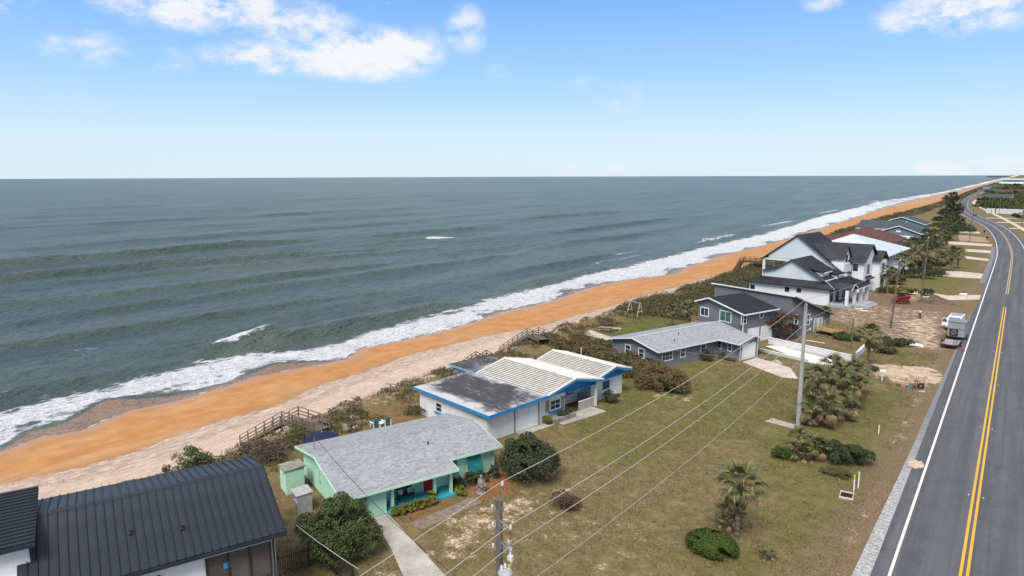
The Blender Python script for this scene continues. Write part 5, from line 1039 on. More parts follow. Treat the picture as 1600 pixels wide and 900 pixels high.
def tree(label, xy, h, r, kind, n, leaf=.35, name='tree', cat='tree', group=None, seed=0, trunk=.35, crown_from=.35, lobes_n=9, sy=1., z=0., conic=0., stemm=None):
    rng = np.random.default_rng(seed + int(abs(xy[0] * 57 + xy[1] * 11)))
    t = thing(name, label, cat, (xy[0], xy[1], z), rng.uniform(0, 6), group); lobes = []; mb = MB()
    top = Vector((rng.uniform(-.3, .3), rng.uniform(-.3, .3), h * .8)); base_r = .022 * h + .06
    mb.tube([(0, 0, -.2), (rng.uniform(-.1, .1) * h * .3, rng.uniform(-.1, .1) * h * .3, h * .35), top], [base_r, base_r * .7, base_r * .2], 7)
    for k in range(lobes_n):
        a = 2.4 * k + rng.uniform(-.4, .4); f = rng.uniform(crown_from, 1); q = r * (rng.uniform(.35, .75)) * (1 - conic * (f - crown_from) / (1 - crown_from)); rr = r * rng.uniform(.26, .44) * (1 - .55 * conic * (f - crown_from) / (1 - crown_from))
        c = Vector((q * math.cos(a), sy * q * math.sin(a), h * f - rr * .7)); lobes.append((*c, rr, 1, 1, .8))
        mb.tube([(0, 0, max(.1 * h, c.z - h * .3)), c * .6 + Vector((0, 0, c.z * .35)), c], [base_r * .4, base_r * .25, .02], 5)
    C, D = lobed(rng, lobes, n, .45); keep = fbm(C[:, 0] * .9 + 4, C[:, 1] * .9 + C[:, 2] * .8, seed + 9, 2) > .34; C, D = C[keep], D[keep]; D[:, 2] += .3
    part('trunk', mb, stemm or BR_MAT, t); link('crown', quads('crown', C, D, leaf, leaf * .6, LM[kind], rng), t); return t

# palms ------------------------------------------------------------
PALMG = leafmat('palm_frond_green', [(.065, .080, .020), (.105, .12, .034), (.15, .15, .055), (.050, .062, .02), (.26, .24, .13)], .5, .2)
PALMD = leafmat('palm_frond_dry', [(.20, .135, .072), (.30, .215, .125), (.13, .085, .045), (.40, .31, .20)], .8, .1)
TRUNK = mat('palm_trunk', (.15, .12, .095), .95, .35, 2, 9, .6)
def frond_geo(seed, L=1.0, blades=15, droop=.5, fold=.0, spread=1.9, petiole=.45):
    rng = np.random.default_rng(seed); mb = MB(); p0 = Vector((0, 0, 0)); p1 = Vector((L * petiole, 0, L * .06)); mb.slab([(0, -.016, 0), (p1.x, -.012, p1.z), (p1.x, .012, p1.z), (0, .016, 0)], .012)
    for k in range(blades):
        a = spread * ((k + .5) / blades - .5) * 2 * .62; l = L * (1 - petiole) * (1 - .30 * abs(a)) * rng.uniform(.85, 1.1); dx, dy = math.cos(a), math.sin(a); w = .055 * L
        side = Vector((-dy, dx, 0)); g1 = p1 + Vector((dx, dy, 0)) * l * .5 + Vector((0, 0, l * (.05 - droop * .16) + rng.uniform(-.02, .02))); g2 = p1 + Vector((dx, dy, 0)) * l * (.98 - droop * .18) + Vector((0, 0, -l * droop * rng.uniform(.6, 1.0)))
        mb.add([p1 - side * w * .2, g1 - side * w * .5, g1 + side * w * .5, p1 + side * w * .2, g2], [(0, 1, 2, 3), (1, 4, 2)])
    return mb
FR_G = [frond_geo(i, 1., 15, .35 + .12 * i).mesh('frond', PALMG) for i in range(3)]; FR_D = [frond_geo(10 + i, 1., 12, .9 + .2 * i, spread=1.5).mesh('frond', PALMD) for i in range(2)]
def palm(label, xy, h, r, ng=24, nd=10, seed=0, joined=False, group=None, lean=(0, 0), z=0., tr=.17, name='palm_tree', cat='palm tree', skirt=True, boots=True):
    rng = np.random.default_rng(seed + int(abs(xy[0] * 91 + xy[1] * 7))); t = thing(name, label, cat, (xy[0], xy[1], z), rng.uniform(0, 6), group)
    top = Vector((lean[0], lean[1], h)); mb = MB(); N = max(3, int(h / .18)); pts = [Vector((0, 0, -.2)).lerp(top, i / N) for i in range(N + 1)]
    mb.tube(pts, [tr * (1.15 if i < 2 else 1.0) * (1.12 if i % 2 else .94) for i in range(N + 1)], 9); part('trunk', mb, TRUNK, t)
    items = []
    for k in range(ng):
        f = k / ng; el = R(78) - R(95) * f ** .9 + rng.normal(0, .12); items.append((k * 2.39996 + rng.normal(0, .15), el, r * rng.uniform(.85, 1.1), FR_G, rng.integers(3)))
    for k in range(nd):
        el = R(-5) - R(68) * rng.random(); items.append((k * 2.39996 * 1.7 + rng.normal(0, .3), el, r * rng.uniform(.62, 1.0), FR_D, rng.integers(2)))
    jm = {}
    for az, el, s, ST, i in items:
        rot = Matrix.Rotation(az, 4, 'Z') @ Matrix.Rotation(-el, 4, 'Y') @ Matrix.Rotation(rng.normal(0, .25), 4, 'X')
        p = top + Vector((0, 0, -.12 * (1 if ST is FR_G else 3) * rng.random()))
        if not joined:
            o = link('frond', ST[i], t); o.matrix_local = Matrix.Translation(p) @ rot @ Matrix.Scale(s, 4)
        else:
            me = ST[i]; mm = Matrix.Translation(p) @ rot @ Matrix.Scale(s, 4); b = jm.setdefault(ST is FR_G, MB()); b.add([mm @ v.co for v in me.vertices], [tuple(q.vertices) for q in me.polygons])
    for g, b in jm.items(): part('crown' if g else 'dry_skirt', b, PALMG if g else PALMD, t)
    return t
def palmetto(label, xy, r, n=3, seed=0, group=None, h=.5, ng=13, nd=5, joined=False):
    rng = np.random.default_rng(seed + 5); t = thing('palmetto', label, 'palmetto', (xy[0], xy[1], 0), 0, group); jm = {True: MB(), False: MB()}
    for j in range(n):
        a = j * 2.4; c = Vector((r * .5 * math.cos(a), r * .5 * math.sin(a), h * rng.uniform(.5, 1.1))) if n > 1 else Vector((0, 0, h))
        part('stem', MB().tube([(c.x * .8, c.y * .8, -.1), c], [.11, .09], 7), TRUNK, t)
        for k in range(ng + nd):
            dead = k >= ng; ST = FR_D if dead else FR_G; el = (R(75) - R(70) * (k / ng) + rng.normal(0, .12)) if not dead else R(-20) - R(35) * rng.random()
            mm = Matrix.Translation(c) @ Matrix.Rotation(k * 2.39996 + j, 4, 'Z') @ Matrix.Rotation(-el, 4, 'Y') @ Matrix.Scale(r * rng.uniform(.6, .85), 4); me = ST[rng.integers(len(ST))]
            if joined: jm[not dead].add([mm @ v.co for v in me.vertices], [tuple(q.vertices) for q in me.polygons])
            else: o = link('frond', me, t); o.matrix_local = mm
    if joined:
        part('fronds', jm[True], PALMG, t)
        if nd: part('dry_fronds', jm[False], PALMD, t)
    return t

# ------------------------------------------------------------------ planting, near to far
bush('big round dense green tree bush with bare grey branches beside the driveway', at(527, 868), 2.95, 2.75, 3.8, 'green', 21000, .175, 'round_tree', 'tree', stems=30, lumps=15, stemm=PALEBR, base=.78)
bush('broad round dark green bush at the far end of the mint house', at(826, 748), 2.65, 2.5, 3.5, 'dark', 22000, .17, stems=10, lumps=18, base=.90)
bush('low reddish bare-twigged bush alone on the dry lawn', at(884, 795), 1.35, 1.1, 1.15, 'red', 1700, .13, stems=20)
bush('low bright green clipped mound at the foot of the near palm', at(1112, 862), 1.85, 1.4, 1.4, 'bright', 16000, .15, stems=0, lumps=0)
bush('loose dark bush beside the low palmetto near the marker posts', at(1318, 722), 2.5, 1.9, 1.9, 'dark', 8500, .16, stems=14)
bush('small bright green mound at the left foot of the low palmetto', at(1222, 715), 1.3, 1.0, 1.0, 'bright', 2600, .13, stems=4)
bush('dry olive clump in front of the dark bush by the palmetto', at(1308, 743), 1.6, .8, .6, 'olive', 1800, .13, stems=8)
CR_ = ['first croton from the garage along the porch edge', 'second croton from the garage along the porch edge', 'third croton from the garage along the porch edge', 'croton in the middle of the porch edge row', 'fifth croton from the garage along the porch edge', 'tallest croton at the porch steps end of the row']
for k in range(6):
    x, y, _ = GR.w(.75 - .02 * k, 1.35 + k * .62); bush(CR_[k], (x, y), .46, .44, .75 + (.35 if k == 5 else .1 * (k % 2)), 'croton', 520, .17, 'croton_shrub', 'shrub', 'crotons along the porch edge', k, 3, 5)
x, y, _ = GR.w(.55, 6.95); bush('yellow croton at the right of the porch steps', (x, y), .55, .5, .9, 'croton', 650, .17, 'croton_shrub', 'shrub', None, 9, 3, 5)
for k, (yy, lb) in enumerate(((7.5, 'dark shrub next to the right porch post'), (8.6, 'dark shrub below the teal shutter'), (9.6, 'dark shrub behind the stone statue'), (10.8, 'dark shrub at the far corner of the mint wall'))):
    x, y, _ = GR.w(-.75 + .1 * (k % 2), yy); bush(lb, (x, y), .75, .6, 1.0 + .15 * (k % 2), 'dark', 900, .14, 'shrub', 'shrub', 'shrubs under the mint front wall', k, 6, 6)
x, y, _ = WB.w(1.25, 8.9); bush('dark plant filling the long planter box', (x, y), .5, 1.3, .7, 'dark', 1300, .14, 'shrub', 'shrub', z=.45, seed=4, rz=-R(11))
x, y, _ = WB.w(1.2, 6.5); bush('yellow-green shrub at the garage end of the planter box', (x, y), .6, .55, .9, 'croton', 600, .15, 'shrub', 'shrub')
x, y, _ = WB.w(1.1, 16.6); bush('dark round shrub beside the white porch post', (x, y), 1.0, 1.1, 1.35, 'dark', 2200, .15, 'shrub', 'shrub')
x, y, _ = G1.w(-2.5, -3.8); bush('dark round shrub under the front windows of the grey house', (x, y), 1.0, .95, 1.6, 'dark', 2300, .15, 'shrub', 'shrub')
x, y, _ = G1.w(-2.4, -.9); bush('small dark shrub in the inner corner of the grey house', (x, y), .6, .5, .8, 'dark', 800, .13, 'shrub', 'shrub')
x, y, _ = G1.w(-1.2, -1.2); bush('low green ground plants along the garage wing wall', (x, y), 1.9, .6, .4, 'olive', 1300, .13, 'shrub', 'shrub', rz=-R(19))
GP = [(1032, 606, 3.9, 2.9, 2.6, 9500, 'largest reddish sea grape mound on the lawn before the grey house'), (992, 588, 2.3, 2.0, 2.1, 3600, 'sea grape joined to the left of the largest mound'), (1022, 580, 2.6, 1.6, 1.5, 3000, 'sea grape under the front corner of the grey house'), (968, 574, 2.2, 1.9, 1.9, 3200, 'sea grape left of the grey house gable'),
      (940, 564, 2.3, 2.0, 2.0, 3200, 'sea grape right behind the tiled roof'), (990, 566, 2.2, 1.4, 1.5, 2600, 'sea grape close against the grey gable wall'), (915, 553, 2.4, 2.2, 1.9, 3000, 'sea grape behind the ridge of the tiled roof'), (945, 545, 2.3, 1.8, 1.4, 2600, 'sea grape beside the small lawn behind the grey house'),
      (884, 546, 2.6, 2.2, 1.7, 2800, 'sea grape between the stepped landing and the tiled roof'), (1055, 612, 2.2, 1.9, 1.9, 3000, 'sea grape at the right end of the largest mound'), (962, 588, 1.7, 1.5, 1.3, 1900, 'low sea grape beside the shrub at the porch post'), (858, 536, 2.2, 1.8, 1.5, 2200, 'sea grape at the foot of the stepped landing'), (905, 535, 2.0, 1.8, 1.3, 2000, 'sea grape on the dune behind the white pipe')]
for k, (u, v, rx, ry, hh, n, lb) in enumerate(GP): bush(lb, at(u, v), rx, ry, hh, 'grape' if k % 4 != 3 else 'olive', n, .22, 'sea_grape', 'bush', 'sea grapes between the tiled house and the grey house', k, 10, 9, rz=-R(19))
TW = [(668, 650, 1.6, 1.2, 1.5, 'twig', 1000, 'bare twiggy shrub at the left end of the white side wall'), (700, 654, 1.8, 1.3, 1.7, 'twig', 1200, 'bare pinkish shrub under the blue side window'), (730, 664, 1.7, 1.2, 1.6, 'twig', 1200, 'bare shrub in the middle of the white side wall'), (756, 676, 1.3, 1.2, 1.6, 'green', 1500, 'leafy green shrub at the garage corner of the white side wall'), (645, 650, 1.5, 1.2, .9, 'scrub', 800, 'low dry shrub behind the mint roof'),
      (420, 722, 2.6, 2.0, 1.5, 'twig', 2600, 'large brown bare shrub on the dune beside the mint locker'), (400, 712, 2.0, 1.6, .9, 'twig', 1900, 'brown bare shrub at the foot of the first beach stairs'), (440, 705, 2.0, 1.8, .8, 'scrub', 1700, 'low green-brown shrub between the stairs and navy umbrella'), (300, 738, 2.3, 1.6, 1.3, 'green', 2500, 'green bush rising behind the charcoal roof'), (262, 752, .6, .5, .9, 'twig', 160, 'tiny bare shrub beyond the charcoal roof'), (470, 690, 1.6, 1.3, .8, 'olive', 1200, 'low olive shrub behind the left end of the mint roof'), (560, 655, 2.2, 1.0, .35, 'olive', 900, 'low shrub on the dune edge above the chairs')]
for k, (u, v, rx, ry, hh, kd, n, lb) in enumerate(TW): x, y = at(u, v, -.3); bush(lb, (x, y), rx, ry, hh, kd, n, .15, 'shrub', 'shrub', None, k, 22 if kd == 'twig' else 8, 8, z=gz1(x, y) - .1)
bush('row of low green plants behind the dirt site before the pale house', at(1385, 458), 2.2, 1.6, 1.3, 'croton', 1500, .3, seed=2); bush('yellow-green hedge at the near side of the pale house drive', at(1412, 460), 3.2, 1.8, 1.7, 'croton', 2200, .3, seed=3); bush('dark shrub beside the dirt heap and pole', at(1446, 462), 1.7, 1.3, 1.5, 'dark', 1200, .3, seed=4)
bush('long dark green hedge before the drive with the palms', at(1432, 434), 5.5, 2.6, 2.6, 'dark', 4200, .32, 'hedge', 'hedge', lumps=14); bush('dark shrub at the end of the long hedge', at(1468, 432), 2.0, 1.6, 1.6, 'dark', 1100, .3, seed=8)
bush('green cut brush heap beside the timber deck', at(1322, 531), 2.4, 1.6, 1.1, 'green', 2400, .28, 'brush_heap', 'brush heap', stems=20); bush('dark low shrub at the foot of the leaning pole', at(1402, 540), 2.4, 1.6, 1.1, 'dark', 1900, .26, seed=5); bush('dark green shrub behind the tall palm trunk', at(1372, 546), 2.3, 1.5, 1.5, 'dark', 1900, .25, seed=6); bush('round dull shrub right of the tall palm trunk', at(1385, 552), 1.6, 1.3, 1.1, 'olive', 1200, .24, seed=7)
bush('tiny dark shrub near the white mailbox', at(1364, 580), .8, .6, .7, 'dark', 500, .18, seed=1); bush('green bush at the right front corner of the grey rear wing', at(1290, 492), 1.3, 1.1, 1.6, 'green', 900, .25, seed=1)
tree('spreading dark reddish tree in front of the two-storey grey house', at(1222, 529), 4.4, 3.6, 'red', 3000, .30, trunk=.3, crown_from=.5, lobes_n=11, seed=3, name='broad_tree')
# near palms
palm('sabal palm with hanging dry fronds on the near lawn', at(1151, 842), 3.9, 2.15, 24, 15, 3)
palmetto('dark spiky palmetto clump at the foot of the near palm', at(1136, 828), 1.35, 4, 5, None, 1.2, 12, 5)
palmetto('small pale palmetto on bare ground right of the near palm', at(1197, 872), .75, 3, 8, None, .35, 9, 3)
palmetto('spreading low palmetto with dry skirt beside the concrete pole', at(1257, 712), 2.2, 4, 12, None, 1.0, 16, 9)
CL = [(1267, 664, 2.0, 'lowest palm of the roadside clump, nearest the concrete pole'), (1291, 668, 2.0, 'front middle palm of the roadside clump with a dry skirt'), (1284, 640, 2.9, 'palm in the middle left of the roadside clump'), (1316, 655, 1.7, 'short palm at the front right of the roadside clump'), (1310, 632, 3.3, 'tallest palm in the centre of the roadside clump'), (1338, 640, 2.2, 'palm at the right end of the roadside clump'), (1270, 622, 2.8, 'palm at the back left of the roadside clump'), (1335, 618, 2.9, 'green palm at the back right of the roadside clump'), (1300, 612, 2.5, 'green palm at the back of the roadside clump')]
for k, (u, v, hh, lb) in enumerate(CL): palm(lb, at(u, v), hh * (.85 + .3 * (k % 3) / 2), 2.2, 14 if k < 6 else 20, 24 if k < 6 else 9, k, False, 'palms in the roadside clump')
palm('tall palm with shaggy crown and bare trunk beside the dirt site', at(1356, 572), 4.1, 2.5, 24, 12, 4)
palm('left palm of the pair behind the grey house', at(1050, 512), 2.9, 1.7, 20, 8, 5, True, 'pair of palms behind the grey house'); palm('right palm of the pair behind the grey house', at(1074, 512), 3.3, 1.9, 20, 8, 6, True, 'pair of palms behind the grey house')
FP = [(1386, 462, 5.0, 2.2, 'palm standing against the pale pyramid roof house'), (1410, 442, 5.5, 2.6, 'shaggy palm at the right corner of the pyramid roof'), (1486, 424, 4.6, 2.6, 'left palm of the pair on the drive lawns'), (1496, 420, 4.0, 2.4, 'right palm of the pair on the drive lawns'), (1470, 430, 4.4, 2.2, 'palm with dark crown at the end of the long hedge'), (1441, 425, 5.5, 2.4, 'palm rising behind the long hedge'), (1462, 405, 5.5, 2.4, 'palm in the thicket left of the drive lawns'), (1428, 410, 5.5, 2.4, 'palm beside the brown roof'), (1478, 398, 6, 2.4, 'slim palm between the thicket and the road lawns')]
for k, (u, v, hh, r, lb) in enumerate(FP): palm(lb, at(u, v), hh, r, 20, 9, 20 + k, True, 'palms along the far lots')
FT = [(1424, 404, 5.5, 4.0, 'olive', 'olive tree at the corner of the brown roof'), (1440, 400, 6.5, 4.2, 'dark', 'dark tree in the thicket beside the brown roof'), (1456, 392, 6.5, 4.2, 'olive', 'olive tree in the middle of the thicket'), (1470, 388, 7, 4.2, 'dark', 'dark tree at the road end of the thicket'), (1452, 378, 7, 4.5, 'dark', 'dark tree before the grey gables'), (1468, 372, 7.5, 4.5, 'green', 'green tree right of the grey gables'), (1484, 376, 6.5, 4.0, 'dark', 'dark tree behind the drive lawns'), (1436, 422, 3.2, 3.4, 'olive', 'small olive tree behind the long hedge'),
      (1455, 420, 3.4, 3.2, 'dark', 'small dark tree beside the twin palms'), (1400, 444, 3.6, 2.6, 'olive', 'small tree before the pale house stairs'), (1475, 412, 4.2, 3.4, 'green', 'green tree behind the twin palms'), (1494, 366, 6, 5, 'dark', 'dark round tree beside the road bend'), (1506, 362, 5, 4.5, 'dark', 'dark tree nearest the road bend'), (1484, 360, 7, 5, 'green', 'green tree below the tall dark trees')]
for k, (u, v, hh, r, kd, lb) in enumerate(FT): tree(lb, at(u, v), hh, r, kd, 1500, .55, group='trees in the far lots', seed=k)
for k, (u, v, hh, r, lb) in enumerate(((1476, 356, 15.5, 5.5, 'left tall dark evergreen by the road bend'), (1487, 354, 17, 5.5, 'tallest dark evergreen by the road bend'), (1495, 350, 15, 5.0, 'right tall dark evergreen by the road bend'))): tree(lb, at(u, v), hh, r, 'dark', 3000, .8, 'evergreen_tree', 'tree', 'tall dark evergreens by the road bend', k, crown_from=.2, lobes_n=20, conic=.55)

# dune cover: nobody could count it
rng = np.random.default_rng(99)
def scatter(name, ny, y0, y1, o0, o1, per, rad, hgt, leaf, kind, thr=.0, bias=1., wf=3.):
    y = y0 + (y1 - y0) * rng.random(ny) ** bias; o = rng.uniform(o0, o1, ny); x = cv(TOE, y) + o
    k = fbm(x / wf, y / wf, 55, 3) > thr; x, y, o = x[k], y[k], o[k]; n = len(x)
    zz = gz(x, y); r = rad * rng.uniform(.5, 1.3, n); h = hgt * rng.uniform(.5, 1.4, n)
    q = rng.normal(0, 1, (n, per, 3)); q /= np.linalg.norm(q, axis=2)[:, :, None]; q[:, :, 2] = np.abs(q[:, :, 2])
    C = np.stack([x[:, None] + q[:, :, 0] * r[:, None], y[:, None] + q[:, :, 1] * r[:, None], zz[:, None] + q[:, :, 2] * h[:, None]], 2).reshape(-1, 3); D = q.reshape(-1, 3).copy(); D[:, 2] += .4
    o_ = link(name, quads(name, C, D, leaf, leaf * .5, LM[kind], rng, .6)); return o_
def inh(o, label, cat): return tag(o, label, cat, kind='stuff')
inh(scatter('dune_scrub', 1500, 24, 128, 2.6, 9.5, 26, .45, .5, .20, 'scrub', .50), 'sparse brown scrub along the sandy crest of the near dune', 'scrub')
inh(scatter('dune_scrub', 1100, 28, 128, 4.0, 12.0, 24, .5, .4, .22, 'olive', .46), 'low olive ground scrub on the back of the near dune', 'scrub')
inh(scatter('dune_scrub', 4200, 112, 330, .2, 21, 26, .95, .85, .36, 'scrub', .33, 1.3), 'thick green-brown scrub covering the middle dune', 'scrub')
inh(scatter('dune_scrub', 2800, 112, 330, 1.5, 22, 24, .9, .85, .36, 'olive', .40, 1.3), 'dark scrub patches among the middle dune cover', 'scrub')
inh(scatter('dune_scrub', 3400, 320, 2400, 0, 15, 14, 2.0, 1.2, .9, 'scrub', .36, 1.9), 'scrub strip running along the far dune', 'scrub')
n = 5200; y = 28 + 110 * rng.random(n); x = cv(TOE, y) + rng.uniform(3.2, 8.5, n); k = fbm(x / 2.5, y / 2.5, 58, 3) > .48; x, y = x[k], y[k]
b = np.stack([x, y, gz(x, y)], 1); a = rng.uniform(0, 6.28, len(x)); l = rng.uniform(.3, .75, len(x)); w = .03
dx, dy = np.cos(a), np.sin(a); tip = b + np.stack([dx * l * .35, dy * l * .35, l], 1)
V = np.stack([b + np.stack([-dy * w, dx * w, 0 * dx], 1), b - np.stack([-dy * w, dx * w, 0 * dx], 1), tip], 1).reshape(-1, 3)
tag(link('sea_oats', raw('sea_oats', V, np.arange(len(V)).reshape(-1, 3), leafmat('sea_oat_blades', [(.20, .15, .08), (.12, .095, .045), (.28, .22, .13), (.10, .09, .04)]))), 'dry sea oats standing on the near dune', 'grass', kind='stuff')
# short grass over the near lots
n = 330000; u = rng.random(n) ** 1.6; y = 22 + 118 * u; x = rng.uniform(-56, -6.2, n); x = np.maximum(x, cv(TOE, y) + 8)
dens = fbm(x / 1.6, y / 1.6, 91, 3) + .35 * (fbm(x / 9, y / 9, 92, 2) - .5); k = dens > .47
inside = np.zeros(n, bool)
for hh, (xa, xb, ya, yb) in ((GR, (-10.5, .8, -2.6, 11.6)), (WB, (-11, 1.5, -1.6, 21)), (G1, (-12.8, .6, -12.9, 5.2)), (G2, (-13, 4, -1, 20.5)), (NH, (-14, 3, -20, .5))):
    X = (x - hh.O[0]) * hh.ex.x + (y - hh.O[1]) * hh.ex.y; Y = (x - hh.O[0]) * hh.ey.x + (y - hh.O[1]) * hh.ey.y; inside |= (X > xa) & (X < xb) & (Y > ya) & (Y < yb)
for px in ([(584, 809), (606, 803), (700, 905), (632, 905)], [(1160, 566), (1183, 559), (1235, 575), (1247, 592), (1222, 590)], [(1196, 541), (1214, 540), (1322, 567), (1290, 572), (1262, 566)], [(640, 818), (742, 775), (752, 786), (660, 828)], [(1283, 492), (1335, 462), (1395, 474), (1484, 484), (1478, 552), (1405, 545), (1362, 520), (1300, 502)]): inside |= inpoly(x, y, [at(*p) for p in px])
k &= ~inside; k &= x < road_x(y) - 6.6; x, y = x[k], y[k]; n = len(x); a = rng.uniform(0, 6.28, n); l = rng.uniform(.04, .11, n) * (1 + y / 140); w = (.016 + y * .00010) * rng.uniform(.7, 1.6, n)
dx, dy = np.cos(a), np.sin(a); b = np.stack([x, y, np.zeros(n)], 1); tip = b + np.stack([dx * l * 1.1, dy * l * 1.1, l], 1); sd = np.stack([-dy * w, dx * w, 0 * dx], 1)
V = np.stack([b + sd, b - sd, tip], 1).reshape(-1, 3)
tag(link('lawn_grass', raw('lawn_grass', V, np.arange(len(V)).reshape(-1, 3), leafmat('lawn_blades', [(.14, .115, .045), (.22, .175, .085), (.105, .10, .034), (.29, .23, .125), (.12, .115, .04)]))), 'short dry grass blades over the near lawns', 'grass', kind='stuff')
# ------------------------------------------------------------------ utility poles and wires
POLEW = mat('pole_wood', (.155, .135, .11), .95, .35, 1.5, 9, .5); POLEC = mat('pole_concrete', (.35, .34, .315), .9, .15, 1, 8, .2); GALV = mat('galvanised', (.28, .28, .28), .5, metal=.4); PORC = mat('porcelain', (.62, .62, .63), .25, .05); WIRE = mat('wire_aluminium', (.42, .40, .37), .6, .05, bump=0)
def insul(t, p, s=1., name='insulator'):
    return part(name, MB()._lathe([(.03 * s, 0), (.09 * s, .02 * s), (.05 * s, .06 * s), (.10 * s, .10 * s), (.05 * s, .15 * s), (.07 * s, .19 * s), (.02 * s, .24 * s)], 10, (0, 0, 0)), PORC, t, p, smooth=True)
def plane_x(u, v, x):
    d = FW + RT * ((u - 800) / 1067.) - UP * ((v - 450) / 1067.); k = x / d.x; return (x, d.y * k, CAM_H + d.z * k)
PX0 = -16.7
P0 = plane_x(779.5, 781, PX0); H0 = P0[2]
t = thing('utility_pole', 'weathered wooden power pole with transformer can in the near foreground', 'utility pole', (P0[0], P0[1], 0)); POLE0 = t
part('pole', MB().tube([(0, 0, -.5), (0, 0, H0 * .5), (0, 0, H0)], [.20, .17, .145], 12), POLEW, t)
part('top_bracket', MB().tube([(.05, .16, H0 - .5), (.05, .16, H0 + .62)], .028, 6).tube([(.16, .08, H0 - .5), (.09, .12, H0 + .62)], .028, 6).box(-.02, .17, .0, .17, H0 - .45, H0 - .35), GALV, t)
ins0 = insul(t, (.08, .14, H0 + .6), .9)
for dz in (.92, 1.88):
    a_ = part('arm', MB().tube([(.12, -.05, H0 - dz), (.85, -.35, H0 - dz - .02)], .035, 8).tube([(.13, -.05, H0 - dz - .28), (.6, -.25, H0 - dz - .04)], .02, 6).box(.1, .17, -.12, .05, H0 - dz - .33, H0 - dz + .06), GALV, t); insul(t, (.88, -.36, H0 - dz), .9)
for dz, dx in ((.5, -.45), (1.3, -.42), (2.3, -.42)):
    part('bracket', MB().tube([(-.12, 0, H0 - dz - .06), (dx, .12, H0 - dz)], .022, 6), GALV, t); insul(t, (dx, .12, H0 - dz - .08), .8)
part('lightning_arrester', MB()._lathe([(.05, 0), (.08, .05), (.05, .1), (.08, .15), (.05, .2), (.08, .26), (.04, .34)], 10, (.86, -.36, H0 - 1.82)), mat('grey_polymer', (.22, .22, .24), .5), t)
part('cutout', MB().tube([(.74, -.3, H0 - 1.5), (.9, -.38, H0 - 2.1)], .045, 8).box(.78, 1.0, -.45, -.30, H0 - 2.3, H0 - 2.08), PORC, t)
part('hanging_tag', MB().slab([(.90, -.42, H0 - 2.32), (1.02, -.46, H0 - 2.32), (.93, -.44, H0 - 2.7), (.84, -.40, H0 - 2.65)], .02, (0, -1, 0)), mat('yellow_tag', (.65, .42, .02), .5), t)
tz = H0 - 3.95; can = part('transformer', MB()._lathe([(.0, 0), (.30, .01), (.31, .06), (.31, .82), (.33, .84), (.33, .90), (.26, .99), (0.02, 1.03)], 20, (.50, -.22, tz)), mat('transformer_grey', (.36, .37, .39), .45, .1), t)
for k in range(3): a = 1.0 + k * 1.3; part('bushing', MB()._lathe([(.04, 0), (.07, .04), (.04, .08), (.07, .12), (.03, .22)], 8, (.50 + .17 * math.cos(a), -.22 + .17 * math.sin(a), tz + .98)), PORC, can)
part('transformer_mount', MB().box(.12, .25, -.2, .02, tz + .15, tz + .3).box(.12, .25, -.2, .02, tz + .65, tz + .8), GALV, can)
part('drop_cable', MB().tube([(.9, -.4, H0 - 2.25), (.80, -.3, H0 - 2.6), (.62, -.25, tz + 1.15)], .014, 5).tube([(.88, -.36, H0 - .95), (.86, -.36, H0 - 1.5)], .014, 5), DARK, t)
C1 = at(1247, 665); H1 = 12.5
t = thing('utility_pole', 'tall pale square concrete power pole between the lawn and the palm clump', 'utility pole', (*C1, 0), R(8)); POLE1 = t
part('pole', MB().add([(-.20, -.20, -.3), (.20, -.20, -.3), (.20, .20, -.3), (-.20, .20, -.3), (-.13, -.13, H1), (.13, -.13, H1), (.13, .13, H1), (-.13, .13, H1)], [(0, 3, 2, 1), (4, 5, 6, 7), (0, 1, 5, 4), (1, 2, 6, 5), (2, 3, 7, 6), (3, 0, 4, 7)]), POLEC, t)
part('top_bracket', MB().box(-.05, .05, -.22, -.16, H1 - .6, H1 + .3), GALV, t); insul(t, (0, -.19, H1 + .25), 1.1); insul(t, (.55, -.1, H1 - 1.6), 1.1); insul(t, (.5, -.1, H1 - 2.6), 1.1)
part('arm', MB().tube([(.15, -.05, H1 - 1.6), (.55, -.1, H1 - 1.58)], .035, 6), GALV, t); part('arm', MB().tube([(.15, -.05, H1 - 2.6), (.5, -.1, H1 - 2.58)], .035, 6), GALV, t); part('cable_guard', MB().box(.16, .24, -.06, .06, 0, 5.5), GALV, t)
pave('concrete_pad', [(1194, 658), (1208, 654), (1244, 664), (1240, 670)], CONC, .03)
def woodpole(label, u, v, vt, lean=0, arm=False, rad=.16, trans=False):
    x, y = at(u, v); d = FW + RT * ((u - 800) / 1067.) - UP * ((vt - 450) / 1067.); k = math.hypot(x, y) / math.hypot(d.x, d.y); hh = CAM_H + d.z * k
    t = thing('utility_pole', label, 'utility pole', (x, y, 0), 0); part('pole', MB().tube([(0, 0, -.3), (lean * .5, 0, hh * .5), (lean, 0, hh)], [rad * 1.15, rad, rad * .8], 8), POLEW, t); insul(t, (lean, 0, hh), 1.2)
    if arm: part('cross_arm', MB().bar((lean - .9, .12, hh - .7), (lean + .9, .12, hh - .7), .1, .12), POLEW, t); insul(t, (lean - .8, .12, hh - .64)); insul(t, (lean + .8, .12, hh - .64))
    if trans: part('transformer', MB()._lathe([(.05, 0), (.3, .02), (.3, .85), (.1, 1.)], 12, (lean + .5, 0, hh - 2.6)), GALV, t)
    return Vector((x + lean, y, hh))
W2 = woodpole('short bare wooden pole in the brush left of the tall palm', 1330, 545, 496, 0, False, .10)
W3 = woodpole('leaning wooden power pole at the edge of the dirt site', 1391.6, 513, 407, .5, True, .15); W4 = woodpole('wooden power pole beside the dirt heap and hedge', 1439.6, 467, 372, .25, False, .15)
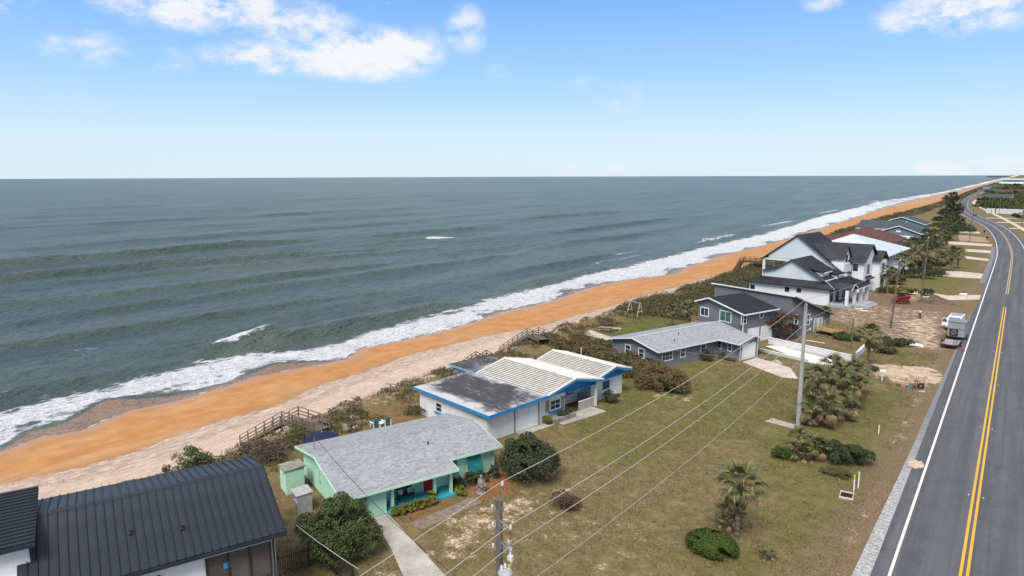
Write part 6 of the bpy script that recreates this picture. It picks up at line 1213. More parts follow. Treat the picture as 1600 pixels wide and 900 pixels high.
W5 = woodpole('dark wooden pole close to the bend, left of the road', 1514.7, 379, 324, .3, False, .13, True); W6 = woodpole('pole in front of the tall dark evergreens', 1499, 356, 305, .1, True, .15, True); W7 = woodpole('short grey pole behind the bend trees', 1508, 357, 333, 0, False, .13)
W8 = woodpole('pole at the right edge beyond the sidewalk', 1597, 352, 318, 0, True, .13); W9 = woodpole('pole beside the white fence', 1561, 336, 312, 0, False, .13); W10 = woodpole('pole behind the left end of the white fence', 1549, 334, 308, 0, False, .13)
W11 = woodpole('left pole of the far cluster on the straight', 1528, 314, 290, 0, True, .16); W12 = woodpole('right pole of the far cluster on the straight', 1534, 310, 291, 0, True, .16); W13 = woodpole('farthest pole seen along the road', 1562, 293, 281, 0, False, .2)
def wire(label, a, b, sag=.6, r=.022, cat='wire', name='power_line', group=None, m=WIRE):
    a, b = Vector(a), Vector(b); n = 18; o = a.copy(); mb = MB(); mb.tube([a.lerp(b, i / n) - Vector((0, 0, sag * 4 * (i / n) * (1 - i / n))) - o for i in range(n + 1)], r, 5)
    return tag(part(name, mb, m, None, tuple(o)), label, cat, group)
c0 = Vector((P0[0], P0[1], 0)); c1 = Vector((*C1, 0))
A0, B0, D0, N0 = c0 + Vector((.08, .14, H0 + .8)), c0 + Vector((.88, -.36, H0 - .70)), c0 + Vector((.88, -.36, H0 - 1.66)), c0 + Vector((.25, 0, H0 - 4.6))
A1, B1, D1, N1 = c1 + Vector((0, -.2, H1 + .5)), c1 + Vector((.55, 0, H1 - 1.35)), c1 + Vector((.5, 0, H1 - 2.35)), c1 + Vector((.2, 0, H1 - 5.2))
for nm, a, b in (('topmost', A0, A1), ('second', B0, B1), ('third', D0, D1), ('lowest', N0, N1)): wire('%s line from the near wooden pole to the concrete pole' % nm, a, b, .75, .0155 if nm != 'lowest' else .012, group='lines between the two near poles')
pb = Vector((PX0 - .3, P0[1] - 56, 0)) - c0
for nm, a in (('topmost', A0), ('second', B0), ('third', D0)): wire('%s line leaving the near wooden pole toward the bottom of the view' % nm, a, a + pb, .9, .0155, group='lines running out below the near pole')
pz = copy_tree(POLE0); pz.location = (c0.x + pb.x, c0.y + pb.y, 0); pz['label'] = 'wooden power pole at the far end of the lines behind the viewpoint'
for nm, a, b in (('topmost', A1, W3 + Vector((0, 0, .2))), ('second', B1, W3 + Vector((-.8, 0, -.4))), ('third', D1, W3 + Vector((.8, 0, -.4)))): wire('%s line from the concrete pole to the leaning pole' % nm, a, b, .8, .015, group='lines beyond the concrete pole')
for nm, a, b in (('line from the leaning pole to the pole by the dirt heap', W3, W4), ('line from the pole by the dirt heap toward the bend', W4, W5), ('line from the bend pole to the evergreens pole', W5, W6)): wire(nm, a, b, .8, .014, group='lines along the far lots')
wire('service cable from the near pole up to the mast on the mint house', c0 + Vector((-.15, 0, H0 - 5.2)), Vector(GR.w(-7.6, -1.87, zt(-7.7) + 1.15)), .7, .018, m=DARK, name='service_cable', cat='cable')
wire('pale cable running from the round tree down past the picket fence', (*at(462, 820, 3.2), 3.2), (*at(560, 889, 2.2), 2.2), .1, .02, name='service_cable', cat='cable')
wire('thin service cable crossing the lawn to the small grey house gable', N1, Vector(G1.w(-6, -12.4, 3.0)), .8, .014, name='service_cable', cat='cable')
wire('thin service cable from the concrete pole to the garage wing', D1 + Vector((0, 0, -1.2)), Vector(G1.w(.3, 2.0, 3.4)), .3, .014, name='service_cable', cat='cable')

# ------------------------------------------------------------------ beach stairs
def stairs(label, land, run, down, wood, w=1.5, zt_=.45, rz=0., drop=None, rails=True, cat='stairs'):
    """boardwalk heading to the sea (local -X), then a flight down to the sand"""
    t = thing('beach_stairs', label, cat, (land[0], land[1], 0), rz); n = max(2, int(run / .2))
    zb = -3.9 if drop is None else zt_ - drop
    bm_ = MB().box(-.085, .085, -w / 2, w / 2, -.05, 0).mesh('board', wood)
    for k in range(n): link('board', bm_, t, (-(k + .5) * run / n, 0, zt_ + RNG.uniform(-.008, .008)))
    ns = max(3, int((zt_ - zb) / .19)); tr_ = MB().box(-down / ns * .56, down / ns * .56, -w / 2 + .06, w / 2 - .06, -.05, 0).mesh('tread', wood)
    for k in range(ns): f = (k + .5) / ns; link('tread', tr_, t, (-run - down * f, 0, zt_ + (zb - zt_) * f))
    for s in (-1, 1):
        y = s * (w / 2 + .03)
        part('stringer', MB().bar((0, y, zt_ - .15), (-run, y, zt_ - .15), .05, .24), wood, t); part('stringer', MB().bar((-run, y, zt_ - .18), (-run - down, y, zb - .1), .05, .28), wood, t)
        xs = [0 - run * k / max(1, round(run / 1.6)) for k in range(round(run / 1.6) + 1)]
        for x in xs: part('post', MB().box(x - .05, x + .05, y - .05, y + .05, -2.2 if x < -run * .5 else -.6, zt_ + 1.02), wood, t)
        m_ = max(2, round(down / 1.5))
        for k in range(1, m_ + 1): f = k / m_; z = zt_ + (zb - zt_) * f; part('post', MB().box(-run - down * f - .05, -run - down * f + .05, y - .05, y + .05, z - 1.2, z + 1.0), wood, t)
        if rails:
            for q, hh in ((1.03, .05), (.62, .13), (.28, .13)):
                part('rail', MB().bar((0, y, zt_ + q), (-run - .03, y, zt_ + q), .12 if q > 1 else .04, hh), wood, t); part('rail', MB().bar((-run, y, zt_ + q), (-run - down, y, zb + q), .12 if q > 1 else .04, hh), wood, t)
    return t
SWOOD = mat('stair_timber', (.17, .135, .105), .9, .3, 2, 10, .3); DWOOD = mat('dark_stair_timber', (.105, .072, .05), .9, .3, 2, 10, .3)
def stairs_px(label, land, sea, foot, z, wood, w):
    a = Vector(at(*land, z)); b = Vector(at(*sea, z)); c = Vector(at(*foot, -3.9)); d = c - a; n_ = d.normalized(); run = (b - a).dot(n_)
    stairs(label, tuple(a), run, max(2.2, d.length - run), wood, w, z, math.atan2(-d.y, -d.x))
stairs_px('grey boardwalk and railed stairs down to the beach behind the mint house', (503, 671), (436, 660), (388, 690), .5, SWOOD, 1.9)
stairs_px('short dark railed stairs beside the flat roofed cabana', (772, 572), (733, 562), (716, 583), .6, DWOOD, 1.5)
stairs_px('tall railed stairs with a landing above the beach beyond the tiled house', (850, 530), (820, 524), (789, 550), 1.1, SWOOD, 1.9)
stairs_px('dark low railed stairs beside the picnic table', (950, 507), (930, 503), (912, 517), .3, DWOOD, 1.5)
stairs('dark railed boardwalk with a lookout over the beach by the white farmhouses', (-51.5, 187), 8.8, 3.0, DWOOD, 3.0, 1.9, -R(2))
# ------------------------------------------------------------------ garden things
NAVY = mat('navy_canvas', (.010, .016, .05), .85, .2, 2); TURQF = mat('turquoise_plastic', (.02, .28, .28), .5); WPL = mat('white_plastic', (.72, .73, .72), .45, .06)
x, y = at(503, 684, 2.2); t = thing('patio_umbrella', 'open navy umbrella behind the left end of the mint house roof', 'umbrella', (x, y, 0)); n = 8; mb = MB()
R0 = 1.75; rim = [(R0 * math.cos(2 * math.pi * k / n), R0 * math.sin(2 * math.pi * k / n), 2.05) for k in range(n)]; mid = [(R0 * .55 * math.cos(2 * math.pi * k / n), R0 * .55 * math.sin(2 * math.pi * k / n), 2.50) for k in range(n)]
for k in range(n): j = (k + 1) % n; mb.add([rim[k], rim[j], mid[j], mid[k], (0, 0, 2.72)], [(0, 1, 2, 3), (3, 2, 4)])
for k in range(n): j = (k + 1) % n; mb.add([rim[k], rim[j], (rim[j][0], rim[j][1], 1.9), (rim[k][0], rim[k][1], 1.9)], [(0, 3, 2, 1)])
part('canopy', mb, NAVY, t); part('pole', MB().tube([(0, 0, 0), (0, 0, 2.85)], .03, 8), WPL, t); part('base', MB()._lathe([(.28, 0), (.28, .06), (.06, .12)], 14, (0, 0, 0)), CONC, t)
def garden_chair(label, xy, rz, m, fm, group, adir=False):
    t = thing('garden_chair', label, 'chair', (*xy, 0), rz, group)
    lean = .30 if adir else .16; sh = .32 if adir else .42; bh = 1.0 if adir else .95
    for k in range(5): part('seat_slat', MB().slab([(.28 - k * .125, -.27, sh + .02 - k * (.03 if adir else .005)), (.39 - k * .125, -.27, sh + .02 - k * (.03 if adir else .005)), (.39 - k * .125, .27, sh + .02 - k * (.03 if adir else .005)), (.28 - k * .125, .27, sh + .02 - k * (.03 if adir else .005))], .025), m, t)
    for k in range(5): y = -.26 + k * .105; part('back_slat', MB().slab([(-.24, y, sh - .08), (-.24, y + .095, sh - .08), (-.24 - lean, y + .095, bh + .05 * (2 - abs(k - 2))), (-.24 - lean, y, bh + .05 * (2 - abs(k - 2)))], .025, (-1, 0, 0)), m, t)
    for s in (-1, 1):
        part('armrest', MB().box(-.34, .42, s * .34 - .06, s * .34 + .06, .58, .61), fm, t); part('leg', MB().box(.33, .39, s * .32 - .03, s * .32 + .03, 0, .579), fm, t); part('leg', MB().slab([(-.28, s * .32 - .03, .579), (-.21, s * .32 - .03, .579), (-.34, s * .32 - .03, 0), (-.41, s * .32 - .03, 0)], .06, (0, 1, 0)), fm, t)
    return t
for k, (u, v, lb) in enumerate(((586, 668, 'left turquoise chair beside the small white table on the dune'), (604, 665, 'right turquoise chair beside the small white table on the dune'))): garden_chair(lb, at(u, v), 2.9, TURQF, WPL, 'turquoise chairs behind the mint house')
t = thing('side_table', 'small white table between the two turquoise chairs', 'table', (*at(595, 667), 0)); part('tabletop', MB().box(-.3, .3, -.3, .3, .42, .46), WPL, t)
for sx in (-.25, .25):
    for sy in (-.25, .25): part('leg', MB().box(sx - .025, sx + .025, sy - .025, sy + .025, 0, .42), WPL, t)
CRM = mat('cream_cushion', (.60, .53, .42), .9)
for k, (u, v, lb) in enumerate(((541, 675, 'left low dark lounge chair with cream seat behind the roof'), (557, 672, 'right low dark lounge chair with cream seat behind the roof'))): garden_chair(lb, at(u, v), 2.2 + .9 * k, CRM, WOODD, 'lounge chairs behind the mint house', True)
ST = mat('weathered_stone', (.25, .235, .205), .95, .3, 5, 14, .6)
t = thing('stone_statue', 'seated weathered stone garden statue on a base before the dark shrubs', 'statue', (*at(752, 771), 0), -.2)
part('base', MB()._lathe([(.42, 0), (.46, .1), (.36, .2), (.33, .42), (.40, .48), (.38, .55)], 12, (0, 0, 0)), ST, t)
part('figure', MB().tube([(0, 0, .5), (0, 0, .7), (-.03, 0, .95), (-.02, 0, 1.18), (0, 0, 1.27), (.02, 0, 1.36), (.02, 0, 1.52), (.0, 0, 1.6)], [.30, .32, .22, .24, .09, .11, .12, .03], 12).tube([(.05, -.2, .68), (.34, -.22, .72), (.32, -.1, .56)], [.13, .11, .07], 8).tube([(.05, .2, .68), (.34, .22, .72), (.32, .1, .56)], [.13, .11, .07], 8).tube([(-.02, -.24, 1.15), (.05, -.32, .92), (.25, -.12, .80)], [.08, .065, .05], 8).tube([(-.02, .24, 1.15), (.05, .32, .92), (.25, .12, .80)], [.08, .065, .05], 8), ST, t, smooth=True)
TP = mat('old_post_wood', (.24, .175, .12), .95, .3, 2)
for u, v, vt, lb, tt in ((605, 632, 605, 'wooden clothesline post with a crossbar leaning on the dune', True), (634, 648, 620, 'bare leaning pole beside the clothesline post', False)):
    x, y = at(u, v, .1); t = thing('clothes_post' if tt else 'leaning_pole', lb, 'post', (x, y, 0)); hh = 2.4
    part('post', MB().tube([(0, 0, -.3), (.25, .35, hh)], .055, 8), TP, t)
    if tt: part('crossbar', MB().bar((-.35, .15, hh - .02), (.85, .55, hh + .02), .09), TP, t)
x, y = at(718, 712 - 126, 0); x, y = at(715, 577, 0)
tag(part('white_pipe', MB().tube([(0, 0, -.2), (0, 0, 1.9)], .05, 8)._lathe([(.05, 1.9), (.09, 1.92), (.09, 2.0), (.02, 2.04)], 8, (0, 0, 0)), WPL, None, (*at(908, 566), 0)), 'thin white pipe standing in the sea grapes behind the tiled roof', 'pipe')
t = thing('swing_frame', 'white A-frame swing stand on the dune edge', 'swing', (*at(992, 492), 0), R(-20)); WTM = mat('white_timber', (.50, .49, .46), .8, .15)
for x in (-1.3, 1.3):
    for s in (-1, 1): part('leg', MB().bar((x, s * .75, -.1), (x, s * .06, 2.3), .10), WTM, t)
    part('brace', MB().bar((x, -.5, .8), (x, .5, .8), .08), WTM, t)
part('top_beam', MB().bar((-1.5, 0, 2.36), (1.5, 0, 2.36), .08), WTM, t); pass
t = thing('picnic_table', 'weathered picnic table with pale top beside the walkway end', 'picnic table', (*at(946, 518), 0), R(20))
for k in range(5): part('top_plank', MB().box(-1.0, 1.0, -.4 + k * .165, -.25 + k * .165, .70, .74), LWOOD, t)
for s in (-1, 1):
    part('bench', MB().box(-1.0, 1.0, s * .75 - .13, s * .75 + .13, .42, .46), LWOOD, t)
    for x in (-.7, .7): part('leg', MB().bar((x, s * .78, 0), (x, s * .2, .69), .08), DWOOD, t)
for x in (-.7, .7): part('cross_piece', MB().bar((x, -.8, .39), (x, .8, .39), .06, .1), DWOOD, t)
tag(part('stone_bench', MB().box(-.9, .9, -.25, .25, .38, .48).box(-.75, -.55, -.2, .2, 0, .379).box(.55, .75, -.2, .2, 0, .379), CONCP, None, (*at(962, 517), 0), (0, 0, R(30))), 'pale stone bench to the right of the picnic table', 'bench')
# roadside
MW = mat('mailbox_white', (.68, .68, .66), .5)
t = thing('mailbox', 'white mailbox on a white post standing by the sand track', 'mailbox', (*at(1378, 594), 0), .4); part('post', MB().box(-.08, .08, -.08, .08, 0, 1.0), MW, t); part('box', MB().tube([(-.32, 0, 1.15), (.32, 0, 1.15)], .17, 10).box(-.32, .32, -.17, .17, 1.0, 1.15), MW, t); part('flag', MB().box(.05, .09, .18, .2, 1.1, 1.35), RED, t)
for u, v, c, lb in ((1334, 768, (.62, .46, .03), 'yellow-topped marker post next to the drain box'), (1341, 763, (.6, .6, .58), 'white marker post next to the drain box'), (1373, 678, (.6, .6, .58), 'short white marker post alone on the verge grass')):
    t = thing('marker_post', lb, 'marker post', (*at(u, v), 0)); hh = 1.05 if v > 700 else .55; part('post', MB().box(-.045, .045, -.02, .02, -.1, hh), WPL, t); part('cap', MB().box(-.06, .06, -.03, .03, hh, hh + .35), mat('marker_%d' % v, c, .5), t)
x, y = at(1323, 775); t = thing('drain_box', 'open square drain box with pale concrete rim in the verge grass', 'drain', (x, y, 0), .1)
for a in ((-.5, .5, -.68, -.5), (-.5, .5, .5, .68)): part('rim', MB().box(*a, -.1, .10), CONCP, t)
for a in ((-.5, -.42, -.499, .499), (.42, .5, -.499, .499)): part('rim', MB().box(*a, -.1, .085), CONC, t)
part('pit', MB().box(-.45, .45, -.5, .5, -.09, .03), mat('dark_soil', (.028, .02, .014), 1., .3, 5), t)
for k in range(5): part('grate_bar', MB().box(-.44, .44, -.42 + k * .19, -.38 + k * .19, .05, .07), DARK, t)
BR2 = mat('rusty_brown', (.19, .085, .045), .8, .3, 5); BLB = mat('blue_bucket', (.10, .28, .50), .5); RUB = mat('black_rubber', (.018, .018, .02), .7)
x, y = at(1424, 606)
def small(name, label, cat, mb, m, dx, dy, z=0, rz=0., smooth=False): return tag(part(name, mb, m, None, (x + dx, y + dy, z), (0, 0, rz), smooth), label, cat)
def torus(R_, r_, n=18, k=8): 
    mb = MB(); mb.tube([(R_ * math.cos(2 * math.pi * i / n), 0, R_ * math.sin(2 * math.pi * i / n)) for i in range(n + 1)], r_, k, False); return mb
small('tire', 'black tire standing at the roadside junk pile', 'tire', torus(.27, .12), RUB, .95, .1, .37, .5, True); small('bucket', 'pale blue bucket at the front of the roadside junk pile', 'bucket', MB()._lathe([(.16, 0), (.22, .36), (.2, .36), (.15, .05)], 14, (0, 0, 0)), BLB, -.3, -.35)
small('cardboard_box', 'flattened tan box behind the blue bucket', 'box', MB().box(-.45, .45, -.3, .3, 0, .3).slab([(-.45, -.3, .3), (-.45, .3, .3), (-.8, .3, .42), (-.8, -.3, .42)], .02), mat('cardboard', (.36, .24, .14), .9), -.75, .2, 0, .3); small('broken_chair', 'broken rusty brown chair in the roadside junk pile', 'chair', MB().box(-.25, .25, -.25, .25, .38, .43).bar((-.22, -.22, 0), (-.22, -.22, .38), .05).bar((.22, .22, 0), (.22, .22, .85), .05).bar((.22, -.22, 0), (.22, -.22, .85), .05).bar((.22, -.22, .8), (.22, .22, .8), .05, .12), BR2, .3, .2, 0, .7); small('timber_scrap', 'scrap of brown timber in front of the black tire', 'timber', MB().bar((-.5, 0, .06), (.5, .1, .16), .12, .08), BR2, .35, -.3, 0)
x, y = at(1432, 540); small('plastic_sheet', 'crumpled white plastic sheet on the ground at the edge of the dirt site', 'plastic sheet', MB().slab([(-.9, -.5, .05), (.2, -.6, .12), (1.0, -.3, .04), (.7, .5, .2), (-.1, .4, .3), (-.8, .3, .08)], .05), mat('plastic_white', (.62, .65, .68), .5), 0, 0); small('rubble', 'small pile of pale rubble beside the white plastic sheet', 'rubble', MB().box(-.3, .1, -.2, .2, 0, .2).box(.2, .6, -.1, .3, 0, .14).box(-.1, .3, .35, .6, 0, .16), CONCP, -1.4, .5, 0, .4)
tag(part('white_bag', MB()._lathe([(.2, 0), (.42, .12), (.45, .35), (.2, .55), (.05, .65)], 10, (0, 0, 0)), mat('plastic_white', (.62, .65, .68), .5), None, (*at(1360, 549), 0), smooth=True), 'white bag slumped behind the tall palm trunk', 'bag')
# ------------------------------------------------------------------ dirt site: heap, loader, person, trailer, van
def heap(label, u, v, rx, ry, hh, c):
    n = 26; ys_, xs_ = np.meshgrid(np.linspace(-1, 1, n), np.linspace(-1, 1, n), indexing='ij'); rr = np.sqrt(xs_ ** 2 + ys_ ** 2); Z_ = hh * np.clip(1 - rr, 0, 1) ** .85 * (.8 + .5 * fbm(xs_ * 3 + u, ys_ * 3, 7, 3)) - .03
    o = link('dirt_heap', grid('dirt_heap', xs_ * rx, ys_ * ry, Z_, mat('heap_%d' % u, c, .98, .35, 1.2, 6, .7)), None, (*at(u, v), 0)); tag(o, label, 'dirt heap')
heap('dark brown heap of dug soil beside the pole on the site', 1462, 473, 3.4, 2.6, 1.5, (.13, .09, .065)); heap('low brown soil bank along the back of the dirt site', 1352, 462, 4.5, 2.0, .7, (.17, .11, .075)); heap('flattened brown mound behind the red loader', 1385, 462, 4.0, 1.8, .6, (.16, .105, .07))
LRED = mat('loader_red', (.26, .035, .022), .45, .2); x, y = at(1409, 474)
t = thing('track_loader', 'red compact track loader with black cab working on the dirt', 'loader', (x, y, 0), R(197))
part('chassis', MB().box(-1.1, .75, -.55, .55, .35, 1.15), LRED, t); part('engine_cover', MB().slab([(-1.35, -.5, 1.6), (-.4, -.5, 1.75), (-.4, .5, 1.75), (-1.35, .5, 1.6)], .6), LRED, t)
cb = part('cab', MB().add([(-.4, -.5, 1.16), (.7, -.5, 1.16), (.7, .5, 1.16), (-.4, .5, 1.16), (-.35, -.46, 2.15), (.45, -.46, 2.15), (.45, .46, 2.15), (-.35, .46, 2.15)], [(0, 3, 2, 1), (4, 5, 6, 7), (0, 1, 5, 4), (1, 2, 6, 5), (2, 3, 7, 6), (3, 0, 4, 7)]), RUB, t); part('cab_roof', MB().box(-.42, .52, -.52, .52, 2.151, 2.23), LRED, cb); part('window', MB().box(-.25, .4, -.505, -.48, 1.4, 2.0), glass(), cb)
for s in (-1, 1):
    mb = MB(); prof = [(-1.2, .12), (-1.3, .45), (-1.05, .78), (.7, .72), (1.0, .45), (.85, .06), (-.9, .0)]; n = len(prof); vs = [(p, s * .58, q) for p, q in prof] + [(p, s * .95, q) for p, q in prof]
    mb.add(vs, [tuple(range(n)), tuple(range(2 * n - 1, n - 1, -1))] + [(i, i + n, (i + 1) % n + n, (i + 1) % n) for i in range(n)]); tk = part('track', mb, RUB, t)
    for k in range(4): part('track_wheel', MB().tube([(-.9 + k * .55, s * .95, .3), (-.9 + k * .55, s * .99, .3)], .2, 12), LRED, tk)
    part('lift_arm', MB().bar((-1.2, s * .72, 1.55), (.7, s * .72, 1.25), .12, .22).bar((.7, s * .72, 1.25), (1.3, s * .72, .45), .12, .2), LRED, t)
part('bucket', MB().slab([(1.3, -.95, .1), (2.0, -.95, .05), (2.0, .95, .05), (1.3, .95, .1)], .06).slab([(1.3, -.95, .1), (1.3, .95, .1), (1.35, .95, .75), (1.35, -.95, .75)], .06, (-1, 0, 0)).box(1.3, 1.9, -.95, -.9, .1, .55).box(1.3, 1.9, .9, .95, .1, .55), mat('steel_bucket', (.20, .16, .14), .5, .3, metal=.3), t)
# a person
def skin(name, V, E, rad, m, parent=None, loc=(0, 0, 0), root=0, sub=1):
    me = bpy.data.meshes.new(name); me.from_pydata(V, E, []); me.update(); o = link(name, me, parent, loc); me.materials.append(m)
    md = o.modifiers.new('skin', 'SKIN'); md.use_smooth_shade = True; sv = me.skin_vertices[0].data
    for i, r in enumerate(rad): sv[i].radius = (r, r) if isinstance(r, (int, float)) else r
    sv[root].use_root = True; sb = o.modifiers.new('sub', 'SUBSURF'); sb.levels = sub; sb.render_levels = sub; return o
SKIN = mat('skin', (.42, .25, .17), .6, .08); HAIR = mat('dark_hair', (.03, .02, .015), .8); SHIRT = mat('white_shirt', (.66, .66, .64), .85, .12, 4); TRO = mat('dark_trousers', (.03, .03, .035), .85, .2, 4)
x, y = at(1437, 498); t = thing('person', 'person in white shirt and dark trousers walking on the bare dirt', 'person', (x, y, .02), R(-70))
V = [(0, 0, .95), (0, 0, 1.12), (0, 0, 1.32), (.01, 0, 1.45), (.03, 0, 1.53), (.05, 0, 1.64), (.05, 0, 1.74), (0, .2, 1.42), (.04, .26, 1.16), (.2, .22, .98), (.27, .21, .93), (0, -.2, 1.42), (-.03, -.27, 1.16), (.17, -.24, 1.0), (.24, -.22, .96),
     (0, .1, .9), (.14, .1, .5), (.02, .1, .09), (.17, .11, .04), (0, -.1, .9), (-.02, -.1, .5), (-.25, -.1, .13), (-.13, -.11, .05)]
E = [(0, 1), (1, 2), (2, 3), (3, 4), (4, 5), (5, 6), (3, 7), (7, 8), (8, 9), (9, 10), (3, 11), (11, 12), (12, 13), (13, 14), (0, 15), (15, 16), (16, 17), (17, 18), (0, 19), (19, 20), (20, 21), (21, 22)]
RD = [(.14, .12), (.13, .11), (.16, .12), .1, .055, .095, .085, .065, .048, .036, .04, .065, .048, .036, .04, .09, .065, .042, .038, .09, .065, .042, .038]
body = skin('body', V, E, RD, SKIN, t)
part('hair', MB()._lathe([(.085, 0), (.108, .05), (.10, .12), (.05, .17), (.01, .18)], 12, (.035, 0, 1.62)), HAIR, t, smooth=True)
skin('shirt', [V[i] for i in (0, 1, 2, 3, 7, 8, 11, 12)], [(0, 1), (1, 2), (2, 3), (3, 4), (4, 5), (3, 6), (6, 7)], [(.165, .145), (.155, .135), (.18, .145), .12, .085, .072, .085, .072], SHIRT, t)
skin('trousers', [(0, 0, .98)] + [V[i] for i in (15, 16, 17, 19, 20, 21)], [(0, 1), (1, 2), (2, 3), (0, 4), (4, 5), (5, 6)], [(.16, .14), .11, .085, .065, .11, .085, .065], TRO, t)
for s, (p, q) in (('l', (V[17], V[18])), ('r', (V[21], V[22]))): part('shoe', MB().tube([(p[0] - .05, p[1], .055), (p[0] + .06, p[1], .06), (p[0] + .2, p[1], .04)], [.05, .055, .035], 8), RUB, t, smooth=True)
for k, (j, sg) in enumerate(((10, 1), (14, -1))):
    px_, py_, pz_ = V[j]; hd = MB()
    for f in range(4): hd.tube([(px_ + .0, py_ - .03 + .02 * f, pz_), (px_ + .07 - .008 * abs(f - 1), py_ - .03 + .02 * f, pz_ - .03), (px_ + .085 - .008 * abs(f - 1), py_ - .03 + .02 * f, pz_ - .07)], [.010, .009, .007], 6)
    hd.tube([(px_ - .01, py_ + sg * -.03, pz_), (px_ + .04, py_ + sg * -.055, pz_ - .02)], [.011, .008], 6); part('finger', hd, SKIN, t, smooth=True, kind='stuff')
# vehicles
def wheel(t, x, y, r=.36, w=.24, m=None):
    o = part('wheel', MB().tube([(x - w / 2, y, r), (x + w / 2, y, r)], r, 18), RUB, t); part('rim', MB().tube([(x - w / 2 - .012, y, r), (x + w / 2 + .012, y, r)], r * .6, 14), m or GALV, o)
VW = mat('van_white', (.72, .74, .76), .3, .05, .5, 6, .03, spec=.6); CARG = mat('tinted_glass', (.05, .09, .12), .06, .2, spec=.7)
x, y = at(1492, 513); t = thing('white_van', 'white pickup van facing the viewer with its side door open and roof panels', 'van', (x, y, 0), R(-4))
pr_ = [(-2.75, .55), (-2.7, .98), (-1.75, 1.2), (-1.0, 1.95), (-.2, 2.1), (2.5, 2.1), (2.75, 1.9), (2.8, .5), (2.2, .42), (-2.3, .40)]; n = len(pr_); mb = MB(); vs = [(-.95, a, b) for a, b in pr_] + [(.95, a, b) for a, b in pr_]
mb.add(vs, [tuple(range(n)), tuple(range(2 * n - 1, n - 1, -1))] + [(i, i + n, (i + 1) % n + n, (i + 1) % n) for i in range(n)]); part('body', mb, VW, t)
part('windscreen', MB().slab([(-.82, -1.72, 1.25), (.82, -1.72, 1.25), (.76, -1.04, 1.93), (-.76, -1.04, 1.93)], .03, (0, 1, .5)).xf(Matrix.Translation((0, -.02, .02))), CARG, t)
for s in (-1, 1):
    part('side_window', MB().box(s * .955 - .01, s * .955 + .01, -.9, .4, 1.25, 1.85), CARG, t); part('headlight', MB().box(s * .72 - .16, s * .72 + .16, -2.77, -2.7, .72, .92), mat('headlight_glass', (.6, .6, .62), .1), t)
    mb = MB().box(s * .98, s * 1.2, -1.5, -1.38, 1.2, 1.42); part('mirror', mb, RUB, t)
    for yy in (-1.85, 1.75): wheel(t, s * .88, yy)
part('grille', MB().box(-.5, .5, -2.77, -2.71, .66, .9), RUB, t); part('bumper', MB().box(-.9, .9, -2.86, -2.76, .40, .60), RUB, t)
for k in range(3): part('roof_panel', MB().box(-.75, .75, -.15 + k * .9, .62 + k * .9, 2.115, 2.17), mat('grey_roof_panel', (.30, .32, .34), .5), t)
d_ = part('door', MB().slab([(-.95, -1.35, .55), (-1.65, -1.75, .55), (-1.65, -1.75, 1.3), (-1.55, -1.6, 1.85), (-.95, -1.3, 1.9)], .06, (0, 1, 0)), VW, t); part('door_window', MB().slab([(-1.1, -1.47, 1.25), (-1.58, -1.72, 1.25), (-1.5, -1.63, 1.75), (-1.1, -1.42, 1.78)], .02, (0, -1, 0)), CARG, d_)
TG = mat('trailer_grey', (.30, .30, .31), .5, .15); x, y = at(1495, 529); t = thing('equipment_trailer', 'grey box equipment trailer with black round engine between van and flatbed', 'trailer', (x, y, 0), R(-4))
part('body', MB().box(-1.15, 1.15, -1.3, 1.3, .55, 2.75), TG, t); part('hopper_rim', MB().box(-1.22, 1.22, -1.37, 1.37, 2.751, 2.86), GALV, t); part('front_frame', MB().box(-1.15, -1.07, -1.36, -1.301, .6, 2.7).box(1.07, 1.15, -1.36, -1.301, .6, 2.7).box(-1.069, 1.069, -1.36, -1.301, 1.72, 1.8), GALV, t)
eg = part('engine', MB().box(-.85, .25, -1.45, -1.302, .75, 1.65), RUB, t); part('fan', torus(.32, .05, 16, 6), GALV, eg, (-.3, -1.47, 1.2)); 
for k in range(5): part('fan_blade', MB().box(-.03, .03, -.01, .01, .04, .24).xf(Matrix.Rotation(k * 1.2566, 4, 'Y')), GALV, eg, (-.3, -1.47, 1.2))
for s in (-1, 1): wheel(t, s * 1.28, .2, .40, .22)
part('drawbar', MB().bar((0, -1.3, .5), (0, -2.2, .5), .12), DARK, t)
x, y = at(1486, 541); t = thing('flatbed_trailer', 'low flatbed trailer with plank bed and black side racks', 'trailer', (x, y, 0), R(-4))
for k in range(8): part('plank', MB().box(-.98 + k * .245, -.755 + k * .245, -2.0, 2.0, .55, .61), mat('worn_bed_plank', (.36, .31, .26), .9, .25, 2), t)
part('frame', MB().box(-1.05, 1.05, -2.08, -2.001, .42, .64).box(-1.05, 1.05, 2.001, 2.08, .42, .64).box(-1.08, -1.0, -2.0, 2.0, .40, .545).box(1.0, 1.08, -2.0, 2.0, .40, .545), DARK, t)
for xx in (-1.02, .55):
    rk = part('rack', MB().bar((xx, -2.05, .62), (xx, -2.05, 1.5), .05).bar((xx + .42, -2.05, .62), (xx + .42, -2.05, 1.5), .05), DARK, t)
    for q in range(5): part('rung', MB().bar((xx, -2.05, .75 + q * .17), (xx + .42, -2.05, .75 + q * .17), .03), DARK, rk)
for s in (-1, 1): wheel(t, s * 1.15, .5, .34, .2); part('fender', MB().box(s * 1.15 - .14, s * 1.15 + .14, 0, 1.0, .74, .79), DARK, t)
part('drawbar', MB().bar((-.5, 2.0, .45), (0, 3.1, .45), .08).bar((.5, 2.0, .45), (0, 3.1, .45), .08), DARK, t)
t = thing('roadside_banner', 'tall thin post with small white flat banner beside the van', 'sign', (*at(1509, 482), 0)); part('pole', MB().tube([(0, 0, -.2), (0, 0, 2.7)], .04, 6), YWOOD, t); part('banner', MB().slab([(-1.3, 0, 2.6), (.05, 0, 2.65), (.0, .5, 2.78), (-1.0, .55, 2.75)], .05), WPL, t)
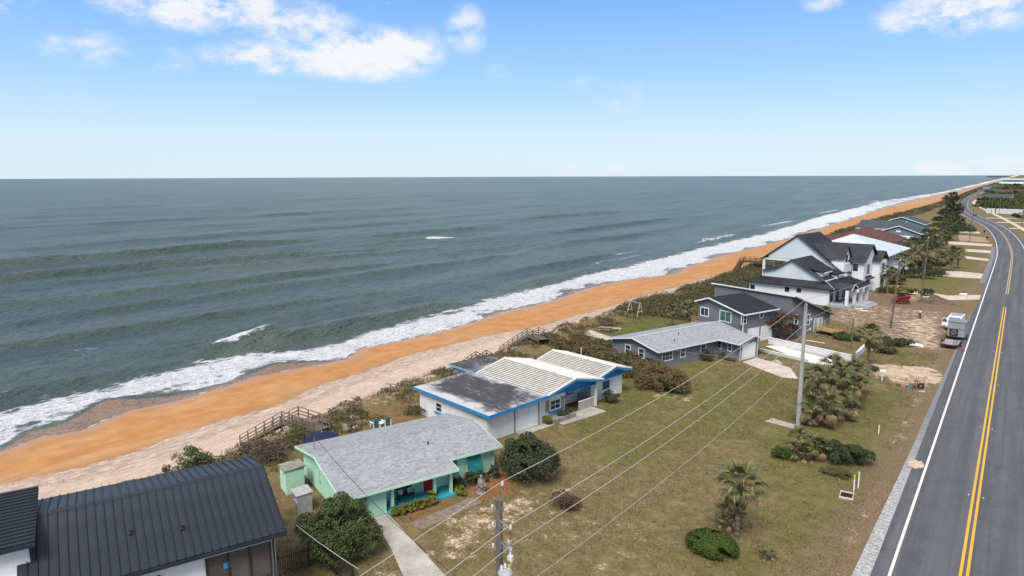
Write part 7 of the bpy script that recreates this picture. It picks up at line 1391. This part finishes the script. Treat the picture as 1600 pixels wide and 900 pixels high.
def car(label, x, y, rz, m, name='parked_car'):
    t = thing(name, label, 'car', (x, y, .06), rz); pr_ = [(-2.2, .35), (-2.25, .75), (-1.3, .95), (-.6, 1.45), (.9, 1.48), (1.7, 1.0), (2.2, .9), (2.25, .4)]; n = len(pr_); mb = MB(); vs = [(-.88 if b < 1.2 else -.7, a, b) for a, b in pr_] + [(.88 if b < 1.2 else .7, a, b) for a, b in pr_]
    mb.add(vs, [tuple(range(n)), tuple(range(2 * n - 1, n - 1, -1))] + [(i, i + n, (i + 1) % n + n, (i + 1) % n) for i in range(n)]); part('body', mb, m, t); part('windscreen', MB().slab([(-.78, -1.28, .98), (.78, -1.28, .98), (.66, -.64, 1.44), (-.66, -.64, 1.44)], .03, (0, 1, .4)).xf(Matrix.Translation((0, -.02, .02))), CARG, t)
    for s in (-1, 1):
        for yy in (-1.4, 1.4): wheel(t, s * .8, yy, .32, .2)
        part('headlight', MB().box(s * .6 - .14, s * .6 + .14, -2.27, -2.22, .62, .76), mat('headlight_glass', (.6, .6, .62), .1), t)
    return t
CBLK = mat('car_black', (.012, .012, .014), .25, .1, spec=.6); car('black car driving toward the viewer round the far bend', road_x(505) + 1.9, 505, R(6), CBLK, 'black_car')
for u, v, lb in ((1538, 366, 'dark roadside mailbox nearest the bend'), (1542, 376, 'dark roadside mailbox by the white drive edge')):
    t = thing('mailbox', lb, 'mailbox', (*at(u, v), 0), 0); part('post', MB().box(-.15, .15, -.15, .15, 0, 1.1), WOODD, t); part('box', MB().tube([(-.4, 0, 1.35), (.5, 0, 1.35)], .28, 8), RUB, t)
# drives across the far lawns
for nm, px in (('driveway', [(1394, 452), (1402, 446), (1440, 455), (1480, 462), (1536, 461), (1530, 468), (1480, 469), (1436, 463)]), ('driveway', [(1460, 424), (1500, 424), (1546, 429), (1543, 436), (1490, 433), (1462, 431)]), ('driveway', [(1508, 400), (1554, 406), (1553, 409), (1510, 404)]), ('driveway', [(1508, 389), (1554, 392), (1553, 396), (1508, 393)]), ('driveway', [(1452, 376), (1500, 378), (1551, 382), (1550, 385), (1490, 382), (1452, 379)]), ('dirt_yard', [(1496, 366), (1542, 372), (1546, 379), (1500, 376)]), ('driveway', [(1494, 361), (1530, 362), (1532, 365), (1494, 363)])): pave(nm, px, CONCP if nm == 'driveway' else mat('tan_dirt', (.34, .25, .17), .95, .25, 1), .03)

# ------------------------------------------------------------------ across the road, beyond the bend
SWK = [(1612, 366), (1590, 353), (1570, 342.5), (1550, 333), (1536, 326), (1525, 320), (1520.5, 316.5), (1524, 313.5), (1530, 310)]
pp = [at(*p) for p in SWK]; cur = np.array(sorted([(y, x) for x, y in pp])); yy = np.linspace(cur[0, 0], cur[-1, 0], 60); xx = np.interp(yy, cur[:, 0], cur[:, 1])
for _ in range(4): xx[1:-1] = .25 * xx[:-2] + .5 * xx[1:-1] + .25 * xx[2:]
ribbon('sidewalk', -1.1, 1.1, .04, CONCP, yy[0], yy[-1], curve=np.stack([yy, xx], 1))
for k, y in enumerate((392, 438, 478)):
    xr_ = road_x(y) + 4.5; pave('driveway', None, CONCP, .03, [(xr_, y), (xr_ + 16, y + 6), (xr_ + 16, y + 11), (xr_, y + 6)])
FWH = mat('white_fence_panel', (.64, .64, .62), .7, .1); x, y = at(1541, 333); x2, y2 = at(1612, 336); t = thing('panel_fence', 'long white panel fence behind the sidewalk beyond the bend', 'fence', (x, y, 0)); L_ = Vector((x2 - x, y2 - y, 0)); n = 22
for k in range(n): 
    a, b = L_ * (k / n), L_ * ((k + .93) / n); 
    if k == 4: continue
    part('panel', MB().bar(a + Vector((0, 0, 1.6)), b + Vector((0, 0, 1.6)), .08, 3.2 - .25 * (k % 3 == 1)), FWH, t); part('post', MB().box(b.x - .1, b.x + .3, b.y - .1, b.y + .1, 0, 3.3), FWH, t)
PBR = mat('pale_teal_roof', (.42, .55, .58), .5, .1); TEALW = mat('pale_teal_wall', (.30, .42, .42), .8); GRW = mat('grey_house_wall', (.30, .32, .35), .8); TANW = mat('tan_wall', (.38, .32, .26), .85)
for (u, v, W_, L2, ze, zr, wm, rm, rd, lb) in ((1612, 291, 55, 26, 5, 9, TEALW, PBR, 'X', 'large pale teal house with light roof far down the road'), (1600, 284.5, 50, 40, 7, 11, TEALW, PBR, 'X', 'farthest pale teal block beside the road'), (1582, 314, 26, 14, 3.5, 6, GRW, GRR, 'X', 'low grey house among the scrub beyond the white fence'), (1597, 304, 26, 14, 3.5, 6, TANW, BRT, 'X', 'tan house with brown roof beyond the grey one'), (1560, 303, 22, 14, 3.5, 6, TANW, GRR, 'X', 'tan house left of the grey one across the road'), (1565, 296, 26, 16, 4, 7, GRW, GRR, 'X', 'grey house with dark roof farther along across the road')):
    gable_house(lb, at(u, v), 0, W_, L2, ze, zr, wm, rm, rd, 'far_house', wins=5)
rg = np.random.default_rng(5); k = 0; kinds = ['dark', 'olive', 'green', 'dark', 'olive']
LBF = ['dark tree', 'olive tree', 'green tree', 'dark round tree', 'dry olive tree']
for row, (v, us) in enumerate(((318, (1533, 1541, 1552, 1566, 1592)), (323, (1530, 1546, 1560, 1575, 1590, 1605)), (312, (1538, 1548, 1572, 1586)), (306, (1546, 1556, 1575, 1590)), (300, (1552, 1570, 1584, 1596)), (294, (1560, 1574, 1590)), (289, (1572, 1588)), (341, (1588, 1600, 1610)), (284, (1578, 1596)))):
    for j, u in enumerate(us):
        s = (1 + (330 - v) / 45.) if v < 330 else .7; ordn = ['first', 'second', 'third', 'fourth', 'fifth', 'sixth'][j]
        tree('%s, %s from left, %s' % (LBF[k % 5], ordn, ['second row behind the white fence', 'row close behind the white fence', 'third row behind the fence', 'fourth row behind the fence', 'fifth row behind the fence', 'sixth row behind the fence', 'seventh row behind the fence', 'row in front of the white fence', 'farthest row across the road'][row]), at(u, v), 4.2 * s * rg.uniform(.8, 1.2), 4.2 * s, kinds[k % 5], 650, 1.0 * s, group='trees across the road', seed=k, lobes_n=8, crown_from=.2); k += 1
n = 34000; y = 420 + 2300 * rg.random(n) ** 2.2; x = road_x(y) + 16 + 220 * rg.random(n) ** 1.4 * (y / 700); s = 1 + y / 900; kk = (fbm(x / 20, y / 40, 77, 3) > .40) & ((y > 600) | (x > road_x(y) + 30)); x, y, s = x[kk], y[kk], s[kk]; n = len(x); per = 7
q = rg.normal(0, 1, (n, per, 3)); q[:, :, 2] = np.abs(q[:, :, 2]); q /= np.linalg.norm(q, axis=2)[:, :, None]; C = np.stack([x[:, None] + q[:, :, 0] * 2.2 * s[:, None], y[:, None] + q[:, :, 1] * 2.2 * s[:, None], q[:, :, 2] * 2.0 * s[:, None]], 2).reshape(-1, 3); D = q.reshape(-1, 3).copy(); D[:, 2] += .5
inh(link('scrub_woodland', quads('scrub_woodland', C, D, 1.7, 1.0, LM['green'], rg, .6)), 'scrubby low woodland spreading across the road to the horizon', 'woodland')
# pier at the horizon
d1 = cam_dir(1543, 273.6); d2 = cam_dir(1580, 273.6); k1 = 7000 / math.hypot(d1.x, d1.y); a = Vector((d1.x * k1, d1.y * k1, 0)); k2 = 6400 / math.hypot(d2.x, d2.y); b = Vector((d2.x * k2, d2.y * k2, 0)); t = thing('fishing_pier', 'long dark fishing pier standing in the sea at the horizon', 'pier', tuple(a)); PIER = mat('pier_timber', (.06, .07, .085), .9)
part('deck', MB().bar(Vector((0, 0, 9)), b - a + Vector((0, 0, 9)), 8, 4), PIER, t); mb = MB()
for k in range(30): q = (b - a) * (k / 29); mb.box(q.x - .8, q.x + .8, q.y - .8, q.y + .8, -8, 7)
part('piles', mb, PIER, t, kind='stuff')

for k in range(6):
    x, y = at(1256 + 6 * k, 531.5 + 1.0 * k); tag(part('stepping_stone', MB()._lathe([(.30, 0), (.34, .05), (.30, .1), (.05, .12)], 9, (0, 0, 0)), CONCP, None, (x, y, 0), (0, 0, k * .7)), '%s pale stepping stone from the two-storey grey house' % ('first', 'second', 'third', 'fourth', 'fifth', 'sixth')[k], 'stepping stone', 'stepping stones behind the white garden wall')
t = thing('marker_cone', 'small red marker cone at the road edge beside the flatbed trailer', 'cone', (*at(1506, 549), .05)); part('cone', MB()._lathe([(.17, .04), (.14, .1), (.04, .62), (.02, .64)], 12, (0, 0, 0)), mat('cone_red', (.55, .06, .03), .5), t); part('base', MB().box(-.22, .22, -.22, .22, 0, .039), RUB, t)
